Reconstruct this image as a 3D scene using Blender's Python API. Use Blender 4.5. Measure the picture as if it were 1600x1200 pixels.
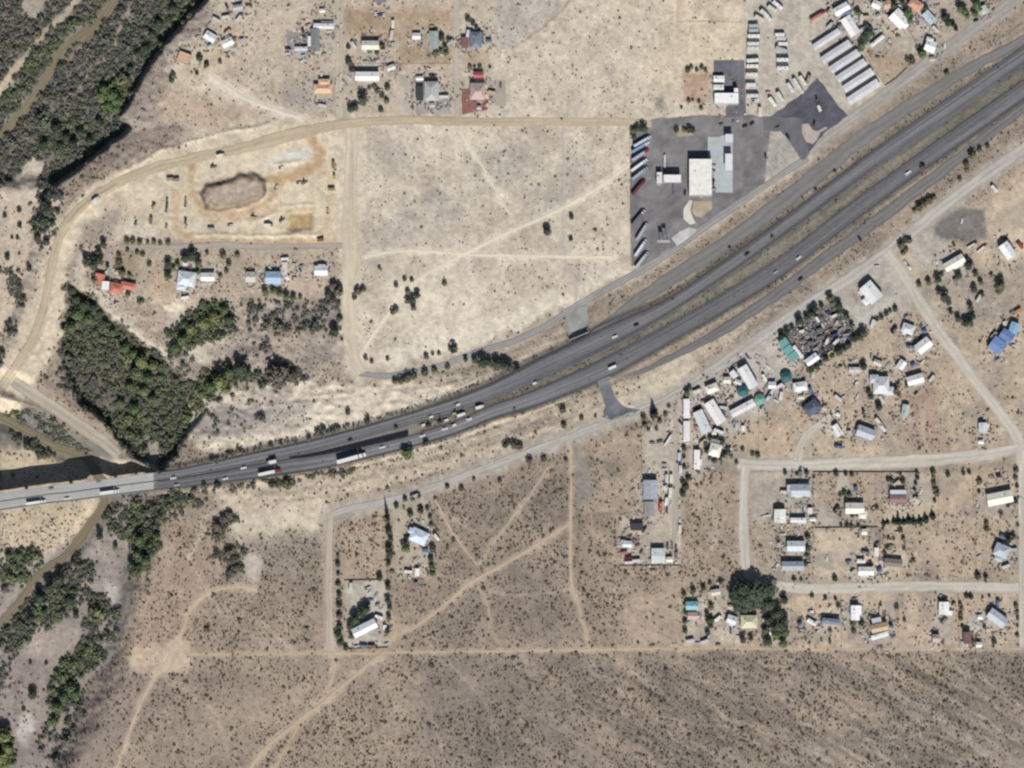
import bpy, math, random
import numpy as np
from mathutils import Vector, Matrix, geometry

random.seed(7)
RS = np.random.RandomState(11)
for o in list(bpy.data.objects):
    bpy.data.objects.remove(o, do_unlink=True)
scene = bpy.context.scene
col = scene.collection

# ------------------------------------------------------------------ camera, sky, sun, exposure
MPP = 0.7            # metres per photo pixel
HC = 3500.0          # flying height of the survey camera
cam_d = bpy.data.cameras.new('survey_camera')
cam = bpy.data.objects.new('survey_camera', cam_d)
col.objects.link(cam)
cam.location = (0, 0, HC)
cam.rotation_euler = (0, 0, 0)
cam_d.sensor_width = 36.0
cam_d.sensor_fit = 'HORIZONTAL'
cam_d.lens = 36.0 * HC / (1600 * MPP)
cam_d.clip_start = 10.0
cam_d.clip_end = 20000.0
scene.camera = cam

SUN_EL = math.radians(41.0)
SUN_AZ = math.radians(171.0)      # compass bearing of the sun, clockwise from north (+Y)
world = bpy.data.worlds.new('World')
scene.world = world
world.use_nodes = True
wn = world.node_tree.nodes
sky = wn.new('ShaderNodeTexSky')
sky.sky_type = 'NISHITA'
sky.sun_disc = False
sky.sun_elevation = SUN_EL
sky.sun_rotation = SUN_AZ
world.node_tree.links.new(sky.outputs[0], wn['Background'].inputs[0])
wn['Background'].inputs[1].default_value = 0.05
sd_ = bpy.data.lights.new('sun', 'SUN')
sd_.energy = 4.9
sd_.angle = math.radians(0.5)
sd_.color = (1.0, 0.96, 0.9)
sun = bpy.data.objects.new('sun', sd_)
col.objects.link(sun)
tosun = Vector((math.sin(SUN_AZ) * math.cos(SUN_EL), math.cos(SUN_AZ) * math.cos(SUN_EL), math.sin(SUN_EL)))
sun.rotation_euler = tosun.to_track_quat('Z', 'Y').to_euler()
sun.location = tosun * 2000
scene.view_settings.view_transform = 'Standard'
scene.view_settings.look = 'None'
scene.view_settings.gamma = 1.0
scene.view_settings.exposure = 0.42
scene.render.engine = 'CYCLES'
scene.cycles.pixel_filter_type = 'BLACKMAN_HARRIS'
scene.cycles.filter_width = 2.4
scene.cycles.max_bounces = 4
scene.cycles.use_denoising = False

# light level of open flat ground: converts a colour seen in sunlight to a base colour
EF = np.array([1.48, 1.48, 1.48])

def lin(c):
    c = np.asarray(c, dtype=float) / 255.0
    l = np.where(c <= 0.04045, c / 12.92, ((c + 0.055) / 1.055) ** 2.4)
    return np.clip(l / EF, 0.004, 0.86)

# ------------------------------------------------------------------ noise helpers (numpy)
def _hash(ix, iy, seed):
    h = (ix.astype(np.int64) * 374761393 + iy.astype(np.int64) * 668265263 + seed * 974634777) & 0xffffffff
    h = ((h ^ (h >> 13)) * 1274126177) & 0xffffffff
    h = h ^ (h >> 16)
    return (h & 0xffff) / 65535.0

def vnoise(x, y, seed=0):
    ix = np.floor(x); iy = np.floor(y)
    fx = x - ix; fy = y - iy
    fx = fx * fx * (3 - 2 * fx); fy = fy * fy * (3 - 2 * fy)
    a = _hash(ix, iy, seed); b = _hash(ix + 1, iy, seed)
    c = _hash(ix, iy + 1, seed); d = _hash(ix + 1, iy + 1, seed)
    return (a * (1 - fx) + b * fx) * (1 - fy) + (c * (1 - fx) + d * fx) * fy

def fbm(x, y, seed=0, octv=4):
    s = 0; a = 0.5; t = 0
    for i in range(octv):
        s = s + a * vnoise(x * 2 ** i, y * 2 ** i, seed + i * 17)
        t += a; a *= 0.5
    return s / t            # 0..1

def sstep(a, b, x):
    t = np.clip((x - a) / (b - a), 0, 1)
    return t * t * (3 - 2 * t)

# ------------------------------------------------------------------ survey grid
def axis(lo, hi, step):
    inner = np.arange(lo, hi + 0.1, step)
    g = 6.0 * np.cumsum(1.22 ** np.arange(26))
    return np.concatenate([(lo - g)[::-1], inner, hi + g])
AX = axis(-60, 1660, 2.5)
AY = axis(-60, 1260, 2.5)
PX, PY = np.meshgrid(AX, AY)
NY, NX = PX.shape
W1 = fbm(PX / 14, PY / 14, 3, 3) - 0.5
W2 = fbm(PX / 14, PY / 14, 57, 3) - 0.5
W3 = fbm(PX / 5, PY / 5, 91, 2) - 0.5
W4 = fbm(PX / 5, PY / 5, 131, 2) - 0.5

def window(x0, x1, y0, y1):
    i0 = max(0, np.searchsorted(AX, x0) - 1); i1 = min(NX, np.searchsorted(AX, x1) + 2)
    j0 = max(0, np.searchsorted(AY, y0) - 1); j1 = min(NY, np.searchsorted(AY, y1) + 2)
    return slice(j0, j1), slice(i0, i1)

def seg_dist(X, Y, pts, closed):
    n = len(pts)
    best = np.full(X.shape, 1e9)
    for k in range(n if closed else n - 1):
        ax, ay = pts[k]; bx, by = pts[(k + 1) % n]
        dx, dy = bx - ax, by - ay
        t = np.clip(((X - ax) * dx + (Y - ay) * dy) / (dx * dx + dy * dy + 1e-9), 0, 1)
        best = np.minimum(best, (X - ax - t * dx) ** 2 + (Y - ay - t * dy) ** 2)
    return np.sqrt(best)

def inside(X, Y, pts):
    r = np.zeros(X.shape, bool)
    n = len(pts)
    for k in range(n):
        ax, ay = pts[k]; bx, by = pts[(k + 1) % n]
        if ay == by:
            continue
        c = ((ay > Y) != (by > Y)) & (X < (bx - ax) * (Y - ay) / (by - ay) + ax)
        r ^= c
    return r

def area_mask(pts, soft=4, wob=6):
    xs = [p[0] for p in pts]; ys = [p[1] for p in pts]
    m = soft + wob + 4
    w = window(min(xs) - m, max(xs) + m, min(ys) - m, max(ys) + m)
    X = PX[w] + (W1[w] * 2 + W3[w]) * wob; Y = PY[w] + (W2[w] * 2 + W4[w]) * wob
    d = seg_dist(X, Y, pts, True)
    d = np.where(inside(X, Y, pts), d, -d)
    return w, sstep(-soft, soft, d)

def line_mask(pts, width, soft=3, wob=3):
    xs = [p[0] for p in pts]; ys = [p[1] for p in pts]
    m = soft + wob + 4 + width
    w = window(min(xs) - m, max(xs) + m, min(ys) - m, max(ys) + m)
    X = PX[w] + (W1[w] * 2 + W3[w]) * wob; Y = PY[w] + (W2[w] * 2 + W4[w]) * wob
    d = width / 2 - seg_dist(X, Y, pts, False)
    return w, sstep(-soft, soft, d)

COL = np.zeros((NY, NX, 3))
Z = np.zeros((NY, NX))
SCRUB = np.zeros((NY, NX))       # small desert scrub density
THICK = np.zeros((NY, NX))       # riverside thicket density
GREEN = np.zeros((NY, NX))       # 0 grey leafless .. 1 green

def paint(pts, c, soft=4, wob=5, a=1.0, scrub=None, mott=0.0):
    w, m = area_mask(pts, soft * 1.3, wob * 1.5)
    m2 = m * a
    if mott:
        m2 = m2 * np.clip(1 + mott * (fbm(PX[w] / 9, PY[w] / 9, 411, 3) - 0.5) * 2, 0, 1)
    COL[w] = COL[w] * (1 - m2[..., None]) + np.array(c, float) * m2[..., None]
    if scrub is not None:
        SCRUB[w] = SCRUB[w] * (1 - m) + scrub * m

def stroke(pts, width, c, soft=3, wob=2, a=1.0, scrub=None):
    w, m = line_mask(pts, width, soft, wob)
    m2 = m * a
    COL[w] = COL[w] * (1 - m2[..., None]) + np.array(c, float) * m2[..., None]
    if scrub is not None:
        SCRUB[w] = SCRUB[w] * (1 - m) + scrub * m

def level(pts, z, soft=5, wob=3, line=None):
    w, m = line_mask(pts, line, soft, wob) if line else area_mask(pts, soft, wob)
    Z[w] = Z[w] * (1 - m) + z * m

def thick(pts, dens, green, soft=4, wob=7, line=None):
    w, m = line_mask(pts, line, soft, wob) if line else area_mask(pts, soft, wob)
    THICK[w] = THICK[w] * (1 - m) + dens * m
    GREEN[w] = GREEN[w] * (1 - m) + green * m
    SCRUB[w] = SCRUB[w] * (1 - m)

def clear(pts, line=None, soft=2, wob=2):
    w, m = line_mask(pts, line, soft, wob) if line else area_mask(pts, soft, wob)
    THICK[w] *= (1 - m); SCRUB[w] *= (1 - m)

def sample(A, px, py):
    px = np.asarray(px, float); py = np.asarray(py, float)
    i = np.clip(np.searchsorted(AX, px) - 1, 0, NX - 2); j = np.clip(np.searchsorted(AY, py) - 1, 0, NY - 2)
    fx = np.clip((px - AX[i]) / (AX[i + 1] - AX[i]), 0, 1); fy = np.clip((py - AY[j]) / (AY[j + 1] - AY[j]), 0, 1)
    return (A[j, i] * (1 - fx) + A[j, i + 1] * fx) * (1 - fy) + (A[j + 1, i] * (1 - fx) + A[j + 1, i + 1] * fx) * fy

def ground(px, py):
    return float(sample(Z, px, py))

def W(px, py, z=None, up=0.0):
    """map position -> metres, for a point at height z (ground if None)"""
    if z is None:
        z = ground(px, py)
    k = (HC - z) / HC
    return Vector(((px - 800) * MPP * k, (600 - py) * MPP * k, z + up))

# ------------------------------------------------------------------ smooth polylines
def smooth(pts, step=6.0):
    P = [Vector((p[0], p[1], 0)) for p in pts]
    out = []
    n = len(P)
    for i in range(n - 1):
        p0 = P[max(i - 1, 0)]; p1 = P[i]; p2 = P[i + 1]; p3 = P[min(i + 2, n - 1)]
        k = max(1, int((p2 - p1).length / step))
        for j in range(k):
            t = j / k
            q = 0.5 * ((2 * p1) + (p2 - p0) * t + (2 * p0 - 5 * p1 + 4 * p2 - p3) * t * t + (3 * p1 - p0 - 3 * p2 + p3) * t ** 3)
            out.append((q.x, q.y))
    out.append((P[-1].x, P[-1].y))
    return out

# ------------------------------------------------------------------ freeway geometry (edges on the map, x -> y)
def curve(pts):
    s = smooth(pts, 12)
    xs = np.array([p[0] for p in s]); ys = np.array([p[1] for p in s])
    return lambda x: np.interp(x, xs, ys)
N_TOP = curve([(-900, 905), (0, 771), (100, 758), (245, 738), (300, 729), (400, 706), (500, 684), (620, 651), (710, 622), (770, 599), (840, 563), (948, 512), (1040, 471), (1130, 410), (1220, 346), (1360, 241), (1600, 74), (2600, -620)])
N_BOT = curve([(-900, 918), (0, 783), (100, 770), (245, 751), (300, 743), (400, 724), (450, 714), (500, 703), (620, 669), (710, 644), (770, 622), (840, 594), (948, 544), (1040, 493), (1130, 434), (1220, 371), (1360, 269), (1600, 103), (2600, -591)])
S_TOP = curve([(-900, 918.5), (0, 784), (100, 771), (245, 752), (300, 744), (400, 726), (450, 717), (500, 711), (620, 686), (710, 659), (770, 634), (840, 609), (948, 559), (1040, 511), (1130, 459), (1220, 402), (1360, 296), (1600, 126), (2600, -568)])
S_BOT = curve([(-900, 931), (0, 797), (100, 784), (245, 765), (300, 761), (400, 748), (500, 733), (620, 705), (710, 678), (770, 653), (840, 632), (948, 589), (1040, 538), (1130, 487), (1220, 431), (1360, 325), (1600, 156), (2600, -538)])
_w = lambda x: np.interp(x, [650, 800], [0.0, 1.0])
N_TOP, N_BOT, S_TOP, S_BOT = (lambda x, f=N_TOP: f(x) - 2.5 * _w(x)), (lambda x, f=N_BOT: f(x) + 1.5 * _w(x)), (lambda x, f=S_TOP: f(x) - 1.5 * _w(x)), (lambda x, f=S_BOT: f(x) + 2.5 * _w(x))
def fz(x):
    return np.interp(x, [0, 1000, 1300, 3000], [3.0, 3.0, 0.7, 0.7])
# ------------------------------------------------------------------ soil, relief and plant cover
n1 = fbm(PX / 190, PY / 190, 5, 4); n2 = fbm(PX / 45, PY / 45, 29, 4)
# grain of the alluvial fan: washes run to the south-east
ca, sa = math.cos(math.radians(33)), math.sin(math.radians(33))
u_ = PX * ca + PY * sa; v_ = -PX * sa + PY * ca + 26 * (n1 - 0.5)
wash = fbm(u_ / 150, v_ / 17, 77, 4)
south = np.array([170, 149, 126.]); southd = np.array([138, 124, 110.]); 
m = np.clip(0.95 * (n1 - 0.32) + 0.9 * (n2 - 0.45), 0, 1)[..., None]
COL[:] = south * (1 - m) + southd * m
SCRUB[:] = 0.8
SE = [(640, 1030), (1000, 1021), (5000, 1021), (5000, 5000), (560, 5000), (600, 1130)]
w, m = area_mask(SE, 30, 20)
rid = 1 - np.abs(2 * fbm(u_ / 120, v_ / 26, 177, 4) - 1)          # branching channels
rid2 = 1 - np.abs(2 * fbm(u_ / 55, v_ / 13 + 9, 277, 3) - 1)
east = sstep(700, 1050, PX[w])
wv = np.clip((wash[w] - 0.40) * 3.0, 0, 1) * (0.35 + 0.65 * east)
t = (m * wv)[..., None] * 0.6
COL[w] = COL[w] * (1 - t) + np.array([122, 113, 105.]) * t
t = (m * sstep(0.78, 0.98, rid[w]) * east)[..., None] * 0.24
COL[w] = COL[w] * (1 - t) + np.array([98, 90, 84.]) * t
t = (m * sstep(0.88, 0.99, rid2[w]) * east * sstep(0.4, 0.55, n1[w]))[..., None] * 0.75
COL[w] = COL[w] * (1 - t) + np.array([176, 163, 146.]) * t
Z[w] -= m * east * (sstep(0.7, 0.98, rid[w]) * 1.0 + sstep(0.85, 0.99, rid2[w]) * 0.4)
SCRUB[w] = np.where(m > 0.5, 0.7 + 0.5 * wv, SCRUB[w])
stroke([(1340, 1040), (1352, 1062), (1385, 1078), (1430, 1100), (1470, 1110), (1476, 1140), (1510, 1160), (1560, 1185), (1640, 1205)], 5, (171, 157, 138), 4, 4, 0.75, 0.2)
stroke([(1010, 1118), (1040, 1135), (1085, 1170), (1130, 1200), (1200, 1260)], 4, (166, 152, 134), 4, 4, 0.5)

# dark stone-paved patches
for pts, a in [([(860, 1020), (960, 1060), (940, 1110), (880, 1060)], 0.55), ([(800, 870), (850, 900), (900, 960), (960, 985), (800, 1000), (760, 960)], 0.35),
               ([(650, 920), (760, 930), (770, 1000), (680, 985)], 0.4), ([(820, 760), (890, 760), (890, 800), (820, 830)], 0.45),
               ([(660, 1030), (830, 1030), (830, 1200), (660, 1180)], 0.35), ([(440, 900), (510, 905), (505, 950), (440, 935)], 0.4)]:
    paint(pts, (122, 110, 102), 25, 14, a, mott=0.5)

# north side: pale tan fields
paint([(190, -400), (1500, -400), (1500, 20), (1260, 240), (1000, 430), (700, 560), (560, 590), (240, 560), (110, 440), (130, 350), (330, 250), (190, 200), (260, 70), (330, -20)], (212, 196, 168), 10, 8, 1, 0.22)
w, m = area_mask([(550, 195), (990, 195), (990, 420), (560, 590)], 8, 4)
t = m * np.clip((n2[w] - 0.45) * 2.6, 0, 1) * 0.7
COL[w] = COL[w] * (1 - t[..., None]) + np.array([176, 158, 138.]) * t[..., None]
for c_, r_ in (((600, 380), 26), ((640, 355), 34), ((690, 325), 40), ((770, 265), 50), ((815, 250), 30), ((610, 240), 30), ((900, 260), 26), ((850, 310), 30)):
    paint([(c_[0] + r_ * math.cos(k), c_[1] + 0.7 * r_ * math.sin(k)) for k in np.linspace(0, 6.28, 9)[:-1]], (176, 167, 157), 18, 14, 0.6, 0.25, 0.5)
for c_, r_ in (((660, 480), 60), ((700, 510), 55), ((740, 450), 40), ((800, 470), 35)):
    paint([(c_[0] + r_ * math.cos(k), c_[1] + 0.8 * r_ * math.sin(k)) for k in np.linspace(0, 6.28, 9)[:-1]], (222, 207, 178), 18, 12, 0.75, 0.06, 0.4)
paint([(575, 560), (640, 520), (760, 500), (870, 455), (985, 410), (985, 430), (900, 470), (780, 528), (640, 572)], (226, 212, 184), 10, 8, 0.85, 0.05)
paint([(800, 560), (880, 515), (885, 535), (820, 575)], (216, 194, 164), 6, 5, 0.9, 0.05)
# north-middle fields
paint([(805, -60), (1060, -60), (1060, 180), (805, 180)], (211, 194, 165), 10, 4, 1, 0.2)
paint([(770, -20), (880, -20), (870, 25), (800, 72), (775, 85)], (186, 176, 163), 5, 6, 0.9, 0.2)
stroke([(800, 76), (838, 50), (880, 16), (905, -20)], 3, (140, 112, 92), 2, 3, 0.6)
paint([(1062, -60), (1165, -60), (1165, 180), (1100, 180), (1010, 120)], (213, 193, 161), 8, 4, 1, 0.1)
stroke([(970, -20), (1000, 25), (1030, 65), (1060, 95)], 8, (218, 198, 165), 4, 3, 0.8, 0.05)
# north-west block of houses
paint([(340, -60), (770, -60), (770, 180), (480, 185), (330, 120)], (196, 177, 150), 10, 6, 1, 0.36)
paint([(540, 15), (625, 15), (620, 60), (540, 60)], (179, 147, 108), 6, 3, 0.8, 0.15)
paint([(625, 15), (705, 15), (705, 98), (625, 98)], (180, 148, 112), 6, 3, 0.8, 0.15)
paint([(720, 80), (765, 78), (765, 108), (720, 108)], (192, 160, 122), 5, 3, 0.7, 0.1)
paint([(455, 120), (525, 115), (525, 180), (430, 165)], (170, 155, 142), 10, 6, 0.7, 0.5)
paint([(720, 100), (800, 100), (800, 178), (720, 178)], (196, 181, 160), 6, 3, 0.7, 0.1)
paint([(805, 5), (780, 30), (770, 90), (760, 75), (765, 10)], (192, 180, 160), 10, 6, 0.7)
stroke([(405, 45), (430, 80), (455, 110), (470, 130)], 6, (202, 180, 148), 4, 3, 0.7, 0.1)
paint([(278, 78), (345, 40), (372, 60), (360, 95), (330, 125), (290, 135), (265, 110)], (208, 186, 150), 8, 6, 0.9, 0.1)
paint([(230, 60), (330, -10), (330, 45), (270, 90), (255, 200), (200, 195), (205, 160)], (150, 134, 121), 10, 8, 0.8, 0.75)
paint([(130, 255), (200, 205), (290, 190), (300, 215), (200, 255), (140, 300)], (146, 128, 116), 8, 8, 0.8, 0.8)
paint([(250, 130), (330, 150), (420, 185), (330, 205), (250, 190)], (190, 164, 134), 12, 8, 0.8, 0.45)

# the valley
VAL = [(420, -1500), (345, -150), (322, 0), (300, 22), (264, 62), (238, 95), (217, 130), (200, 162), (187, 182), (205, 198), (160, 235), (115, 268), (80, 292), (52, 350), (38, 420), (18, 490), (-12, 545), (-40, 600), (0, 628), (60, 640), (125, 682), (190, 712), (235, 735), (245, 780), (235, 840), (215, 890), (195, 960), (175, 1050), (140, 1120), (95, 1200), (40, 1400), (-100, 3000), (-800, 3000), (-700, 1000), (-500, -200), (-200, -1500)]
paint(VAL, (128, 121, 110), 5, 4, 1, 0.0)
paint([(-300, 790), (170, 790), (245, 780), (235, 840), (215, 890), (195, 960), (175, 1050), (140, 1120), (95, 1200), (40, 1400), (-300, 1500)], (152, 140, 130), 10, 6, 1, 0.15, 0.4)
GUL = [(106, 440), (140, 462), (172, 490), (205, 520), (262, 560), (300, 600), (325, 640), (290, 680), (255, 735), (205, 712), (165, 660), (120, 620), (98, 560), (98, 500)]
paint(GUL, (112, 106, 86), 4, 5, 1, 0.0)

# relief
Z += (n1 - 0.5) * 1.4 * sstep(1010, 1100, PY) + (n1 - 0.5) * 3.0 * sstep(1700, 2400, np.hypot(PX - 800, PY - 600))
level([(255, 480), (370, 470), (380, 560), (340, 600), (410, 640), (300, 690), (270, 640), (300, 590)], -5, 22, 6)
Zk = Z.copy()
level(VAL, -17, 5, 3)
Zs = Zk.copy(); Z, Zs = Zs, Z
level(VAL, -17, 26, 4)
Z, Zs = Zs, Z
k_ = sstep(745, 800, PY)
Z[:] = Z * (1 - k_) + Zs * k_
level([(-60, 285), (70, 285), (60, 350), (45, 440), (15, 520), (-20, 580), (-80, 600)], -8, 14, 4)
level(GUL, -13, 5, 4)
level([(-20, 590), (30, 605), (120, 668), (190, 712)], -6, 8, 2, line=34)
Z += (n2 - 0.5) * 2.2 * (1 - sstep(-15, -8, Z))
level([(-60, 640), (0, 650), (40, 672), (90, 700), (130, 712), (150, 740), (165, 780), (140, 820), (110, 860), (60, 900), (20, 955), (-60, 1040)], -21, 8, 2, line=30)
level([(210, -60), (180, 0), (150, 40), (125, 55), (100, 75), (82, 105), (65, 135), (35, 175), (0, 212), (-60, 300)], -19, 7, 2, line=20)

def rough(pts, amp, sc, soft=8):
    w, m = area_mask(pts, soft, 6)
    r = 1 - np.abs(2 * fbm(PX[w] / sc, PY[w] / sc, 611, 3) - 1)
    Z[w] += m * (r - 0.6) * amp * (Z[w] > -4)
rough([(300, 620), (430, 590), (560, 600), (760, 588), (640, 640), (520, 672), (330, 700), (290, 690)], 3.0, 16)
rough([(380, 470), (540, 470), (540, 590), (400, 610), (330, 600), (350, 520)], 3.0, 18)
rough([(330, 772), (520, 748), (820, 650), (930, 620), (900, 655), (740, 715), (590, 762), (400, 790)], 2.0, 13)
rough([(180, 470), (240, 470), (265, 545), (215, 510)], 3.0, 14)
rough([(230, 60), (330, -10), (330, 45), (280, 100), (255, 200), (205, 190), (215, 140)], 3.0, 14)
rough([(130, 255), (200, 210), (290, 195), (290, 212), (200, 250), (140, 295)], 3.0, 12)
rough([(0, 790), (150, 790), (120, 840), (60, 870), (0, 880)], 2.0, 9)
# badlands and bare slopes around the freeway
paint([(300, 620), (430, 590), (560, 600), (800, 585), (840, 600), (640, 650), (520, 680), (330, 708), (290, 690)], (218, 202, 174), 8, 7, 1, 0.12)
paint([(300, 640), (380, 620), (480, 625), (470, 660), (350, 690), (300, 680)], (176, 164, 152), 9, 10, 0.8, 0.45)
paint([(380, 470), (540, 470), (550, 590), (400, 610), (330, 600), (350, 520)], (178, 160, 140), 14, 9, 0.9, 0.7)
paint([(430, 470), (545, 470), (545, 520), (420, 520)], (140, 124, 114), 14, 9, 0.7, 1.0)
paint([(240, 470), (265, 500), (270, 560), (200, 500), (175, 470)], (186, 163, 138), 6, 5, 0.9, 0.4)
paint([(330, 765), (520, 740), (820, 640), (1000, 590), (1200, 480), (1310, 400), (1000, 640), (800, 700), (600, 765), (480, 800), (350, 800)], (204, 184, 154), 8, 7, 1, 0.3)
stroke([(400, 772), (520, 760), (640, 728), (760, 690), (880, 655)], 5, (138, 118, 104), 5, 6, 0.55)
stroke([(390, 790), (520, 775), (600, 765), (700, 735), (800, 705), (900, 665)], 3, (140, 120, 104), 3, 4, 0.5)
stroke([(330, 650), (420, 632), (520, 622), (640, 608), (740, 590)], 3, (132, 116, 106), 3, 5, 0.55)
paint([(1000, 590), (1080, 545), (1080, 590), (1000, 640), (965, 625)], (212, 195, 162), 6, 4, 1, 0.1)
paint([(350, 800), (500, 785), (505, 850), (460, 830), (390, 860), (360, 840)], (212, 195, 165), 10, 7, 0.95, 0.05)
paint([(380, 840), (510, 835), (510, 880), (430, 900), (385, 890)], (160, 146, 130), 9, 6, 0.7, 0.9)
paint([(258, 830), (335, 810), (355, 870), (330, 905), (300, 1000), (255, 1030), (200, 1010), (230, 930)], (176, 150, 126), 8, 6, 0.8, 0.75)
paint([(205, 1010), (295, 1000), (295, 1053), (255, 1050), (240, 1062), (200, 1065)], (200, 174, 143), 5, 4, 0.95, 0.02)
paint([(385, 865), (410, 870), (400, 915), (380, 905)], (202, 190, 172), 5, 4, 0.8, 0)
paint([(130, 1060), (240, 1040), (215, 1120), (150, 1200), (90, 1230), (110, 1150)], (158, 138, 124), 12, 8, 0.8, 0.5)
paint([(895, 700), (905, 695), (920, 735), (930, 760), (930, 785), (905, 785), (895, 770)], (150, 142, 130), 4, 3, 0.85, 0.05)
paint([(930, 690), (1003, 670), (1003, 805), (895, 810), (935, 770)], (184, 160, 132), 8, 5, 0.8, 0.35)
paint([(940, 715), (970, 715), (968, 750), (942, 748)], (132, 120, 106), 8, 7, 0.7, 0.3)
stroke([(898, 805), (950, 803), (1005, 798)], 4, (128, 110, 98), 3, 3, 0.6, 0)
paint([(990, 925), (1068, 905), (1068, 1012), (985, 1000), (965, 960)], (190, 165, 136), 8, 5, 0.8, 0.2)
paint([(1005, 668), (1066, 655), (1066, 800), (1060, 880), (1008, 880), (1005, 800)], (190, 178, 158), 6, 4, 0.9, 0.02)
paint([(968, 810), (1062, 800), (1064, 882), (970, 882)], (192, 176, 152), 5, 4, 0.9, 0.03)

# north-east commercial ground
paint([(1165, 0), (1270, -30), (1420, 90), (1330, 190), (1240, 260), (1200, 280), (1160, 190)], (190, 180, 160), 6, 4, 1, 0.02)
paint([(1350, 85), (1395, 50), (1430, 105), (1383, 133)], (180, 154, 124), 4, 3, 0.9, 0.25)
paint([(1300, 0), (1560, -60), (1540, 30), (1470, 75), (1400, 95), (1340, 60)], (182, 166, 146), 8, 5, 0.8, 0.2)
paint([(1200, 215), (1240, 218), (1248, 250), (1200, 280), (1190, 250)], (172, 166, 154), 4, 3, 1, 0.1)

# east side
paint([(1080, 600), (1330, 440), (1420, 390), (1500, 330), (1660, 220), (1660, 640), (1600, 690), (1500, 720), (1080, 722)], (192, 170, 140), 10, 5, 1, 0.3)
paint([(1500, 340), (1660, 260), (1660, 420), (1600, 420), (1540, 360)], (212, 190, 156), 8, 5, 0.9, 0.05)
paint([(1420, 375), (1470, 345), (1485, 380), (1470, 412), (1432, 425)], (187, 178, 162), 5, 3, 0.9, 0)
paint([(1330, 440), (1395, 395), (1440, 470), (1398, 490), (1340, 520), (1310, 470)], (188, 180, 166), 6, 3, 0.95, 0.02)
paint([(1460, 330), (1540, 325), (1540, 370), (1500, 380), (1462, 372)], (118, 114, 112), 4, 4, 0.9, 0.02)
paint([(1440, 430), (1570, 420), (1570, 490), (1500, 515), (1460, 480)], (170, 155, 134), 8, 5, 0.9, 0.25)
paint([(1130, 640), (1250, 640), (1240, 716), (1180, 716)], (194, 167, 135), 6, 4, 0.9, 0.3)
paint([(1075, 615), (1190, 535), (1260, 490), (1300, 500), (1250, 580), (1200, 640), (1130, 690), (1080, 695)], (190, 182, 168), 6, 4, 0.95, 0.02)
paint([(1400, 620), (1460, 600), (1480, 700), (1410, 700)], (172, 142, 118), 12, 8, 0.8, 0.45)
paint([(1260, 680), (1310, 650), (1400, 680), (1440, 712), (1262, 716)], (198, 176, 143), 8, 5, 0.8, 0.2)
paint([(1070, 740), (1160, 735), (1160, 900), (1070, 905)], (174, 152, 126), 8, 4, 0.9, 0.75)
paint([(1175, 740), (1590, 735), (1590, 905), (1175, 905)], (186, 163, 134), 6, 3, 1, 0.5)
paint([(1175, 735), (1268, 735), (1268, 820), (1175, 820)], (188, 176, 156), 5, 3, 0.8, 0.1)
paint([(1380, 740), (1462, 738), (1462, 812), (1380, 812)], (200, 180, 150), 4, 3, 0.9, 0.03)
paint([(1466, 740), (1520, 740), (1520, 800), (1466, 800)], (196, 170, 136), 5, 3, 0.9, 0.06)
paint([(1275, 830), (1372, 828), (1374, 900), (1275, 902)], (205, 184, 152), 4, 3, 0.9, 0.02)
paint([(1520, 740), (1590, 740), (1590, 905), (1525, 905)], (192, 168, 137), 5, 3, 0.7, 0.35)
paint([(1070, 925), (1590, 930), (1590, 1014), (1070, 1012)], (196, 172, 141), 5, 3, 1, 0.22)
paint([(1235, 960), (1300, 975), (1300, 1010), (1240, 1010)], (160, 144, 126), 8, 6, 0.6, 0.5)
paint([(1070, 940), (1150, 925), (1160, 1010), (1070, 1010)], (200, 184, 158), 5, 3, 0.9, 0.05)
paint([(1180, 850), (1225, 840), (1225, 905), (1180, 905)], (160, 148, 132), 8, 5, 0.6, 0.2)

# south-west house plots
paint([(530, 790), (600, 785), (604, 905), (535, 905)], (182, 158, 130), 6, 4, 0.9, 0.7)
paint([(612, 790), (675, 775), (675, 900), (615, 902)], (183, 168, 142), 5, 4, 0.9, 0.15)
paint([(538, 908), (606, 908), (608, 1010), (540, 1012)], (192, 182, 162), 4, 3, 0.95, 0.02)
paint([(606, 955), (640, 985), (610, 1012), (596, 1012)], (196, 172, 140), 4, 4, 0.9, 0.02)

# ranch west of the field
paint([(140, 370), (530, 375), (540, 470), (380, 480), (250, 470), (130, 445)], (184, 164, 138), 8, 6, 1, 0.35)
paint([(180, 392), (220, 388), (215, 430), (185, 430)], (160, 140, 110), 6, 5, 0.8, 0.2)
paint([(235, 430), (270, 430), (270, 470), (225, 465)], (196, 166, 130), 6, 4, 0.8, 0.1)
paint([(440, 420), (510, 420), (510, 468), (445, 462)], (200, 176, 148), 5, 4, 0.9, 0.05)
paint([(120, 330), (180, 315), (200, 340), (160, 375), (120, 380)], (165, 147, 128), 8, 6, 0.8, 0.5)

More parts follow.
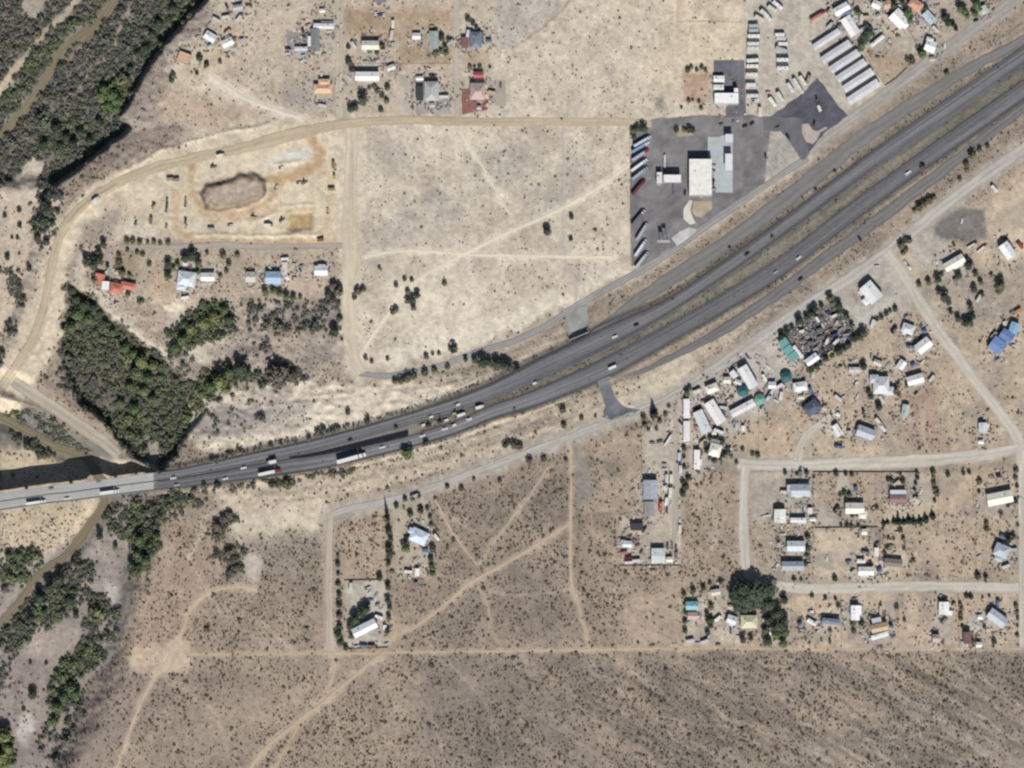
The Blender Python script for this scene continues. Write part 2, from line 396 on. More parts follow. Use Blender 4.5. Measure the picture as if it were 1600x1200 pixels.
# construction ground
CON = [(-60, 640), (0, 560), (40, 470), (55, 410), (90, 340), (140, 290), (220, 245), (330, 215), (470, 190), (560, 190), (555, 380), (540, 385), (270, 372), (200, 320), (130, 350), (105, 420), (98, 520), (60, 600), (20, 660)]
paint(CON, (218, 199, 164), 7, 5, 1, 0.0)
paint([(-60, 285), (70, 285), (100, 310), (80, 400), (50, 470), (20, 560), (-60, 620)], (205, 184, 156), 6, 6, 0.95, 0.25)
paint([(50, 245), (72, 255), (68, 295), (20, 330), (22, 285), (40, 255)], (206, 188, 164), 5, 5, 0.95, 0)
stroke([(480, 208), (500, 240), (492, 262), (460, 275), (420, 282)], 16, (196, 152, 98), 5, 4, 0.75)
stroke([(300, 262), (300, 300), (318, 330), (360, 335), (415, 320), (440, 285), (480, 262)], 12, (198, 156, 104), 5, 4, 0.65)
stroke([(275, 300), (274, 355), (300, 375), (420, 378), (540, 376)], 10, (204, 164, 112), 4, 3, 0.65)
stroke([(150, 300), (240, 262), (330, 245), (420, 222)], 6, (170, 136, 92), 4, 3, 0.55)
paint([(445, 325), (492, 322), (492, 362), (446, 365)], (198, 176, 136), 3, 2, 0.8)
paint([(452, 334), (487, 332), (487, 358), (452, 360)], (194, 154, 98), 2, 2, 0.9)
level([(452, 334), (487, 332), (487, 358), (452, 360)], -1.8, 2.5, 1)
paint([(445, 235), (485, 232), (488, 246), (440, 250), (415, 262), (410, 255)], (210, 204, 192), 3, 2, 0.9)
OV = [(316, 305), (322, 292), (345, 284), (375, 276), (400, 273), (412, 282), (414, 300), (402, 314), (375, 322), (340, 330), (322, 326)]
paint(OV, (170, 146, 122), 3, 3, 1)
level(OV, 4.4, 6, 5)
w, m = area_mask(OV, 2, 2)
Z[w] += m * (fbm(PX[w] / 6, PY[w] / 6, 641, 3) - 0.5) * 1.5
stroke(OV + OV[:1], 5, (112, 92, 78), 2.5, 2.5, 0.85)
stroke([(300, 262), (298, 240)], 8, (192, 158, 114), 4, 3, 0.7)
stroke([(330, 345), (400, 340), (440, 320)], 6, (192, 150, 100), 4, 4, 0.5)
stroke([(180, 300), (200, 330), (250, 350), (270, 372)], 6, (200, 172, 130), 4, 4, 0.5)
stroke([(500, 240), (520, 300), (500, 380)], 7, (202, 162, 108), 4, 4, 0.5)
paint([(326, 300), (350, 290), (400, 280), (406, 298), (395, 308), (340, 322), (326, 318)], (186, 166, 146), 4, 4, 0.85)

for pts_, z_, w_ in [([(190, 268), (255, 234), (340, 210), (420, 194)], 1.6, 4), ([(108, 350), (135, 318), (180, 292)], 1.6, 4), ([(300, 366), (420, 368), (500, 366)], 1.3, 4), ([(445, 322), (494, 320)], 1.5, 3), ([(430, 258), (470, 252)], 1.2, 4), ([(250, 292), (250, 350)], 1.0, 4), ([(425, 300), (432, 330), (400, 345)], 1.2, 4), ([(80, 470), (68, 520), (40, 570)], 1.4, 4)]:
    w, m = line_mask(pts_, w_, 2.5, 3)
    Z[w] += m * z_ * (0.4 + 1.2 * fbm(PX[w] / 9, PY[w] / 9, 655, 2))
# washes, sandbars and shrub strips in the valley
paint([(0, 780), (160, 770), (150, 800), (120, 840), (60, 870), (0, 880)], (206, 185, 148), 5, 6, 0.95, 0.3)
paint([(0, 700), (60, 700), (110, 715), (200, 720), (235, 740), (120, 760), (0, 775)], (202, 180, 142), 5, 5, 0.95, 0.1)
stroke([(140, -40), (120, 0), (100, 25), (80, 40), (55, 70), (35, 95), (0, 135), (-40, 180)], 12, (200, 178, 142), 3, 5, 0.95)
stroke([(20, 118), (0, 150), (-40, 190)], 14, (204, 184, 152), 4, 4, 0.9)
stroke([(215, -30), (200, 20), (185, 50), (178, 75), (160, 95), (140, 115), (128, 130), (124, 150)], 4, (172, 154, 128), 2, 4, 0.9)
paint([(35, 0), (75, -10), (70, 20), (45, 32), (35, 20)], (182, 166, 146), 4, 6, 0.9)
stroke([(105, 95), (120, 75), (150, 50)], 12, (158, 130, 106), 4, 3, 0.9)
stroke([(70, 125), (95, 98), (115, 80)], 8, (156, 128, 104), 4, 3, 0.9)
paint([(45, 985), (100, 975), (130, 990), (110, 1020), (85, 1055), (40, 1020)], (172, 156, 140), 6, 6, 0.95, 0.1)
paint([(20, 1020), (80, 1050), (85, 1100), (60, 1140), (30, 1170), (10, 1120)], (160, 144, 132), 8, 8, 0.9, 0.3)
paint([(28, 1120), (48, 1110), (50, 1140), (35, 1165), (25, 1150)], (204, 194, 182), 4, 4, 0.9)
paint([(150, 820), (200, 830), (215, 850), (160, 880), (150, 920), (120, 930), (130, 870)], (170, 154, 140), 8, 9, 0.85, 0.15)
paint([(160, 910), (190, 915), (185, 945), (165, 940)], (190, 180, 168), 5, 6, 0.8)
paint([(205, 680), (250, 685), (255, 710), (240, 735), (215, 720)], (180, 162, 146), 5, 5, 0.9, 0.1)
stroke([(20, 935), (45, 910), (95, 880), (120, 850)], 4, (176, 160, 130), 3, 4, 0.7)
stroke([(105, 1055), (130, 1020), (155, 995)], 3, (170, 160, 140), 2, 3, 0.7)
stroke([(295, 870), (318, 830), (312, 812), (330, 800), (352, 800)], 7, (206, 190, 164), 3, 4, 0.8)

# thickets
thick([(-60, -60), (330, -60), (318, 0), (262, 60), (215, 128), (186, 182), (200, 198), (140, 245), (105, 275), (75, 295), (60, 300), (70, 250), (45, 250), (15, 290), (-60, 300)], 0.95, 0.25, 3, 4)
thick([(150, 130), (190, 120), (215, 130), (190, 175), (165, 180)], 1.0, 0.9, 6, 6)
thick([(60, 190), (150, 190), (160, 215), (100, 245), (60, 235)], 1.0, 0.55, 8, 8)
thick([(240, 75), (300, 25), (310, 5), (290, 0), (240, 40), (220, 90)], 1.0, 0.7, 5, 4)
thick([(30, 110), (60, 70), (100, 45), (150, 10), (170, 0), (140, 35), (90, 75), (60, 115), (20, 165), (0, 180), (0, 150)], 1.0, 0.6, 4, 4)
thick(GUL, 0.9, 0.6, 7, 8)
thick([(380, 475), (545, 470), (540, 520), (430, 525), (400, 560)], 0.5, 0.1, 12, 10)
thick([(300, 640), (380, 620), (470, 630), (380, 660), (310, 680)], 0.16, 0.1, 10, 10)
thick([(255, 560), (300, 555), (310, 590), (280, 600)], 0.35, 0.25, 8, 8)
thick([(150, 600), (190, 590), (200, 640), (160, 650)], 0.7, 0.1, 8, 8)
thick([(100, 570), (150, 560), (170, 620), (130, 630), (98, 600)], 0.95, 0.2, 8, 6)
thick([(225, 690), (250, 690), (255, 730), (235, 735)], 0.0, 0.2, 4, 4)
thick([(268, 520), (300, 480), (350, 470), (372, 490), (365, 520), (320, 535), (270, 560), (258, 545)], 0.85, 0.8, 8, 8)
thick([(300, 600), (330, 575), (390, 565), (400, 590), (360, 610), (310, 640), (290, 640)], 0.85, 0.85, 8, 7)
thick([(405, 590), (430, 565), (465, 570), (475, 592), (440, 605), (412, 608)], 0.9, 0.15, 6, 5)
thick([(62, 290), (100, 290), (100, 330), (80, 380), (55, 392), (50, 350)], 0.8, 0.25, 5, 7)
thick([(5, 420), (30, 418), (40, 470), (30, 485), (10, 455)], 0.85, 0.2, 4, 5)
thick([(8, 505), (26, 505), (28, 522), (10, 525)], 0.8, 0.2, 4, 4)
thick([(0, 545), (10, 550), (8, 570), (-10, 570)], 0.8, 0.3, 4, 4)
thick([(5, 645), (45, 632), (100, 665), (140, 705), (120, 712), (60, 680), (10, 660)], 0.95, 0.45, 3, 3)
thick([(10, 672), (60, 692), (85, 715), (60, 712), (20, 690)], 0.9, 0.6, 4, 3)
thick([(165, 795), (200, 780), (330, 765), (300, 800), (250, 820), (245, 860), (215, 900), (205, 850), (170, 835)], 0.9, 0.55, 6, 7)
thick([(205, 840), (250, 830), (235, 890), (205, 905)], 1.0, 0.8, 5, 5)
thick([(0, 860), (60, 855), (75, 880), (40, 910), (0, 920)], 0.95, 0.5, 5, 6)
thick([(110, 850), (150, 880), (135, 930), (100, 970), (60, 985), (30, 1020), (0, 1025), (0, 985), (40, 930), (80, 905)], 0.95, 0.45, 6, 7)
thick([(140, 920), (190, 950), (185, 990), (150, 1010), (130, 985)], 0.9, 0.5, 7, 8)
thick([(85, 1050), (125, 1000), (160, 1000), (165, 1030), (120, 1060), (125, 1090), (95, 1120), (70, 1150), (50, 1180), (75, 1110)], 0.9, 0.75, 6, 6)
thick([(-20, 1135), (20, 1140), (25, 1180), (10, 1220), (-20, 1220)], 1.0, 1.0, 5, 4)
thick([(0, 1020), (20, 1030), (15, 1060), (0, 1090), (-20, 1060)], 0.8, 0.2, 6, 5)
thick([(80, 1140), (130, 1080), (140, 1100), (100, 1190), (60, 1200)], 0.5, 0.15, 8, 8)
thick([(320, 830), (345, 800), (365, 795), (370, 812), (345, 840), (350, 870), (335, 880)], 0.75, 0.2, 5, 5)
thick([(355, 850), (382, 850), (380, 900), (355, 905)], 0.9, 0.3, 4, 4)
# weeds along the freeway verges
thick([(330, 722), (400, 700), (500, 678), (640, 640), (760, 596)], 0.75, 0.35, 3, 3, line=6)
thick([(250, 775), (330, 768), (400, 757), (480, 745), (560, 732), (640, 712)], 0.75, 0.3, 3, 4, line=8)
thick([(730, 590), (790, 575), (830, 560), (880, 535)], 0.5, 0.3, 2, 2, line=3)

# paths through the scrub (bare soil shoulders; the tracks themselves are laid below)
TRACKS = [
    ('dirt_track', 'pale dirt track', [(380, 1215), (420, 1165), (470, 1125), (520, 1085), (580, 1035), (600, 1022)], 11, (192, 169, 139)),
    ('dirt_track', 'pale', [(160, 1260), (190, 1180), (215, 1110), (240, 1060), (262, 1030), (285, 985), (300, 950), (330, 925), (370, 917), (400, 920)], 6, (200, 176, 145)),
    ('dirt_track', 'pale', [(290, 1022), (400, 1022), (520, 1021), (640, 1019), (800, 1017), (1070, 1013), (1300, 1014), (1700, 1014)], 5, (194, 170, 138)),
    ('dirt_track', 'pale', [(640, 985), (690, 950), (730, 915), (790, 880), (850, 845), (890, 818)], 8, (194, 170, 140)),
    ('dirt_track', 'pale', [(858, 728), (830, 770), (800, 810), (770, 850), (748, 882)], 4, (190, 167, 138)),
    ('dirt_track', 'pale', [(675, 772), (690, 800), (712, 840), (745, 882)], 4, (192, 168, 138)),
    ('dirt_track', 'pale', [(892, 695), (892, 800), (892, 900), (902, 940), (912, 975), (920, 1012)], 5, (196, 171, 140)),
    ('dirt_track', 'pale', [(750, 920), (762, 945), (768, 985), (785, 1010)], 3.5, (182, 160, 134)),
    ('dirt_track', 'pale', [(520, 1022), (522, 1050), (510, 1078)], 8, (192, 168, 138)),
    ('dirt_track', 'pale', [(500, 1100), (470, 1130), (450, 1165), (425, 1210)], 4, (190, 164, 132)),
    ('dirt_track', 'pale', [(718, 205), (740, 240), (765, 280), (790, 325), (800, 335)], 6, (226, 211, 184)),
    ('dirt_track', 'pale', [(880, 200), (882, 300), (882, 400), (900, 440), (900, 470)], 6, (188, 176, 160)),
    ('dirt_track', 'pale', [(570, 400), (640, 392), (740, 398), (820, 400), (960, 402)], 8, (226, 211, 184)),
    ('dirt_track', 'pale', [(560, 560), (600, 500), (650, 440), (720, 400), (790, 365), (870, 330), (940, 290), (985, 255)], 10, (226, 211, 184)),
    ('dirt_track', 'pale', [(325, 115), (360, 140), (400, 162), (470, 185)], 10, (222, 208, 184)),
    ('dirt_track', 'pale', [(1440, 645), (1442, 680), (1455, 712)], 6, (190, 168, 138)),
    ('dirt_track', 'pale', [(1080, 800), (1110, 770), (1150, 745)], 4, (184, 162, 134)),
    ('dirt_track', 'pale', [(920, 825), (945, 845), (960, 870), (985, 895)], 4, (184, 160, 132)),
]
for nme, lb, pts, wd, c_ in TRACKS:
    stroke(smooth(pts, 10), wd + 2, c_, 4.5, 3.5, 0.85, 0.0)
for pts, a_ in [([(572, 420), (640, 470), (690, 540)], 0.7), ([(560, 300), (640, 330), (740, 320), (880, 300)], 0.45), ([(590, 210), (720, 260), (880, 250)], 0.4), ([(680, 200), (640, 290), (580, 380)], 0.4), ([(840, 200), (800, 330), (720, 400)], 0.5), ([(760, 480), (820, 440), (880, 400)], 0.6), ([(600, 215), (640, 300), (700, 390)], 0.5), ([(760, 210), (800, 300), (870, 390)], 0.4), ([(640, 560), (700, 480), (720, 410)], 0.5), ([(720, 400), (715, 470), (705, 540)], 0.5), ([(950, 215), (930, 300), (945, 400)], 0.4), ([(800, 250), (900, 310), (980, 330)], 0.35),
               ([(820, 60), (900, 100), (1010, 130)], 0.4), ([(900, 10), (940, 80), (960, 170)], 0.4), ([(400, 40), (440, 20), (520, 12)], 0.5), ([(380, 60), (440, 110), (500, 175)], 0.5), ([(690, 800), (760, 830), (850, 760)], 0.3), ([(700, 900), (800, 930), (900, 920)], 0.3), ([(920, 720), (960, 690), (1000, 690)], 0.4),
               ([(540, 830), (600, 880)], 0.4), ([(400, 960), (450, 1010), (500, 1020)], 0.35), ([(300, 880), (350, 960), (420, 1010)], 0.4), ([(270, 1070), (330, 1110), (360, 1180)], 0.3), ([(700, 1040), (760, 1100), (790, 1200)], 0.3), ([(600, 1030), (660, 1080), (690, 1180)], 0.25), ([(240, 840), (225, 900), (205, 960), (190, 1010)], 0.6), ([(1090, 750), (1120, 820), (1100, 890)], 0.5), ([(1075, 760), (1150, 800), (1155, 880)], 0.4),
               ([(1230, 660), (1200, 690), (1190, 715)], 0.5), ([(1440, 480), (1500, 470), (1570, 500)], 0.4), ([(1480, 560), (1540, 560), (1600, 600)], 0.5), ([(1520, 480), (1560, 470), (1600, 430)], 0.6), ([(1500, 600), (1470, 650), (1480, 710)], 0.3), ([(1290, 740), (1290, 820)], 0.4), ([(1470, 740), (1475, 900)], 0.3), ([(1420, 820), (1480, 860), (1520, 900)], 0.3), ([(1290, 930), (1300, 1010)], 0.4), ([(1420, 930), (1430, 1010)], 0.4)]:
    stroke(smooth(pts, 10), 3.5, (204, 186, 160), 2.5, 4, a_, 0.1)
for pts, wd, c_ in [([(1385, 395), (1412, 430), (1450, 492), (1505, 570), (1560, 642), (1592, 690), (1597, 740)], 24, (190, 172, 146)), ([(1152, 724), (1300, 725), (1420, 721), (1510, 714), (1592, 700)], 26, (188, 170, 145)), ([(1165, 728), (1162, 840), (1180, 912)], 24, (188, 170, 145)),
                    ([(1172, 908), (1320, 919), (1420, 916), (1700, 921)], 25, (190, 172, 147)), ([(1600, 232), (1500, 303), (1385, 395), (1230, 498), (1070, 608), (960, 655), (820, 708), (650, 770), (515, 806)], 30, (182, 172, 156)),
                    ([(1580, 5), (1420, 120), (1258, 240)], 26, (176, 164, 148)), ([(1262, 246), (1050, 392), (940, 456), (820, 526), (690, 571), (562, 584)], 19, (196, 180, 156)), ([(546, 196), (546, 400), (548, 540), (566, 583)], 36, (211, 194, 166)), ([(531, -60), (530, 183)], 17, (192, 176, 152)), ([(712, -60), (716, 186)], 15, (188, 173, 150)), ([(514, 803), (516, 1018)], 17, (188, 172, 148)),
                    ([(1022, 640), (1056, 650), (1057, 790), (1052, 870)], 18, (190, 177, 156))]:
    stroke(smooth(pts, 12), wd, c_, 6, 4, 0.75, 0.0)
paint([(1066, 114), (1112, 114), (1113, 158), (1066, 160)], (192, 154, 124), 3, 2, 0.9, 0.1)
paint([(1030, 148), (1036, 148), (1042, 172), (1026, 172)], (142, 134, 126), 4, 4, 0.8, 0.0)
paint([(1222, 530), (1248, 500), (1285, 476), (1310, 478), (1338, 520), (1325, 540), (1282, 566), (1258, 560), (1240, 548)], (116, 110, 108), 4, 3, 1, 0)

PLOTS = [(574,120,36),(579,72,26),(506,42,31),(493,63,34),(471,76,19),(484,65,15),(505,139,28),(678,64,28),(651,57,12),(744,63,24),(726,67,16),(674,143,29),(656,146,23),(656,123,10),(694,152,15),(746,144,25),(748,118,14),(611,106,12),(329,58,17),(356,67,17),(288,91,19),(372,12,14),(183,451,20),(166,447,14),(292,436,27),(325,433,20),(392,433,15),(428,434,23),(445,420,19),(502,423,19),(1094,278,57),(1050,280,27),(1030,279,18),(1138,217,13),(1138,254,26),(1134,155,37),(1123,124,16),(1122,138,15),(1314,15,24),(1323,24,14),(1328,42,31),(1351,47,15),(1370,64,24),(1404,30,25),(1369,8,13),(1430,8,20),(1386,8,12),(1451,28,20),(1453,73,17),(1537,16,12),(1360,457,30),(1490,411,33),(1573,392,25),(1558,540,22),(1572,525,20),(1583,514,19),(1418,514,18),(1442,540,24),(1376,602,26),(1429,593,25),(1335,578,17),(1408,570,13),(1371,567,12),(1268,562,21),(1246,550,22),(1168,589,36),(1160,638,40),(1117,644,38),(1097,659,36),(1112,607,18),(1136,594,10),(1146,585,11),(1153,597,10),(1072,638,29),(1072,674,31),(1117,703,19),(1117,690,16),(1088,718,29),(1268,637,24),(1262,634,9),(1206,602,11),(1250,604,20),(1016,765,29),(1014,795,22),(995,823,20),(1028,868,22),(1046,874,9),(980,850,13),(1250,766,29),(1218,806,20),(1247,812,24),(1335,794,29),(1402,779,25),(1402,769,25),(1561,778,39),(1352,676,27),(1308,672,18),(1414,641,17),(1535,668,14),(1243,853,27),(1238,884,33),(1352,892,23),(1345,876,12),(1395,879,27),(1564,860,22),(1350,831,8),(1369,862,12),(1265,798,8),(1336,957,22),(1298,970,27),(1268,972,15),(1373,980,25),(1369,969,15),(1374,993,26),(1474,950,19),(1557,965,30),(1510,996,17),(1462,997,11),(1529,1007,8),(1170,971,25),(1081,946,18),(1082,962,14),(1143,968,14),(1208,987,11),(1118,925,13),(655,838,26),(652,894,11),(570,981,39),(665,862,8)]
# trodden and gravelled ground around the buildings
rp = random.Random(77)
for (x_, y_, L_) in PLOTS:
    for k_ in range(2):
        r_ = L_ * rp.uniform(0.55, 0.95) + 3
        ox, oy = rp.uniform(-6, 6), rp.uniform(-4, 8)
        c_ = rp.choice([(206, 192, 170), (184, 174, 160), (176, 168, 158), (198, 180, 154), (166, 156, 144)])
        paint([(x_ + ox + r_ * rp.uniform(0.7, 1.15) * math.cos(t_), y_ + oy + 0.8 * r_ * rp.uniform(0.7, 1.15) * math.sin(t_)) for t_ in np.linspace(0, 6.28, 9)[:-1]], c_, 5, 5, 0.55, 0.12, 0.5)
w, m = area_mask([(1075, 480), (1660, 300), (1660, 1012), (1075, 1012)], 15, 5)
t = m * np.clip((fbm(PX[w] / 38, PY[w] / 38, 951, 4) - 0.47) * 4, 0, 1) * 0.6
COL[w] = COL[w] * (1 - t[..., None]) + np.array([154, 141, 130.]) * t[..., None]
w, m = area_mask([(250, 470), (545, 465), (545, 600), (300, 660)], 15, 5)
t = m * np.clip((fbm(PX[w] / 22, PY[w] / 22, 961, 4) - 0.42) * 4, 0, 1) * 0.6
COL[w] = COL[w] * (1 - t[..., None]) + np.array([148, 136, 128.]) * t[..., None]
w, m = area_mask([(380, -60), (1060, -60), (1060, 190), (990, 420), (560, 590), (545, 200), (470, 190)], 15, 5)
t = m * np.clip((fbm(PX[w] / 30, PY[w] / 30, 971, 4) - 0.52) * 4, 0, 1) * 0.25
COL[w] = COL[w] * (1 - t[..., None]) + np.array([172, 158, 144.]) * t[..., None]
# freeway corridor: embankment and verges
fx = np.clip(AX, -900, 2600)
top = N_TOP(fx)[None, :]; bot = S_BOT(fx)[None, :]
zf = fz(fx)[None, :]
dn = top - PY; ds = PY - bot
out = np.maximum(np.maximum(dn, ds), 0)
onland = sstep(215, 262, PX + (PY - 752) * 0.55)
corr = (1 - sstep(2.0, 11.0, out)) * onland
Z[:] = Z * (1 - corr) + (zf - 0.45) * corr
inn = (1 - sstep(-1, 4, out)) * onland
SCRUB *= (1 - inn); 
med_c = np.array([136, 129, 118.])
t = inn[..., None]
COL[:] = COL * (1 - t) + med_c * t
verge = (sstep(-2, 1, out) * (1 - sstep(2.5, 6.5, out)) * onland * 0.6)[..., None]
COL[:] = COL * (1 - verge) + np.array([112, 106, 84.]) * verge
# streaks of weeds, gravel and bare soil that run with the lanes
acr = PY - 0.5 * (top + bot)
st = fbm(PX / 60 + acr * 0.004, acr / 3.2, 301, 3)
wid = (1 - sstep(26, 62, out)) * onland * sstep(560, 700, PX)
g_ = (np.clip((st - 0.52) * 5, 0, 1) * wid * 0.55)[..., None]
COL[:] = COL * (1 - g_) + np.array([112, 107, 95.]) * g_
g_ = (np.clip((0.45 - st) * 5, 0, 1) * wid * 0.5)[..., None]
COL[:] = COL * (1 - g_) + np.array([162, 151, 136.]) * g_
for fn, sg in ((N_TOP, -1), (N_BOT, 1), (S_TOP, -1), (S_BOT, 1)):
    pts_ = [(x, float(fn(np.array([x]))[0]) + sg * 2.6) for x in range(660, 1720, 20)]
    stroke(pts_, 3.2, (96, 92, 80), 2, 2, 0.6)
    w, m = line_mask(pts_, 3.5, 1.5, 2.5)
    THICK[w] = np.maximum(THICK[w], 0.32 * m * (fbm(PX[w] / 16, PY[w] / 16, 501, 2) > 0.42))
    GREEN[w] = 0.4
# underpass approaches are cut down below the embankment
level([(884, 484), (918, 478), (919, 521), (891, 530)], -2.2, 4, 0)
level([(936, 598), (952, 594), (966, 628), (990, 640), (955, 654), (940, 640)], -2.0, 4, 0)
level([(876, 470), (925, 468), (922, 500), (885, 505)], -1.2, 8, 0)

for A in (COL,):
    g = 1 + 0.26 * (fbm(PX / 6, PY / 6, 201, 3) - 0.5) + 0.16 * (fbm(PX / 28, PY / 28, 231, 3) - 0.5)
    A *= g[..., None]
    lum = A.mean(-1, keepdims=True)
    A[:] = (lum + (A - lum) * 0.68) * np.array([0.998, 1.0, 1.006])


# outside the surveyed ground the open desert goes on
dout = np.hypot(np.maximum(np.maximum(-60 - PX, PX - 1660), 0), np.maximum(np.maximum(-60 - PY, PY - 1260), 0))
t = sstep(20, 260, dout)[..., None]
COL[:] = COL * (1 - t) + (np.array([166, 151, 133.]) * (1 - 0.25 * (Z < -8)[..., None])) * t
# ------------------------------------------------------------------ materials
MATS = {}
def new_mat(name):
    m = bpy.data.materials.new(name)
    m.use_nodes = True
    nt = m.node_tree
    return m, nt, nt.nodes, nt.links, nt.nodes['Principled BSDF']

def mat(rgb, rough=0.8, var=0.12, scale=1.2, metal=0.0, kind='plain', spec=0.3):
    """plain painted or weathered surface, colour given as seen in sunlight"""
    key = (tuple(int(v) for v in rgb), rough, var, scale, metal, kind)
    if key in MATS:
        return MATS[key]
    m, nt, N, L, B = new_mat('%s_%d_%d_%d' % (kind, *key[0]))
    rgb = np.array(rgb, float); rgb = rgb.mean() + (rgb - rgb.mean()) * 0.84
    base = lin(rgb)
    tc = N.new('ShaderNodeTexCoord')
    nz = N.new('ShaderNodeTexNoise'); nz.inputs['Scale'].default_value = scale; nz.inputs['Detail'].default_value = 4
    L.new(tc.outputs['Object'], nz.inputs['Vector'])
    mr = N.new('ShaderNodeMapRange'); mr.inputs['To Min'].default_value = 1 - var; mr.inputs['To Max'].default_value = 1 + var
    mr.inputs['From Min'].default_value = 0.25; mr.inputs['From Max'].default_value = 0.75
    L.new(nz.outputs['Fac'], mr.inputs['Value'])
    oi = N.new('ShaderNodeObjectInfo')
    mr2 = N.new('ShaderNodeMapRange'); mr2.inputs['To Min'].default_value = 0.93; mr2.inputs['To Max'].default_value = 1.05
    L.new(oi.outputs['Random'], mr2.inputs['Value'])
    mu = N.new('ShaderNodeMath'); mu.operation = 'MULTIPLY'
    L.new(mr.outputs[0], mu.inputs[0]); L.new(mr2.outputs[0], mu.inputs[1])
    vm = N.new('ShaderNodeVectorMath'); vm.operation = 'SCALE'
    vm.inputs[0].default_value = base
    L.new(mu.outputs[0], vm.inputs['Scale'])
    L.new(vm.outputs[0], B.inputs['Base Color'])
    B.inputs['Roughness'].default_value = rough
    B.inputs['Metallic'].default_value = metal
    B.inputs['Specular IOR Level'].default_value = spec
    if kind == 'seam':
        wv = N.new('ShaderNodeTexWave'); wv.inputs['Scale'].default_value = 0.55; wv.inputs['Distortion'].default_value = 0
        L.new(tc.outputs['Object'], wv.inputs['Vector'])
        bp = N.new('ShaderNodeBump'); bp.inputs['Strength'].default_value = 0.35; bp.inputs['Distance'].default_value = 0.06
        L.new(wv.outputs['Fac'], bp.inputs['Height']); L.new(bp.outputs[0], B.inputs['Normal'])
    MATS[key] = m
    return m

def attr_mat(name, scales, amps, rough=0.95, bump=0.0, bscale=0.8, spec=0.1):
    m, nt, N, L, B = new_mat(name)
    at = N.new('ShaderNodeAttribute'); at.attribute_name = 'col'
    geo = N.new('ShaderNodeNewGeometry')
    cur = None
    for sc, am in zip(scales, amps):
        nz = N.new('ShaderNodeTexNoise'); nz.inputs['Scale'].default_value = sc; nz.inputs['Detail'].default_value = 3; nz.inputs['Roughness'].default_value = 0.6
        L.new(geo.outputs['Position'], nz.inputs['Vector'])
        mr = N.new('ShaderNodeMapRange'); mr.inputs['From Min'].default_value = 0.28; mr.inputs['From Max'].default_value = 0.72
        mr.inputs['To Min'].default_value = 1 - am; mr.inputs['To Max'].default_value = 1 + am
        L.new(nz.outputs['Fac'], mr.inputs['Value'])
        if cur is None:
            cur = mr.outputs[0]
        else:
            mu = N.new('ShaderNodeMath'); mu.operation = 'MULTIPLY'
            L.new(cur, mu.inputs[0]); L.new(mr.outputs[0], mu.inputs[1]); cur = mu.outputs[0]
    vm = N.new('ShaderNodeVectorMath'); vm.operation = 'SCALE'
    L.new(at.outputs['Color'], vm.inputs[0])
    if cur is not None:
        L.new(cur, vm.inputs['Scale'])
    else:
        vm.inputs['Scale'].default_value = 1.0
    L.new(vm.outputs[0], B.inputs['Base Color'])
    B.inputs['Roughness'].default_value = rough
    B.inputs['Specular IOR Level'].default_value = spec
    if bump:
        nz = N.new('ShaderNodeTexNoise'); nz.inputs['Scale'].default_value = bscale; nz.inputs['Detail'].default_value = 5
        L.new(geo.outputs['Position'], nz.inputs['Vector'])
        bp = N.new('ShaderNodeBump'); bp.inputs['Strength'].default_value = bump; bp.inputs['Distance'].default_value = 0.5
        L.new(nz.outputs['Fac'], bp.inputs['Height']); L.new(bp.outputs[0], B.inputs['Normal'])
    return m
SOIL = attr_mat('desert_soil', [0.9, 0.25], [0.2, 0.13], bump=0.6, bscale=0.7)
PAVE = attr_mat('paving', [0.7, 0.15], [0.09, 0.08], rough=0.9)
LEAF = attr_mat('leaves', [1.5], [0.15], rough=0.8, spec=0.15)

# ------------------------------------------------------------------ object helpers
def tag(o, label=None, cat=None, group=None, kind=None):
    if label: o['label'] = label
    if cat: o['category'] = cat
    if group: o['group'] = group
    if kind: o['kind'] = kind
    return o

def put(name, me, parent=None):
    o = bpy.data.objects.new(name, me)
    col.objects.link(o)
    if parent is not None:
        o.parent = parent
    return o

def empty(name, loc, rz=0.0):
    o = bpy.data.objects.new(name, None)
    o.empty_display_size = 1
    col.objects.link(o)
    o.location = loc; o.rotation_euler = (0, 0, rz)
    return o

def set_col(me, cols):
    at = me.color_attributes.new('col', 'FLOAT_COLOR', 'POINT')
    c = np.ones((len(cols), 4), np.float32); c[:, :3] = cols
    at.data.foreach_set('color', c.ravel())

def big_mesh(name, V, F, cols=None, m=None, smoothed=False):
    V = np.asarray(V, np.float32); F = np.asarray(F, np.int32)
    k = F.shape[1]
    me = bpy.data.meshes.new(name)
    me.vertices.add(len(V)); me.vertices.foreach_set('co', V.ravel())
    me.loops.add(F.size); me.loops.foreach_set('vertex_index', F.ravel())
    me.polygons.add(len(F))
    me.polygons.foreach_set('loop_start', np.arange(0, F.size, k, dtype=np.int32))
    me.polygons.foreach_set('loop_total', np.full(len(F), k, np.int32))
    if smoothed:
        me.polygons.foreach_set('use_smooth', np.ones(len(F), bool))
    me.update()
    if cols is not None:
        set_col(me, cols)
    if m:
        me.materials.append(m)
    return me

# ------------------------------------------------------------------ the terrain
kz = (HC - Z) / HC
VX = (PX - 800) * MPP * kz; VY = (600 - PY) * MPP * kz
V = np.stack([VX, VY, Z], -1).reshape(-1, 3)
idx = np.arange(NX * NY).reshape(NY, NX)
F = np.stack([idx[:-1, :-1], idx[1:, :-1], idx[1:, 1:], idx[:-1, 1:]], -1).reshape(-1, 4)
terr = put('terrain', big_mesh('terrain', V, F, lin(COL.reshape(-1, 3)), SOIL, True))
tag(terr, kind='structure')

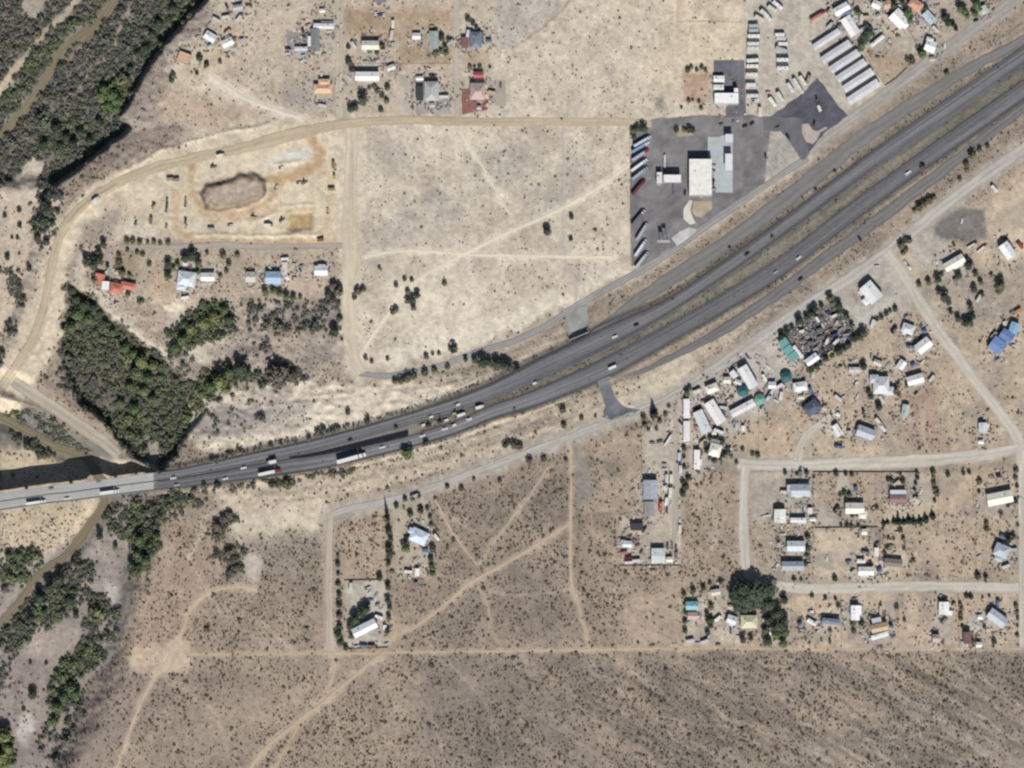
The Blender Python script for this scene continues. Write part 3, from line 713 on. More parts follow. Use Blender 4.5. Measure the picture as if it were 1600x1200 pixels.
# ------------------------------------------------------------------ roads
def strip(name, left, right, zfun, c_edge, c_mid, ncol=9, dz=0.12, var=0.06, seed=1, m=PAVE, parent=None, profile=None, streak=False):
    """sheet between two edge lines (map points), colours vary across and along"""
    n = len(left); t = np.linspace(0, 1, ncol)
    L_ = np.array(left, float); R_ = np.array(right, float)
    P = L_[:, None, :] * (1 - t)[None, :, None] + R_[:, None, :] * t[None, :, None]
    px = P[..., 0]; py = P[..., 1]
    z = zfun(px, py) + dz
    k = (HC - z) / HC
    V = np.stack([(px - 800) * MPP * k, (600 - py) * MPP * k, z], -1).reshape(-1, 3)
    if profile is None:
        profile = np.interp(t, [0, 0.12, 0.28, 0.5, 0.72, 0.88, 1], [-0.6, 0.4, 1.3, 0.0, 1.3, 0.4, -0.6])
    c = np.array(c_edge, float)[None, None] * (1 - profile)[None, :, None] + np.array(c_mid, float)[None, None] * profile[None, :, None]
    s = np.arange(n)[:, None]
    nn = fbm(s / 6.0 + 0 * t[None], t[None] * 6 + seed * 31 + 0 * s, seed, 3) - 0.5
    nb = fbm(s / 25.0 + 0 * t[None], t[None] * 2 + seed * 11 + 0 * s, seed + 5, 2) - 0.5
    c = c * (1 + var * 2 * nn + var * 1.5 * nb)[..., None]
    if streak:
        sk = fbm(s / 70.0 + 0 * t[None], t[None] * 11 + seed * 7 + 0 * s, seed + 61, 3) - 0.5
        c = c * (1 + 0.7 * sk)[..., None]
    lm = c.mean(-1, keepdims=True); c = lm + (c - lm) * 0.75
    i = np.arange(n * ncol).reshape(n, ncol)
    F = np.stack([i[:-1, :-1], i[1:, :-1], i[1:, 1:], i[:-1, 1:]], -1).reshape(-1, 4)
    me = big_mesh(name, V, F, lin(c.reshape(-1, 3)), m, True)
    me.polygons.foreach_get  # noqa
    o = put(name, me, parent)
    # faces must look up
    if me.polygons and me.polygons[0].normal.z < 0:
        me.flip_normals()
    return o

def zdrape(px, py):
    return sample(Z, px, py)

RIB = [0]
def ribbon(name, pts, width, c_edge, c_mid, jit=0.0, step=5, ncol=7, dz=0.12, var=0.06, seed=1, zfun=zdrape, parent=None, kind='structure'):
    s = smooth(pts, step)
    a = np.array(s)
    d = np.gradient(a, axis=0); d /= np.linalg.norm(d, axis=1)[:, None] + 1e-9
    nrm = np.stack([-d[:, 1], d[:, 0]], -1)
    if np.isscalar(width):
        wd = np.full(len(a), float(width))
    else:
        q = np.array([p for p in pts], float)
        key = np.concatenate([[0], np.cumsum(np.linalg.norm(np.diff(q, axis=0), axis=1))])
        ss = np.concatenate([[0], np.cumsum(np.linalg.norm(np.diff(a, axis=0), axis=1))])
        wd = np.interp(ss / ss[-1], key / key[-1], width)
    ar = np.arange(len(a)) * step
    jl = (fbm(ar / 18.0, ar * 0 + seed, seed, 3) - 0.5) * 2 * jit
    jr = (fbm(ar / 18.0, ar * 0 + seed + 9, seed + 3, 3) - 0.5) * 2 * jit
    l = a + nrm * (wd / 2 + jl)[:, None]; r = a - nrm * (wd / 2 + jr)[:, None]
    RIB[0] += 1
    if kind:
        clear([tuple(v) for v in a[::3]] + [tuple(a[-1])], line=float(np.median(wd)) + 1.0)
    o = strip(name, l, r, zfun, c_edge, c_mid, ncol, dz + 0.006 * (RIB[0] % 24), var, seed, parent=parent)
    if parent is None and kind:
        tag(o, kind=kind)
    return o

def patch(name, pts, c, dz=0.10, wob=1.2, var=0.07, grid=5, seed=1, zfix=None, m=PAVE, parent=None, dense=6):
    b = []
    n = len(pts)
    for k in range(n):
        p, q = Vector(pts[k]), Vector(pts[(k + 1) % n])
        s = max(1, int((q - p).length / dense))
        for j in range(s):
            v = p.lerp(q, j / s)
            b.append((v.x, v.y))
    B_ = np.array(b)
    clear(pts, soft=1, wob=0)
    B_[:, 0] += wob * 2 * (fbm(B_[:, 0] / 7, B_[:, 1] / 7, seed + 40, 2) - 0.5)
    B_[:, 1] += wob * 2 * (fbm(B_[:, 0] / 7, B_[:, 1] / 7, seed + 80, 2) - 0.5)
    gx, gy = np.meshgrid(np.arange(B_[:, 0].min(), B_[:, 0].max(), grid), np.arange(B_[:, 1].min(), B_[:, 1].max(), grid))
    gx = gx.ravel(); gy = gy.ravel()
    ins = inside(gx, gy, [tuple(v) for v in B_]) & (seg_dist(gx, gy, [tuple(v) for v in B_], True) > grid * 0.35)
    G = np.stack([gx[ins], gy[ins]], -1)
    allp = np.concatenate([B_, G]) if len(G) else B_
    nb = len(B_)
    res = geometry.delaunay_2d_cdt([Vector(v) for v in allp], [(i, (i + 1) % nb) for i in range(nb)], [], 1, 1e-5)
    vs = np.array([tuple(v) for v in res[0]])
    fs = [f for f in res[2] if len(f) == 3]
    z = (np.full(len(vs), float(zfix)) if zfix is not None else sample(Z, vs[:, 0], vs[:, 1])) + dz
    k = (HC - z) / HC
    V = np.stack([(vs[:, 0] - 800) * MPP * k, (600 - vs[:, 1]) * MPP * k, z], -1)
    cc = np.array(c, float)[None] * (1 + var * 2 * (fbm(vs[:, 0] / 16, vs[:, 1] / 16, seed, 3) - 0.5) + var * 1.3 * (fbm(vs[:, 0] / 5, vs[:, 1] / 5, seed + 3, 2) - 0.5))[:, None]
    me = big_mesh(name, V, fs, lin(cc), m, True)
    up = sum(p.normal.z for p in me.polygons)
    if up < 0:
        me.flip_normals()
    o = put(name, me, parent)
    if parent is None:
        tag(o, kind='structure')
    return o

# --- freeway: two carriageways, bridge deck, ramps
ASP = (113, 113, 116); ASPL = (114, 115, 119); ASPD = (80, 81, 88)
xs_l = np.concatenate([np.arange(245, 1700, 6), np.arange(1700, 2600, 40)])
def fzp(px, py):
    return fz(px)
def lane_lines(road, tp, bt, xs, fr, dz, w=0.085):
    for k, f in enumerate(fr):
        y = tp(xs) * (1 - f) + bt(xs) * f
        if f in (0.42, 0.58):          # dashed line between the lanes
            V = []; Fq = []
            for q in range(0, len(xs) - 1):
                for a0, a1 in ((0.1, 0.35), (0.6, 0.85)):
                    x0 = xs[q] + (xs[q + 1] - xs[q]) * a0; x1 = xs[q] + (xs[q + 1] - xs[q]) * a1
                    y0 = np.interp(x0, xs, y); y1 = np.interp(x1, xs, y)
                    i0 = len(V)
                    for (xx, yy) in ((x0, y0 - w), (x0, y0 + w), (x1, y1 + w), (x1, y1 - w)):
                        V.append(tuple(W(xx, yy, float(fz(xx)) + dz)))
                    Fq.append((i0, i0 + 1, i0 + 2, i0 + 3))
            o = put('lane_dashes', big_mesh('lane_dashes', V, Fq, None, mat((172, 172, 168), 0.8)), road)
        else:
            l = np.stack([xs, y - w], -1); r = np.stack([xs, y + w], -1)
            strip('edge_line', l, r, fzp, (176, 176, 170), (176, 176, 170), 2, dz, 0.0, parent=road)

prof = np.array([0.05, 0.1, 0.75, 1, 0.8, 1, 0.9, 0.55, 0.15, 0.2])
def carriage(name, tp, bt, label, seed, flip=False):
    l = np.stack([xs_l, tp(xs_l)], -1); r = np.stack([xs_l, bt(xs_l)], -1)
    o = strip(name, l, r, fzp, ASPD, ASPL, 21, 0.0, 0.08, seed, profile=np.interp(np.linspace(0, 1, 21), np.linspace(0, 1, 10), prof[::-1] if flip else prof), streak=True)
    tag(o, label, kind='structure')
    lane_lines(o, tp, bt, xs_l, (0.24, 0.58, 0.9) if not flip else (0.1, 0.42, 0.76), 0.012)
    return o
carriage('freeway_carriageway', N_TOP, N_BOT, 'northern asphalt carriageway of the freeway', 3)
carriage('freeway_carriageway', S_TOP, S_BOT, 'southern asphalt carriageway of the freeway', 8, True)
# new black paving in the tip of the median
xs_w = np.arange(452, 641, 6.0)
l = np.stack([xs_w, N_BOT(xs_w) + 0.3 + (xs_w - 452) / 188 * 7.0], -1); r = np.stack([xs_w, S_TOP(xs_w) + 0.3], -1)
l[:, 1] = np.minimum(l[:, 1], r[:, 1] - 1.0)
o = strip('median_paving', l, r, fzp, (38, 39, 50), (34, 35, 46), 4, 0.02, 0.1, 5)
tag(o, kind='structure')
l2 = np.stack([xs_w, N_BOT(xs_w) + 0.05], -1)
r2 = l.copy(); r2[:, 1] -= 0.3
o = strip('median_paving', l2, r2, fzp, (122, 118, 114), (128, 124, 120), 4, -0.06, 0.1, 6)
tag(o, kind='structure')
# ramps
def off(px, py):
    return np.maximum(sample(Z, px, py), 0.0)
o = ribbon('freeway_ramp', [(1700, 10), (1600, 62), (1500, 116), (1360, 207), (1290, 262), (1220, 318), (1130, 384), (1040, 441), (985, 478), (930, 517), (890, 540)], [10, 14, 18, 24, 26, 26, 25, 22, 16, 8, 3], (120, 118, 116), (130, 129, 128), 2.0, dz=0.16, seed=12, var=0.06)
o['label'] = 'wide pale grey ramp north of the freeway carriageways'
o = ribbon('freeway_ramp', [(1680, 112), (1600, 168), (1500, 246), (1440, 292), (1360, 352), (1290, 402), (1220, 455), (1130, 515), (1060, 553), (1000, 580), (950, 594)], [9, 15, 17, 18, 19, 18, 17, 15, 10, 6, 2], (110, 108, 107), (124, 123, 123), 2.0, dz=0.16, seed=13, var=0.06)
o['label'] = 'grey ramp south of the freeway carriageways'

# --- frontage roads and streets
GREY = (166, 161, 150); GREYM = (172, 168, 160)
def road(pts, width, ce, cm, label, name='road', jit=1.5, seed=1, dz=0.12, var=0.08):
    o = ribbon(name, pts, width, ce, cm, jit, dz=dz, seed=seed, var=var)
    o['label'] = label
    return o
road([(1700, -75), (1640, -38), (1580, 5), (1500, 60), (1420, 120), (1340, 178), (1290, 214), (1258, 240)], [17, 17, 17, 17, 17, 16, 14, 12], (158, 152, 144), (168, 163, 156), 'light grey frontage road along the north side of the freeway', 'frontage_road', seed=21)
road([(1262, 246), (1200, 287), (1120, 341), (1050, 392), (1000, 423), (940, 456), (905, 476), (885, 489), (820, 526), (740, 553), (690, 571), (640, 582), (600, 588), (562, 584)], [10, 10, 11, 11, 11, 10, 10, 10, 9, 9, 9, 9, 9, 8], (138, 136, 134), (160, 158, 155), 'narrow asphalt frontage road between the truck stop and the open field', 'frontage_road', seed=22)
road([(1700, 162), (1600, 232), (1500, 303), (1430, 358), (1385, 395), (1330, 433), (1230, 498), (1130, 567), (1070, 608), (1020, 633), (960, 655), (900, 679), (820, 708), (740, 738), (650, 770), (590, 787), (545, 795), (515, 806)], [18, 18, 18, 18, 18, 18, 17, 16, 14, 11, 10, 10, 10, 10, 10, 10, 10, 10], (172, 166, 156), (184, 179, 170), 'light grey frontage road along the south side of the freeway', 'frontage_road', seed=23)
road([(515, 803), (514, 850), (514, 930), (516, 1018)], [13, 10, 10, 9], (182, 168, 148), (188, 177, 160), 'straight pale gravel lane west of the southern house plots', 'gravel_road', seed=24)
road([(1385, 395), (1412, 430), (1450, 492), (1505, 570), (1560, 642), (1592, 690), (1597, 740)], [19, 18, 17, 16, 16, 17, 17], (190, 180, 164), (200, 192, 178), 'diagonal gravel street running south-east from the frontage road', 'gravel_road', seed=25)
road([(1152, 724), (1200, 727), (1300, 725), (1420, 721), (1510, 714), (1560, 707), (1592, 700)], [17, 19, 19, 19, 19, 17, 14], (190, 180, 164), (200, 192, 178), 'upper gravel street between the eastern houses', 'gravel_road', seed=26)
road([(1246, 722), (1250, 700), (1262, 678), (1285, 660), (1302, 645), (1310, 630)], [14, 13, 12, 11, 10, 6], (190, 180, 164), (200, 192, 178), 'short curved gravel lane north of the upper street', 'gravel_road', seed=27)
road([(1165, 728), (1162, 780), (1162, 840), (1166, 885), (1180, 912)], 15, (190, 180, 164), (200, 192, 178), 'gravel lane west of the eastern houses', 'gravel_road', seed=28)
road([(1172, 908), (1230, 918), (1320, 919), (1420, 916), (1520, 917), (1700, 921)], 16, (190, 180, 164), (200, 192, 178), 'lower gravel street between the eastern houses', 'gravel_road', seed=29)
road([(1597, 725), (1597, 800), (1598, 910), (1599, 1012)], 13, (190, 180, 164), (200, 192, 178), 'gravel street at the east edge beside the houses', 'gravel_road', seed=30, dz=0.15)
road([(531, -60), (531, 60), (530, 120), (530, 183)], 11, (186, 172, 150), (194, 182, 162), 'pale unpaved street between the north-west houses', 'dirt_road', seed=31)
road([(716, -60), (712, 40), (713, 120), (716, 186)], 9, (178, 166, 148), (187, 176, 160), 'pale unpaved street beside the slate roofed house', 'dirt_road', seed=32)
road([(1062, -60), (1061, 20), (1060, 44)], 6, (205, 184, 154), (210, 190, 160), 'short pale lane at the north edge', 'dirt_road', seed=33)
road([(-60, 690), (0, 608), (38, 552), (62, 500), (76, 440), (92, 372), (122, 328), (165, 297), (220, 270), (300, 248), (390, 228), (470, 207), (540, 194), (620, 188), (720, 190), (850, 190), (960, 191), (1018, 194)], [18, 15, 13, 12, 12, 13, 14, 14, 15, 15, 16, 20, 14, 13, 12, 12, 12, 10], (190, 170, 138), (196, 178, 148), 'graded brown construction road curving along the river bench', 'dirt_road', 1.6, seed=34, dz=0.14)
road([(552, 196), (549, 260), (546, 330), (546, 400), (544, 480), (548, 540), (566, 583)], [20, 19, 22, 24, 20, 20, 14], (205, 188, 160), (211, 196, 172), 'wide pale dirt road along the west side of the field', 'dirt_road', 2.0, seed=35)
road([(186, 386), (260, 386), (340, 383), (420, 386), (535, 384)], [8, 8, 9, 9, 9], (166, 156, 142), (174, 166, 153), 'grey driveway in front of the ranch houses', 'driveway', 1.0, seed=36)
road([(170, 395), (172, 420), (178, 432)], 10, (158, 150, 140), (166, 158, 148), 'grey drive leading to the red tiled house', 'driveway', 1.0, seed=37, dz=0.16)
road([(243, 390), (232, 405), (222, 430)], 6, (166, 154, 138), (172, 160, 145), 'narrow drive beside the round dry garden', 'driveway', 1.0, seed=38, dz=0.16)
road([(20, 596), (60, 622), (110, 655), (160, 690), (186, 712)], [16, 18, 18, 18, 16], (176, 164, 146), (184, 173, 156), 'pale gravel track on the berm above the river', 'dirt_road', 1.4, seed=39)
road([(1010, 640), (1050, 640), (1058, 700), (1057, 790), (1050, 870)], [6, 8, 9, 9, 6], (176, 166, 152), (182, 172, 158), 'gravel drive through the storage yard', 'driveway', 1.0, seed=40, dz=0.15)
for nme, lb, pts, wd, c_ in TRACKS:
    o = ribbon(nme, pts, wd * 0.5, c_, tuple(v * 1.02 for v in c_), 1.4, dz=0.10, seed=int(pts[0][0]) % 97, var=0.05)

# --- paved yards and slabs
def yard(name, pts, c, label, seed=1, dz=0.10, wob=1.2, var=0.12):
    o = patch(name, pts, c, dz, wob, var, seed=seed)
    o['label'] = label
    return o
yard('asphalt_yard', [(988, 198), (1020, 186), (1100, 180), (1180, 180), (1205, 186), (1200, 230), (1195, 285), (1130, 328), (1055, 382), (1003, 416), (987, 416), (984, 300)], (126, 124, 126), 'grey asphalt yard of the truck stop', 1, 0.10, 2.0, 0.2)
yard('asphalt_yard', [(1200, 184), (1250, 149), (1277, 121), (1292, 141), (1324, 182), (1292, 203), (1262, 240), (1240, 228), (1225, 200)], (92, 92, 102), 'dark asphalt triangle south of the parked campers', 2, 0.14, 3.0, 0.2)
yard('asphalt_yard', [(1192, 182), (1250, 184), (1264, 238), (1254, 252), (1236, 226), (1220, 206), (1194, 204)], (112, 112, 117), 'asphalt link from the truck stop to the frontage road', 31, 0.18, 2.0)
yard('asphalt_yard', [(1115, 94), (1163, 94), (1166, 183), (1134, 183), (1134, 163), (1115, 160)], (112, 112, 120), 'dark asphalt yard around the white office building', 3, 0.14, 0.4)
yard('concrete_slab', [(1106, 214), (1123, 214), (1131, 211), (1145, 210), (1145, 301), (1118, 301), (1113, 260), (1106, 245)], (178, 184, 186), 'pale concrete apron east of the truck stop store', 4, 0.16, 0.3, 0.05)
yard('concrete_slab', [(1049, 372), (1062, 362), (1076, 355), (1089, 358), (1086, 364), (1070, 376), (1058, 384)], (190, 188, 188), 'pale concrete pad beside the frontage road', 5, 0.16, 0.4)
yard('traffic_island', [(1078, 312), (1068, 326), (1068, 342), (1078, 351), (1087, 349), (1083, 340), (1079, 330), (1082, 314)], (204, 202, 192), 'curved white concrete strip below the truck stop store', 6, 0.16, 0.3)
yard('traffic_island', [(1084, 314), (1112, 314), (1113, 326), (1096, 340), (1086, 338), (1081, 330)], (170, 160, 140), 'gravel island enclosed by the curved white strip', 7, 0.17, 0.5)
yard('traffic_island', [(1055, 197), (1082, 197), (1083, 211), (1060, 214)], (178, 168, 142), 'small planted island north of the truck fuel canopy', 8, 0.17, 0.5)
yard('traffic_island', [(1253, 194), (1263, 193), (1270, 203), (1278, 205), (1290, 198), (1293, 200), (1282, 207), (1277, 218), (1270, 225), (1260, 222), (1253, 208)], (178, 166, 160), 'rounded pale island on the dark asphalt triangle', 9, 0.2, 0.4)
yard('asphalt_yard', [(880, 484), (918, 478), (919, 522), (904, 526), (890, 530), (884, 508)], (150, 152, 150), 'grey paved approach north of the underpass', 10, 0.14, 0.2)
yard('asphalt_yard', [(935, 597), (951, 594), (962, 622), (975, 636), (1000, 640), (985, 650), (958, 656), (940, 652), (946, 636), (940, 616)], (116, 118, 126), 'dark paved approach south of the underpass', 11, 0.2, 0.4)
yard('concrete_slab', [(447, 50), (484, 52), (484, 78), (450, 78)], (154, 148, 144), 'grey gravel pad beside the long grey shed', 12, 0.12)
yard('concrete_slab', [(650, 157), (704, 156), (704, 178), (650, 178)], (164, 158, 152), 'grey yard south of the large light grey roof', 13, 0.12)
yard('concrete_slab', [(624, 118), (640, 118), (642, 175), (626, 178)], (184, 176, 164), 'pale driveway west of the large light grey roof', 14, 0.12)
yard('brick_yard', [(721, 139), (733, 139), (734, 156), (762, 155), (762, 171), (722, 179)], (138, 98, 94), 'reddish brown paved yard wrapped round the taupe roof', 15, 0.12, 0.3)
yard('concrete_slab', [(763, 124), (790, 126), (790, 166), (764, 164)], (174, 164, 154), 'grey gravel pad east of the taupe roofed house', 16, 0.12)
yard('concrete_slab', [(1232, 768), (1262, 766), (1266, 792), (1240, 796), (1212, 792), (1213, 775)], (172, 166, 156), 'grey yard south of the pale blue roof', 17, 0.12)
yard('concrete_slab', [(1312, 738), (1322, 738), (1330, 770), (1318, 776), (1306, 768)], (178, 170, 158), 'grey drive north of the L shaped cream house', 18, 0.12)
yard('concrete_slab', [(1273, 788), (1284, 784), (1292, 808), (1350, 816), (1348, 822), (1282, 822), (1274, 815)], (172, 164, 154), 'grey curved drive west of the L shaped cream house', 19, 0.12)
yard('concrete_slab', [(1417, 740), (1431, 740), (1430, 780), (1417, 782)], (170, 164, 156), 'grey drive between the maroon roof and the hedge', 20, 0.12)
yard('concrete_slab', [(1322, 940), (1346, 940), (1348, 970), (1322, 968)], (176, 170, 160), 'grey slab under the upright white house', 21, 0.12)
yard('concrete_slab', [(1382, 940), (1396, 938), (1400, 990), (1386, 992)], (174, 168, 158), 'grey driveway east of the tan roof', 22, 0.12)
yard('concrete_slab', [(1461, 945), (1470, 965), (1490, 965), (1485, 1000), (1458, 1000), (1456, 970)], (176, 168, 156), 'grey yard south of the white L shaped house', 23, 0.12)
yard('concrete_slab', [(1512, 962), (1535, 955), (1545, 968), (1532, 990), (1514, 984)], (182, 174, 166), 'pale concrete yard north of the maroon shed', 24, 0.12)
yard('concrete_slab', [(448, 239), (468, 236), (482, 237), (480, 246), (450, 249)], (206, 204, 198), 'white concrete pad on the construction site', 25, 0.16, 0.3)
yard('concrete_slab', [(984, 829), (1002, 829), (1008, 835), (985, 836)], (204, 188, 166), 'pale slab below the charcoal carport', 26, 0.14, 0.3)

# --- water
def zc(z):
    return lambda px, py: np.full(np.shape(px), float(z))
WATER, nt, N, L, B = new_mat('muddy_water')
at = N.new('ShaderNodeAttribute'); at.attribute_name = 'col'
L.new(at.outputs['Color'], B.inputs['Base Color'])
B.inputs['Roughness'].default_value = 0.25
geo = N.new('ShaderNodeNewGeometry')
nz = N.new('ShaderNodeTexNoise'); nz.inputs['Scale'].default_value = 1.5
L.new(geo.outputs['Position'], nz.inputs['Vector'])
bp = N.new('ShaderNodeBump'); bp.inputs['Strength'].default_value = 0.2
L.new(nz.outputs['Fac'], bp.inputs['Height']); L.new(bp.outputs[0], B.inputs['Normal'])
o = ribbon('river', [(216, -70), (180, 0), (150, 40), (125, 56), (100, 75), (82, 105), (65, 135), (35, 175), (0, 212), (-60, 290)], [14, 13, 13, 14, 12, 11, 10, 11, 12, 14], (146, 132, 102), (130, 118, 88), 3.0, zfun=zc(-18.6), dz=0, seed=51)
o['label'] = 'muddy brown river between the thickets'; o.data.materials[0] = WATER
o = ribbon('river', [(-60, 640), (0, 652), (40, 672), (90, 700), (128, 712), (150, 740), (163, 782), (140, 822), (110, 862), (60, 900), (20, 955), (-60, 1040)], [15, 13, 13, 14, 16, 17, 17, 15, 13, 12, 12, 13], (144, 130, 100), (128, 116, 86), 3.0, zfun=zc(-20.4), dz=0, seed=52)
o['label'] = 'muddy brown river passing under the bridge'; o.data.materials[0] = WATER

# ------------------------------------------------------------------ mesh builder
class MB:
    def __init__(s):
        s.v = []; s.f = []; s.mi = []
    def add(s, vs, fs, mi=0):
        b = len(s.v)
        s.v += [tuple(v) for v in vs]
        s.f += [tuple(i + b for i in f) for f in fs]
        s.mi += [mi] * len(fs)
        return s
    def box(s, cx, cy, z0, lx, ly, lz, mi=0, tx=1.0, ty=1.0, bev=0.0):
        """box on z0, top face scaled by tx, ty"""
        v = []
        for z, a, b in ((z0, 1, 1), (z0 + lz, tx, ty)):
            for sx, sy in ((-1, -1), (1, -1), (1, 1), (-1, 1)):
                v.append((cx + sx * lx / 2 * a, cy + sy * ly / 2 * b, z))
        return s.add(v, [(3, 2, 1, 0), (4, 5, 6, 7), (0, 1, 5, 4), (1, 2, 6, 5), (2, 3, 7, 6), (3, 0, 4, 7)], mi)
    def prism(s, prof, y0, y1, mi=0, inset=0.0):
        """side profile (x,z) pulled from y0 to y1"""
        n = len(prof)
        v = [(x, y0, z) for x, z in prof] + [(x, y1, z) for x, z in prof]
        f = [tuple(range(n)), tuple(range(2 * n - 1, n - 1, -1))]
        f += [(i, i + n, (i + 1) % n + n, (i + 1) % n) for i in range(n)]
        return s.add(v, f, mi)
    def cyl(s, c, axis, r, h, n=10, mi=0, r2=None):
        r2 = r if r2 is None else r2
        v = []; c = Vector(c)
        for k in range(2):
            rr = r if k == 0 else r2
            for i in range(n):
                a = 2 * math.pi * i / n
                p = (rr * math.cos(a), rr * math.sin(a), (k - 0.5) * h)
                if axis == 'y': p = (p[0], p[2], p[1])
                if axis == 'x': p = (p[2], p[0], p[1])
                v.append(c + Vector(p))
        f = [tuple(range(n))[::-1], tuple(range(n, 2 * n))] + [(i, (i + 1) % n, (i + 1) % n + n, i + n) for i in range(n)]
        return s.add(v, f, mi)
    def mesh(s, name, mats):
        me = bpy.data.meshes.new(name)
        me.from_pydata(s.v, [], s.f)
        for m in (mats if isinstance(mats, (list, tuple)) else [mats]):
            me.materials.append(m)
        if any(s.mi):
            me.polygons.foreach_set('material_index', s.mi)
        me.validate()
        import bmesh as _b
        bm = _b.new(); bm.from_mesh(me); _b.ops.recalc_face_normals(bm, faces=bm.faces); bm.to_mesh(me); bm.free()
        return me
    def build(s, name, mats, parent=None, loc=None, rz=0):
        o = put(name, s.mesh(name, mats), parent)
        if loc is not None: o.location = loc
        if rz: o.rotation_euler = (0, 0, rz)
        return o
# ------------------------------------------------------------------ vegetation
clear([(-60, 640), (0, 652), (40, 672), (90, 700), (128, 712), (150, 740), (163, 782), (140, 822), (110, 862), (60, 900), (20, 955), (-60, 1040)], line=16)
clear([(216, -70), (180, 0), (150, 40), (125, 56), (100, 75), (82, 105), (65, 135), (35, 175), (0, 212), (-60, 290)], line=15)
clear([(140, -40), (120, 0), (100, 25), (80, 40), (55, 70), (35, 95), (0, 135), (-40, 180)], line=12)
clear([(20, 118), (0, 150), (-40, 190)], line=10)
clear([(215, -30), (200, 20), (185, 50), (178, 75), (160, 95), (140, 115), (128, 130), (124, 150)], line=5)
clear([(105, 95), (120, 75), (150, 50)], line=9)
clear([(20, 596), (60, 622), (110, 655), (160, 690), (186, 712)], line=22)
clear([(35, 0), (75, -10), (70, 20), (45, 32), (35, 20)])
for pts, wd in [([(1258, 240), (1040, 400), (885, 489), (740, 553), (562, 584)], 12), ([(1600, 232), (1230, 498), (960, 655), (740, 738), (515, 806)], 15), ([(514, 800), (516, 1018)], 13),
                ([(1360, 207), (1220, 318), (1040, 441), (930, 517)], 26), ([(1600, 168), (1360, 352), (1130, 515), (1000, 580)], 19), ([(1385, 395), (1450, 492), (1560, 642), (1597, 740)], 17),
                ([(1152, 724), (1300, 725), (1510, 714), (1592, 700)], 18), ([(1165, 728), (1162, 840), (1180, 912)], 16), ([(1172, 908), (1320, 919), (1700, 921)], 18), ([(1598, 725), (1599, 1012)], 14),
                ([(531, -60), (530, 183)], 12), ([(714, -60), (716, 186)], 11), ([(546, 196), (546, 400), (548, 540), (566, 583)], 22), ([(1580, 5), (1420, 120), (1258, 240)], 18)]:
    clear(smooth(pts, 12), line=wd)

gap = fbm(PX / 8, PY / 8, 701, 3)
THICK *= np.clip(0.45 + 3.0 * (gap - 0.38), np.where((PX < 340) & (PY < 300), 0.55, 0.12), 1)
clus = fbm(PX / 26, PY / 26, 801, 3); clus2 = fbm(PX / 90, PY / 90, 811, 3)
SCRUB *= np.clip(0.5 + 1.9 * (clus - 0.36) + 1.4 * (clus2 - 0.45), 0.2, 1.25)
def leaf_cloud(n, rng, size=0.34, flat=0.75, shape='round'):
    """leaf sized triangles spread through a unit crown"""
    V = []; 
    for i in range(n):
        while True:
            p = rng.uniform(-1, 1, 3)
            r = np.linalg.norm(p)
            if 0.45 < r < 1.0 or (r <= 0.45 and rng.rand() < 0.25):
                break
        if shape == 'cone':
            h = rng.rand() ** 1.6
            a = rng.rand() * 6.283; q = (1 - h) * (0.55 + 0.45 * rng.rand())
            p = np.array([q * math.cos(a), q * math.sin(a), h * 2 - 1])
        if shape == 'lobed':
            c = LOB[rng.randint(len(LOB))]
            p = p * 0.55 + c
        nrm = p / (np.linalg.norm(p) + 1e-6) + rng.normal(0, 0.45, 3) + np.array([0, 0, 0.35])
        nrm /= np.linalg.norm(nrm)
        t = np.cross(nrm, rng.normal(0, 1, 3)); t /= np.linalg.norm(t) + 1e-9
        b = np.cross(nrm, t)
        s = size * (0.7 + 0.6 * rng.rand())
        p = p * np.array([1, 1, flat])
        V += [p + t * s, p - t * s * 0.5 + b * s * 0.87, p - t * s * 0.5 - b * s * 0.87]
    return np.array(V)
LOB = [np.array(v) for v in ((0.45, 0.1, 0.1), (-0.35, 0.35, 0), (-0.2, -0.45, -0.05), (0.15, -0.1, 0.45), (0.1, 0.5, -0.1))]

def scatter(dens, step, x0, x1, y0, y1, seed):
    rng = np.random.RandomState(seed)
    gx, gy = np.meshgrid(np.arange(x0, x1, step), np.arange(y0, y1, step))
    gx = gx.ravel() + rng.uniform(-0.55, 0.55, gx.size) * step
    gy = gy.ravel() + rng.uniform(-0.55, 0.55, gy.size) * step
    d = sample(dens, gx, gy)
    k = rng.rand(gx.size) < d
    return gx[k], gy[k], rng

def plant_mass(name, px, py, rad, hgt, cols, temps, rng, label, cat):
    T = np.stack(temps)                       # variants, verts, 3
    n = len(px); nv = T.shape[1]
    var = rng.randint(0, len(temps), n)
    a = rng.uniform(0, 6.283, n)
    z = sample(Z, px, py); k = (HC - z) / HC
    t = T[var]
    x = (t[..., 0] * np.cos(a)[:, None] - t[..., 1] * np.sin(a)[:, None]) * rad[:, None]
    y = (t[..., 0] * np.sin(a)[:, None] + t[..., 1] * np.cos(a)[:, None]) * rad[:, None]
    zz = (t[..., 2] * 0.5 + 0.42) * hgt[:, None]
    V = np.stack([x + ((px - 800) * MPP * k)[:, None], y + ((600 - py) * MPP * k)[:, None], zz + z[:, None]], -1).reshape(-1, 3)
    F = np.arange(n * nv).reshape(-1, 3)
    C = np.repeat(cols, nv, axis=0) * rng.uniform(0.8, 1.2, (n * nv // 3)).repeat(3)[:, None]
    o = put(name, big_mesh(name, V, F, C, LEAF))
    tag(o, label, cat, kind='stuff')
    return o

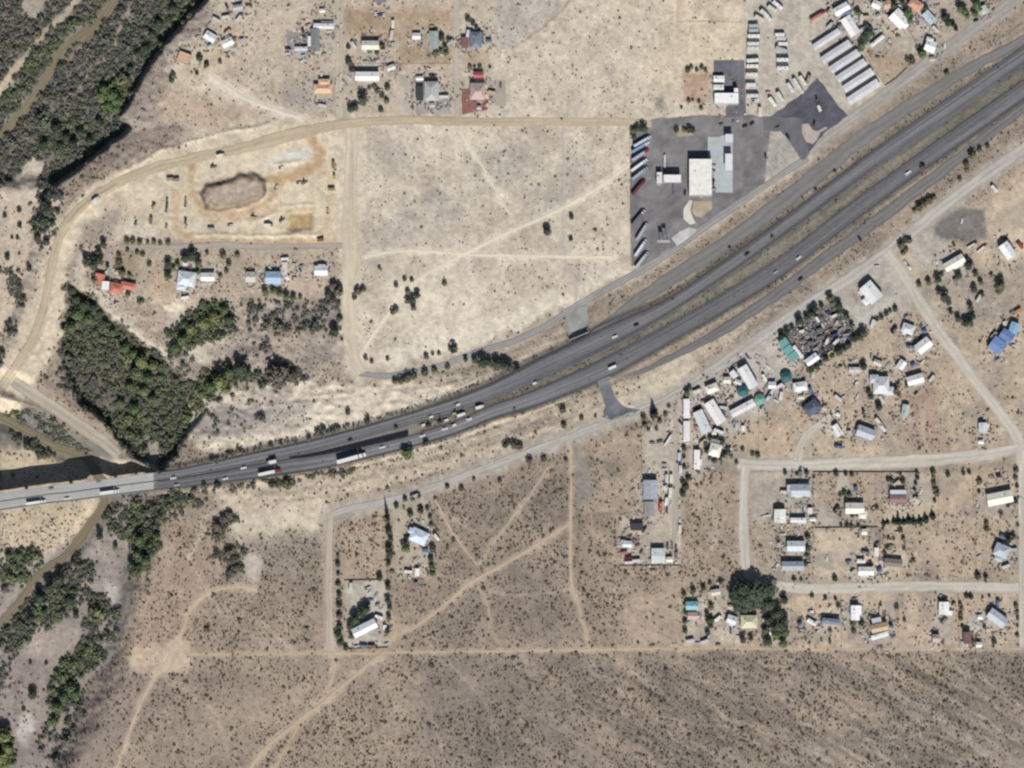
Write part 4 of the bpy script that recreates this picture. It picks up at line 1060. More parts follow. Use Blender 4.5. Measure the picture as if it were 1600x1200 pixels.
rt = np.random.RandomState(5)
small_t = [leaf_cloud(14, rt, 0.55, 0.8) for _ in range(6)]
bush_t = [leaf_cloud(44, rt, 0.36, 0.8) for _ in range(8)]
x, y, rng = scatter(np.clip(SCRUB, 0, 1), 4.6, -150, 1750, -120, 1330, 21)
sz = rng.gamma(3.2, 1 / 3.2, len(x)) * 0.7 + 0.12
sz *= np.where((y < 600) & (x > 190), 0.74, 1.0)
pal = np.array([(104, 94, 78), (114, 101, 84), (96, 89, 75), (124, 110, 92), (94, 92, 72), (102, 90, 76)], float)
c = lin(pal[rng.randint(0, len(pal), len(x))])
plant_mass('desert_scrub', x, y, sz, sz * 1.15, c, small_t, rng, 'sparse low desert scrub dotted over the open ground', 'scrub')
# finer tufts between the bushes
x, y, rng = scatter(np.clip(SCRUB * 0.55, 0, 1), 4.1, -60, 1660, -60, 1260, 22)
sz = rng.uniform(0.3, 0.62, len(x))
pal = np.array([(120, 104, 80), (132, 112, 86), (110, 98, 76)], float)
c = lin(pal[rng.randint(0, len(pal), len(x))])
tuft_t = [leaf_cloud(5, rt, 0.7, 0.7) for _ in range(4)]
plant_mass('dry_grass', x, y, sz, sz * 0.8, c, tuft_t, rng, 'dry grass tufts between the desert bushes', 'dry grass')
# river thicket
x, y, rng = scatter(THICK, 3.4, -150, 560, -120, 1330, 23)
g = np.clip(sample(GREEN, x, y) + rng.normal(0, 0.22, len(x)) + 0.5 * (fbm(x / 18, y / 18, 8, 2) - 0.5), 0, 1)
grey = np.array([(106, 106, 104), (116, 113, 108), (98, 102, 101), (126, 119, 112)], float)[rng.randint(0, 4, len(x))]
grn = np.array([(92, 106, 76), (108, 120, 82), (86, 97, 74), (116, 120, 86)], float)[rng.randint(0, 4, len(x))]
sz = (0.7 + rng.gamma(2.2, 0.62, len(x))) * (0.8 + 0.4 * g)
plant_mass('river_thicket', x, y, sz, sz * 1.5, lin(grey * (1 - g[:, None]) + grn * g[:, None]), bush_t, rng, 'dense grey green riverside thicket in the valley and gullies', 'thicket')
# roadside weeds
x, y, rng = scatter(THICK, 2.8, 560, 1720, -40, 780, 24)
sz = rng.uniform(0.6, 1.2, len(x))
pal = np.array([(96, 96, 66), (108, 100, 74), (84, 88, 60)], float)
plant_mass('roadside_weeds', x, y, sz, sz * 0.9, lin(pal[rng.randint(0, 3, len(x))]), small_t, rng, 'olive weeds along the freeway verge', 'weeds')

# ---- single trees and shrubs: thing > trunk, crown
TREE_C = {'dk': (78, 88, 73), 'g': (98, 114, 80), 'yg': (122, 130, 88), 'ol': (112, 110, 86), 'gr': (108, 102, 92), 'con': (64, 76, 64)}
_tm = {}
def crown_mesh(shape, ck, v):
    key = (shape, ck, v)
    if key not in _tm:
        rng = np.random.RandomState(v * 13 + len(shape) + len(ck) * 7)
        n = {'round': 300, 'lobed': 420, 'cone': 300, 'shrub': 130}[shape]
        Vv = leaf_cloud(n, rng, {'round': 0.2, 'lobed': 0.17, 'cone': 0.2, 'shrub': 0.27}[shape], 0.9, 'round' if shape in ('round', 'shrub') else shape)
        base = lin(TREE_C[ck])
        cc = np.repeat(base[None] * rng.uniform(0.72, 1.3, (n, 1)), 3, axis=0)
        _tm[key] = big_mesh('crown', Vv, np.arange(n * 3).reshape(-1, 3), cc, LEAF)
    return _tm[key]
BARK = mat((112, 96, 80), 0.9)
_tr = MB()
for k in range(3):
    pass
_tr.cyl((0, 0, 0.5), 'z', 0.1, 1.0, 7, 0, 0.05)
for a in range(3):
    an = a * 2.1
    b0 = Vector((0, 0, 0.55)); d = Vector((math.cos(an) * 0.35, math.sin(an) * 0.35, 0.35))
    s_ = Vector((-math.sin(an), math.cos(an), 0)) * 0.03
    e = b0 + d
    _tr.add([b0 - s_, b0 + s_, b0 + Vector((0, 0, 0.07)), e], [(0, 1, 3), (1, 2, 3), (2, 0, 3)])
TRUNK = _tr.mesh('trunk', BARK)
ORD = ['first', 'second', 'third', 'fourth', 'fifth', 'sixth', 'seventh', 'eighth', 'ninth', 'tenth', 'eleventh', 'twelfth', 'thirteenth', 'fourteenth', 'fifteenth', 'sixteenth', 'seventeenth', 'eighteenth', 'nineteenth', 'twentieth', 'twenty-first', 'twenty-second', 'twenty-third', 'twenty-fourth']
ntree = [0]
def tree(px, py, r, ck='dk', shape='round', label='', name='tree', hr=1.5, group=None, cat=None):
    """r: crown radius in photo pixels"""
    ntree[0] += 1
    rr_ = random.Random(ntree[0]); px += rr_.uniform(-1.3, 1.3); py += rr_.uniform(-1.3, 1.3); r *= rr_.uniform(0.78, 1.25)
    R_ = r * MPP
    h = R_ * 2 * hr * 0.62
    root = empty(name, W(px, py), (ntree[0] * 2.399) % 6.28)
    low = shape == 'shrub'
    t = put('trunk', TRUNK, root)
    t.scale = (R_ * (0.5 if low else 0.9), R_ * (0.5 if low else 0.9), h * 0.62)
    c = put('crown', crown_mesh(shape, ck, ntree[0] % 4), root)
    if shape == 'cone':
        c.scale = (R_, R_, h * 0.48); c.location = (0, 0, h * 0.53)
    elif low:
        c.scale = (R_, R_, h * 0.5); c.location = (0, 0, h * 0.42)
    else:
        c.scale = (R_, R_, h * 0.40); c.location = (0, 0, h * 0.62)
    tag(root, label, cat or ('shrub' if low else 'tree'), group)
    return root

def trees(pts, where, kind, ck='dk', shape='round', axis='x', hr=1.5, group=None):
    """pts (x, y, r[, ck]) labelled by their order along one direction"""
    end = {'x': 'west', 'y': 'north'}[axis]
    q = sorted(pts, key=lambda p: p[0] if axis == 'x' else p[1])
    sh = shape == 'shrub'
    for i, p in enumerate(q):
        lb = '%s %s, %s from the %s' % (kind, where, ORD[i], end) if len(q) > 1 else '%s %s' % (kind, where)
        while len(lb.replace('-', ' ').split()) > 15 and ' the ' in lb:
            a_, b_ = lb.rsplit(' the ', 1); lb = a_ + ' ' + b_
        tree(p[0], p[1], p[2], p[3] if len(p) > 3 else ck, shape, lb, 'shrub' if sh else 'tree', hr, group or ('%ss %s' % ('shrub' if sh else 'tree', where)))

trees([(569, 156, 8)], 'in the yard south of the long white roof', 'big round dark tree', 'dk', 'lobed')
trees([(547, 170, 7), (556, 169, 6)], 'at the corner of the street and the brown road', 'low dark tree', 'dk', 'round')
trees([(545, 75, 4), (545, 97, 5), (549, 108, 5)], 'at the street side of the cream roof', 'dark green shrub', 'dk', 'shrub', 'y')
trees([(596, 72, 5), (590, 82, 5), (578, 81, 4)], 'around the cream roofed house', 'green shrub', 'g', 'shrub')
trees([(590, 142, 4, 'ol'), (598, 150, 4, 'ol'), (606, 138, 5, 'ol'), (603, 160, 4, 'ol'), (596, 172, 4, 'dk'), (585, 135, 4, 'ol'), (577, 138, 3, 'ol')], 'scattered in the dry garden below the long white roof', 'olive shrub', 'ol', 'shrub')
trees([(690, 60, 5.5, 'dk'), (700, 65, 5), (698, 83, 5), (681, 82, 5), (689, 80, 4), (694, 74, 4)], 'beside the sage green roofed house', 'green bushy tree', 'g', 'lobed')
trees([(733, 104, 3), (741, 104, 3), (750, 104, 3), (765, 106, 3)], 'in the hedge line north of the red roof', 'olive shrub', 'ol', 'shrub')
trees([(740, 38, 4), (731, 30, 4), (744, 44, 3)], 'north of the slate roofed house', 'dark shrub', 'dk', 'shrub')
trees([(989, 206, 6, 'ol'), (997, 203, 6), (1005, 201, 6), (991, 216, 5)], 'at the north-west corner of the truck lot', 'dark green tree', 'dk', 'lobed')
trees([(1057, 203, 4), (1069, 203, 3.5, 'ol'), (1077, 202, 4.5), (1082, 206, 4)], 'on the planted island of the truck stop', 'dark shrub', 'dk', 'shrub')
trees([(1074, 111, 4), (1081, 106, 4), (1089, 109, 4), (1097, 107, 4.5), (1102, 111, 3.5)], 'in the hedge north of the bare brown plot', 'olive green shrub', 'ol', 'shrub')
trees([(1066, 168, 3), (1076, 158, 3), (1083, 157, 3), (1091, 160, 3), (1096, 170, 3.5)], 'along the south side of the bare brown plot', 'small olive shrub', 'ol', 'shrub')
trees([(855, 363, 6)], 'alone in the field west of the grey track', 'round dark tree', 'dk', 'round')
trees([(894, 340, 5)], 'in the field just east of the grey track', 'round dark tree', 'dk', 'round')
trees([(892, 374, 3.4)], 'in the field below the round dark tree by the track', 'small dark shrub', 'dk', 'shrub')
trees([(931, 360, 3)], 'alone in the bare field near the truck lot', 'small dark shrub', 'ol', 'shrub')
trees([(653, 461, 7), (645, 469, 6), (636, 472, 5, 'gr'), (645, 482, 5, 'gr')], 'in the dark clump amid the pale bare field', 'dark bushy tree', 'dk', 'lobed')
trees([(620, 484, 6, 'gr'), (613, 487, 5, 'gr')], 'west of the dark clump amid the field', 'grey leafless shrub', 'gr', 'shrub')
trees([(632, 437, 3.4), (644, 438, 4), (638, 455, 3.6)], 'north of the dark clump amid the field', 'small dark shrub', 'ol', 'shrub')
trees([(695, 444, 3.4), (618, 447, 3.2, 'gr'), (593, 419, 2.6)], 'spread over the pale bare field', 'low grey shrub', 'ol', 'shrub')
trees([(523, 519, 8)], 'at the west verge of the wide pale dirt road', 'large round dark tree', 'dk', 'round')
trees([(531, 498, 3.4)], 'at the west verge of the wide pale dirt road', 'small dark shrub', 'dk', 'shrub')
trees([(560, 455, 5, 'gr'), (567, 452, 4.5, 'ol'), (555, 465, 5, 'gr')], 'just east of the wide pale dirt road', 'grey olive shrub', 'gr', 'shrub')
trees([(571, 561, 4.5), (580, 566, 3.5), (606, 561, 4.2)], 'north of the bend in the frontage road', 'dark olive shrub', 'ol', 'shrub')
trees([(709, 545, 6)], 'at the north verge of the narrow frontage road', 'round dark shrub', 'dk', 'shrub')
trees([(686, 553, 4.2), (675, 553, 3.6), (667, 558, 4.4)], 'at the north verge of the narrow frontage road', 'small olive shrub', 'ol', 'shrub')
trees([(728, 561, 5), (741, 563, 6), (753, 568, 8), (765, 568, 8), (777, 570, 8), (788, 571, 8), (798, 575, 7), (808, 577, 6)], 'in the row between the frontage road and the freeway', 'dense dark tree', 'dk', 'lobed')
trees([(617, 595, 6), (627, 596, 7), (636, 593, 6), (648, 589, 5), (664, 584, 5), (680, 579, 4), (700, 575, 4)], 'along the south verge of the narrow frontage road', 'dark olive shrub', 'ol', 'shrub')
trees([(637, 709, 10)], 'on the south verge of the freeway', 'big bright green tree', 'g', 'lobed', hr=1.2)
trees([(666, 692, 5)], 'on the south verge east of the bright green tree', 'small dark shrub', 'dk', 'shrub')
trees([(424, 757, 6, 'dk'), (436, 758, 7), (449, 757, 7), (458, 754, 5)], 'below the freeway where the semi truck passes', 'brown olive shrub', 'ol', 'shrub')
trees([(506, 670, 5)], 'on the north verge of the freeway above the semi trucks', 'dark olive shrub', 'dk', 'shrub')
trees([(574, 657, 5.5)], 'on the north verge of the freeway beyond the black median', 'dark olive shrub', 'dk', 'shrub')
trees([(619, 669, 4)], 'in the median by the end of the black paving', 'dark olive shrub', 'dk', 'shrub')
trees([(545, 645, 4)], 'on the pale bare slope north of the freeway', 'small grey shrub', 'gr', 'shrub')
trees([(795, 691, 6), (803, 696, 6, 'gr'), (811, 697, 5, 'gr'), (789, 697, 4)], 'on the slope above the south frontage road', 'grey dark shrub', 'dk', 'shrub')
trees([(1021, 648, 6.5)], 'beside the south frontage road near the storage yard', 'tall dark cone shaped cypress', 'con', 'cone', hr=2.4)
trees([(604, 800, 4)], 'at the south verge of the frontage road by the house plots', 'very tall slim cypress', 'con', 'cone', hr=6.5)
trees([(606, 812, 4), (609, 830, 5), (611, 843, 4.5), (606, 857, 5), (609, 866, 6), (607, 880, 4)], 'in the line between the two southern house plots', 'dark tree', 'dk', 'lobed', 'y')
trees([(636, 856, 7)], 'beside the pale blue house on the southern plot', 'round green tree', 'g', 'lobed')
trees([(620, 792, 4), (632, 781, 5), (644, 778, 4), (655, 776, 4)], 'at the north edge of the southern house plot', 'dark shrub', 'dk', 'shrub')
trees([(640, 804, 4.5), (657, 799, 4.5), (637, 840, 5)], 'in the yard of the pale blue house', 'dark shrub', 'dk', 'shrub')
trees([(669, 795, 4, 'gr'), (672, 808, 4, 'gr'), (675, 822, 4, 'ol'), (678, 833, 4, 'ol'), (675, 858, 5, 'dk'), (673, 872, 5, 'dk'), (676, 886, 5, 'g'), (675, 897, 5, 'g')], 'in the hedge east of the pale blue house', 'olive shrub', 'ol', 'shrub', 'y')
trees([(528, 868, 3.5, 'ol'), (528, 882, 4), (529, 896, 4), (529, 912, 3.5), (530, 930, 4), (530, 945, 4.5), (530, 962, 5, 'gr'), (530, 978, 5), (530, 992, 5.5), (533, 1004, 5.5), (542, 1012, 4.5)], 'in the hedge east of the straight gravel lane', 'dark shrub', 'dk', 'shrub', 'y')
trees([(548, 980, 7), (555, 968, 9), (564, 957, 10), (572, 952, 7), (549, 995, 5, 'ol')], 'behind the white roof of the fenced yard', 'big dark tree', 'dk', 'lobed')
trees([(606, 987, 6), (607, 938, 5), (606, 916, 4.5), (609, 950, 4), (608, 965, 4, 'gr')], 'on the east boundary of the fenced yard', 'dark tree', 'dk', 'lobed', 'y')
trees([(592, 902, 6)], 'at the north boundary of the fenced yard', 'round dark tree', 'dk', 'round')
trees([(136, 409, 7), (147, 416, 9), (156, 408, 7), (162, 381, 7), (155, 393, 6), (168, 417, 5), (145, 404, 6)], 'north of the red tiled house', 'dark leafy tree', 'dk', 'lobed')
trees([(200, 461, 5), (205, 455, 4), (218, 472, 5), (224, 470, 4), (148, 436, 5, 'g')], 'around the south side of the red tiled house', 'olive shrub', 'ol', 'shrub')
trees([(187, 412, 5), (192, 425, 5), (203, 432, 4), (186, 400, 4), (214, 395, 4), (224, 398, 4), (200, 391, 3.5), (233, 412, 4)], 'ringing the round dry garden', 'olive brown shrub', 'ol', 'shrub')
trees([(198, 377, 4), (208, 378, 4), (219, 379, 4), (230, 379, 4), (241, 380, 4), (252, 380, 4), (262, 380, 4)], 'in the hedge along the ranch driveway', 'olive shrub', 'ol', 'shrub')
trees([(263, 415, 6, 'dk'), (262, 432, 6), (272, 420, 4, 'yg'), (278, 415, 5), (302, 402, 7, 'dk'), (310, 410, 7, 'dk'), (308, 425, 5), (290, 405, 6, 'dk'), (297, 447, 4)], 'around the white and pale blue ranch house', 'green tree', 'g', 'lobed')
trees([(416, 458, 6, 'yg'), (427, 455, 7, 'yg'), (438, 459, 7, 'g'), (449, 463, 5, 'g'), (458, 465, 4.5, 'g'), (470, 466, 3.5, 'ol')], 'in the garden south of the light blue roof', 'bright green tree', 'g', 'lobed')
trees([(513, 460, 6), (521, 448, 8, 'gr'), (528, 455, 8, 'gr'), (520, 470, 7, 'gr')], 'by the dirt road at the east end of the ranch', 'dark grey shrub', 'dk', 'shrub')
trees([(350, 400, 5), (357, 412, 5), (355, 425, 5, 'gr'), (372, 398, 4), (325, 395, 4), (300, 392, 4), (345, 432, 4)], 'between the two ranch houses', 'dark olive shrub', 'ol', 'shrub')
trees([(114, 455, 8), (121, 470, 9), (134, 478, 9), (146, 482, 8), (158, 490, 8), (122, 492, 9, 'g'), (140, 500, 9, 'g'), (112, 510, 8, 'g'), (165, 505, 8), (178, 520, 8, 'g')], 'at the north end of the green gully', 'dark leafy tree', 'dk', 'lobed', 'y')
trees([(195, 545, 9), (210, 552, 9), (222, 565, 10, 'yg'), (238, 572, 9, 'yg'), (215, 585, 9), (232, 592, 9), (250, 590, 8), (205, 605, 9), (225, 612, 9, 'yg'), (190, 630, 8), (210, 640, 8), (240, 625, 8)], 'in the bright heart of the green gully', 'fresh green tree', 'g', 'lobed', 'y')
trees([(275, 545, 8), (285, 530, 8), (300, 515, 9, 'yg'), (318, 505, 9, 'yg'), (335, 495, 8, 'yg'), (350, 485, 8), (345, 505, 7), (290, 505, 6, 'dk'), (358, 500, 7, 'dk')], 'in the green strip south of the ranch', 'yellow green tree', 'g', 'lobed')
trees([(315, 615, 8), (330, 605, 9), (345, 595, 9, 'yg'), (360, 582, 9), (375, 578, 9, 'dk'), (388, 582, 7, 'dk'), (352, 610, 7, 'yg')], 'in the green hollow north of the pale badlands', 'green bushy tree', 'g', 'lobed')
trees([(430, 585, 12), (443, 580, 11), (455, 588, 9)], 'in the grey thicket near the field road', 'rounded grey green shrub', 'gr', 'shrub')
trees([(165, 140, 9), (175, 150, 9), (182, 158, 8), (170, 165, 8), (160, 155, 8, 'yg'), (185, 170, 7)], 'in the bright patch below the river cliff', 'fresh green tree', 'g', 'lobed', 'y')
trees([(252, 70, 6), (238, 55, 6), (230, 78, 7), (216, 85, 7), (205, 110, 6), (198, 125, 6), (270, 15, 7), (248, 40, 7)], 'at the foot of the river cliff', 'dark tree', 'dk', 'lobed', 'y')
trees([(90, 200, 8), (105, 215, 8), (95, 225, 7), (125, 205, 7), (70, 225, 8), (115, 225, 7), (140, 220, 7), (155, 190, 6), (160, 195, 6)], 'in the dark thicket above the pale sandbar', 'very dark tree', 'con', 'lobed')
trees([(268, 125, 5), (272, 118, 4, 'ol'), (307, 115, 4), (312, 92, 5), (322, 102, 4), (345, 97, 4, 'gr')], 'around the homestead on the river bench', 'dark shrub', 'dk', 'shrub')
trees([(157, 838, 8)], 'on the pale bank south of the bridge', 'round dark tree', 'con', 'lobed')
trees([(180, 855, 6), (220, 845, 8, 'g'), (235, 850, 7, 'g'), (215, 865, 8, 'g'), (228, 875, 7, 'g'), (208, 885, 7), (245, 838, 6)], 'in the green clump south of the bridge abutment', 'green tree', 'g', 'lobed', 'y')
trees([(320, 758, 5), (340, 759, 5), (276, 775, 5), (262, 778, 5)], 'on the slope below the freeway near the bridge', 'dark shrub', 'dk', 'shrub')
trees([(110, 1075, 9), (100, 1090, 8), (118, 1085, 8), (92, 1105, 8), (85, 1125, 7), (138, 1015, 7), (128, 1030, 7, 'dk')], 'in the green draw left of the south desert', 'green tree', 'g', 'lobed', 'y')
trees([(8, 1150, 12), (14, 1170, 11), (2, 1182, 11), (10, 1195, 9)], 'in the corner below the pale wash', 'bright yellow green tree', 'yg', 'lobed', 'y')
trees([(52, 1085, 6)], 'alone on the grey wash', 'round olive tree', 'dk', 'round')
trees([(38, 1108, 4), (72, 1037, 4), (48, 1035, 4)], 'on the grey wash by the valley edge', 'small dark shrub', 'dk', 'shrub')
trees([(62, 935, 8), (78, 920, 8), (95, 905, 8), (110, 940, 8), (98, 955, 7), (70, 955, 7), (50, 965, 7), (120, 960, 6)], 'in the dark thicket by the southern river bend', 'dark green tree', 'dk', 'lobed')
trees([(15, 870, 7), (30, 868, 7, 'g'), (45, 870, 7, 'g'), (22, 885, 7, 'g')], 'beside the sandy river bank', 'green tree', 'g', 'lobed')
trees([(358, 862, 7), (366, 875, 8), (372, 888, 7), (362, 893, 7)], 'in the dark clump south of the bare clearing', 'grey green shrub', 'gr', 'shrub', 'y')
trees([(340, 822, 7), (350, 812, 7), (358, 803, 6)], 'in the curved clump near the bare clearing', 'grey green shrub', 'gr', 'shrub', 'y')
trees([(67, 315, 6), (75, 325, 7), (85, 305, 6), (70, 345, 6), (82, 350, 6), (60, 372, 5), (72, 378, 6), (90, 330, 5)], 'in the strip west of the construction road', 'dark shrub', 'dk', 'shrub', 'y')
trees([(7, 338, 4), (30, 352, 3.4), (12, 403, 4), (45, 420, 4), (30, 328, 4), (18, 372, 3), (28, 372, 3)], 'dotted over the pale sand west of the construction road', 'small dark shrub', 'dk', 'shrub', 'y')
trees([(1102, 691, 4), (1106, 703, 4), (1110, 713, 4), (1117, 718, 4.5), (1125, 717, 4.5), (1131, 712, 4), (1137, 707, 4.5), (1129, 690, 4), (1121, 685, 4), (1111, 685, 4.5), (1126, 704, 3.5)], 'in the ring around the round white roof', 'dark hedge shrub', 'dk', 'shrub')
trees([(1008, 665, 4), (1012, 671, 3.4), (1026, 671, 2.8), (1030, 658, 4), (1039, 648, 4, 'ol'), (1044, 636, 4, 'ol'), (1005, 652, 4, 'ol')], 'at the north end of the storage yard', 'dark olive shrub', 'ol', 'shrub')
trees([(1067, 752, 5), (1070, 762, 6), (1068, 772, 5), (1075, 748, 5), (1070, 702, 4), (1069, 715, 4), (1070, 730, 4)], 'along the east fence of the storage yard', 'dark green shrub', 'dk', 'shrub', 'y')
trees([(1072, 615, 4.5), (1076, 609, 4), (1090, 607, 3), (1085, 612, 3)], 'at the road corner by the white storage trailers', 'green tree', 'g', 'lobed')
trees([(1220, 527, 5), (1229, 518, 5), (1238, 512, 5), (1250, 502, 6), (1258, 495, 6), (1266, 489, 6), (1274, 483, 5.5), (1283, 478, 4)], 'in the hedge between the salvage yard and the frontage road', 'dense dark tree', 'con', 'lobed')
trees([(1297, 466, 6, 'ol'), (1302, 473, 6, 'ol'), (1310, 478, 6), (1313, 488, 6), (1320, 493, 5), (1324, 497, 4), (1332, 508, 4)], 'in the hedge at the north corner of the salvage yard', 'dark olive tree', 'dk', 'lobed')
trees([(1348, 520, 7), (1342, 528, 7), (1334, 532, 5), (1326, 540, 5), (1318, 545, 5), (1309, 550, 6), (1300, 556, 5), (1291, 562, 6), (1282, 567, 5), (1274, 574, 6), (1266, 578, 6)], 'in the hedge on the south-east side of the salvage yard', 'dark tree', 'dk', 'lobed')
trees([(1370, 500, 3.6), (1377, 495, 4), (1384, 491, 4), (1391, 487, 4), (1397, 484, 4)], 'in the short hedge behind the white store', 'dark shrub', 'dk', 'shrub')
trees([(1349, 574, 7)], 'beside the small grey trailers', 'round dark tree', 'con', 'round')
trees([(1409, 383, 6), (1417, 390, 5), (1414, 376, 5, 'gr'), (1421, 377, 4, 'gr'), (1412, 396, 3.5)], 'at the corner of the diagonal street and the frontage road', 'dark olive shrub', 'ol', 'shrub')
trees([(1465, 438, 6), (1497, 430, 6), (1512, 417, 6), (1436, 446, 4, 'ol'), (1450, 443, 5, 'ol'), (1473, 430, 4, 'ol'), (1523, 430, 4, 'ol'), (1511, 405, 4)], 'in the north part of the wooded plot', 'dark round tree', 'dk', 'lobed')
trees([(1521, 453, 7), (1533, 441, 6, 'ol'), (1562, 448, 7, 'ol'), (1558, 455, 6, 'ol'), (1564, 437, 5, 'ol'), (1550, 430, 4, 'ol'), (1535, 462, 4, 'g')], 'in the east part of the wooded plot', 'dark round tree', 'dk', 'lobed')
trees([(1467, 458, 5), (1475, 465, 7), (1482, 474, 6), (1485, 488, 5), (1498, 498, 6), (1506, 505, 6), (1514, 506, 6), (1519, 495, 5), (1516, 480, 5)], 'in the curved south hedge of the wooded plot', 'dark tree', 'dk', 'lobed')
trees([(1373, 637, 7)], 'south of the large grey house', 'tall dark tree', 'con', 'round')
trees([(1358, 612, 5), (1362, 620, 4), (1398, 612, 6, 'gr'), (1404, 618, 5, 'gr'), (1418, 602, 5)], 'around the large grey house', 'dark shrub', 'dk', 'shrub')
trees([(1505, 18, 9), (1498, 14, 6), (1512, 26, 6), (1525, 8, 9), (1531, 16, 6), (1522, 22, 6), (1520, -6, 8)], 'in the green yard at the top edge beside the frontage road', 'lush green tree', 'g', 'lobed')
trees([(1347, 71, 6, 'g'), (1353, 66, 7, 'g'), (1357, 54, 8), (1343, 78, 4, 'g'), (1350, 57, 7)], 'behind the storage sheds', 'dark green tree', 'dk', 'lobed', 'y')
trees([(1417, 22, 7, 'g'), (1420, 33, 6, 'g'), (1396, 11, 6), (1409, 5, 6), (1427, 3, 5), (1447, 14, 5), (1340, 22, 5, 'g')], 'around the white gabled house at the top edge', 'dark green tree', 'dk', 'lobed')
trees([(1441, 84, 6)], 'beside the white cottage near the frontage road', 'round green tree', 'g', 'round')
trees([(1425, 96, 5, 'gr'), (1419, 95, 4)], 'at the corner of the bare brown paddock', 'grey shrub', 'gr', 'shrub')
trees([(1476, 28, 6), (1481, 35, 6), (1487, 39, 5), (1493, 45, 4)], 'in the dark row by the side street at the top edge', 'dark tree', 'con', 'lobed')
trees([(1380, 817, 4), (1388, 816, 4.5), (1396, 815, 4.5), (1404, 815, 5), (1412, 816, 4.5), (1420, 815, 5), (1429, 816, 4.5), (1438, 815, 5), (1447, 813, 5), (1456, 808, 6.5)], 'in the windbreak row behind the maroon roof', 'dark conifer', 'con', 'cone', hr=1.6)
trees([(1433, 738, 4), (1432, 747, 3.5), (1431, 756, 3.5), (1430, 765, 3.5), (1431, 774, 3.5)], 'in the west side of the garden hedge', 'clipped dark shrub', 'con', 'shrub', 'y')
trees([(1457, 737, 4), (1459, 746, 3.6), (1460, 756, 3.6), (1459, 766, 3.6), (1463, 771, 4.5), (1460, 782, 3.6)], 'in the east side of the garden hedge', 'olive shrub', 'ol', 'shrub', 'y')
trees([(1386, 749, 4.5), (1392, 750, 4), (1411, 751, 5)], 'north of the maroon roof', 'dark round shrub', 'dk', 'shrub')
trees([(1226, 739, 4), (1245, 741, 3), (1260, 738, 4.5), (1271, 746, 3), (1307, 740, 4.5), (1322, 741, 4), (1330, 741, 3.5), (1482, 741, 3.5), (1504, 741, 3.5), (1513, 738, 3.5)], 'along the south edge of the upper gravel street', 'dark shrub', 'dk', 'shrub')
trees([(1256, 774, 4), (1261, 838, 4), (1261, 858, 4, 'ol'), (1261, 868, 4, 'ol'), (1258, 882, 4)], 'on the boundary east of the blue roofed houses', 'dark shrub', 'dk', 'shrub', 'y')
trees([(1312, 773, 4), (1320, 770, 4), (1328, 772, 4), (1322, 780, 3), (1331, 805, 3), (1338, 804, 3.5), (1370, 795, 4, 'gr')], 'around the L shaped cream house', 'dark shrub', 'dk', 'shrub')
trees([(1315, 821, 3.5), (1323, 821, 3.5), (1331, 821, 3.5), (1340, 821, 3.5)], 'in the hedge below the L shaped cream house', 'dark shrub', 'dk', 'shrub')
trees([(1575, 843, 6), (1583, 837, 5), (1566, 848, 4)], 'north of the grey blue house at the east edge', 'dark tree', 'con', 'lobed')
trees([(1587, 735, 4, 'ol'), (1587, 748, 4, 'ol'), (1590, 760, 3.5), (1588, 785, 4), (1575, 790, 3.5)], 'beside the street at the east edge', 'dark shrub', 'dk', 'shrub', 'y')
trees([(1531, 752, 4), (1529, 768, 3), (1540, 817, 4), (1540, 828, 4), (1563, 802, 3), (1590, 822, 3)], 'in the dry yards at the east edge', 'olive shrub', 'ol', 'shrub', 'y')
trees([(1408, 740, 3), (1408, 830, 3.4), (1412, 843, 4), (1395, 842, 3), (1385, 855, 3.5, 'gr'), (1411, 858, 4)], 'in the bare lot below the windbreak row', 'dark shrub', 'ol', 'shrub', 'y')
trees([(1150, 930, 12), (1160, 922, 14), (1176, 922, 15), (1192, 925, 14), (1205, 922, 11), (1152, 946, 11), (1165, 940, 15), (1182, 942, 15), (1198, 944, 13)], 'in the big grove west of the lower street', 'broad dark green tree', 'dk', 'lobed', hr=1.2)
trees([(1212, 958, 10), (1200, 968, 9), (1215, 975, 10), (1226, 970, 8), (1196, 985, 8, 'g'), (1212, 992, 10, 'g'), (1226, 988, 9, 'g'), (1224, 1004, 7, 'g'), (1200, 1002, 7), (1160, 998, 5), (1172, 998, 5)], 'in the southern part of the big grove', 'dark green tree', 'dk', 'lobed', 'y')
trees([(1226, 937, 7)], 'standing apart at the north-east of the big grove', 'round dark tree', 'con', 'round')
trees([(1070, 930, 4, 'g'), (1071, 944, 4, 'g'), (1071, 958, 4), (1071, 972, 4), (1070, 986, 4), (1083, 922, 4, 'dk'), (1098, 918, 4), (1108, 912, 4), (1125, 908, 4)], 'in the hedge around the turquoise roofed plot', 'dark green shrub', 'dk', 'shrub', 'y')
trees([(1112, 950, 5, 'ol'), (1103, 957, 4), (1112, 968, 5), (1106, 970, 5), (1110, 978, 5), (1105, 988, 4)], 'in the dark row east of the turquoise roof', 'dark shrub', 'dk', 'shrub', 'y')
trees([(1500, 943, 3.6), (1501, 951, 3.6), (1500, 959, 3.6), (1500, 966, 3.6)], 'in the hedge east of the white L shaped house', 'olive shrub', 'ol', 'shrub', 'y')
trees([(1511, 932, 3.6), (1518, 933, 3.6), (1535, 932, 2.6), (1547, 933, 3)], 'in the hedge along the lower street', 'dark shrub', 'dk', 'shrub')
trees([(1588, 946, 3.6), (1588, 956, 3.6), (1589, 966, 3), (1590, 978, 3), (1590, 992, 3)], 'in the hedge at the south-east corner plot', 'olive shrub', 'ol', 'shrub', 'y')
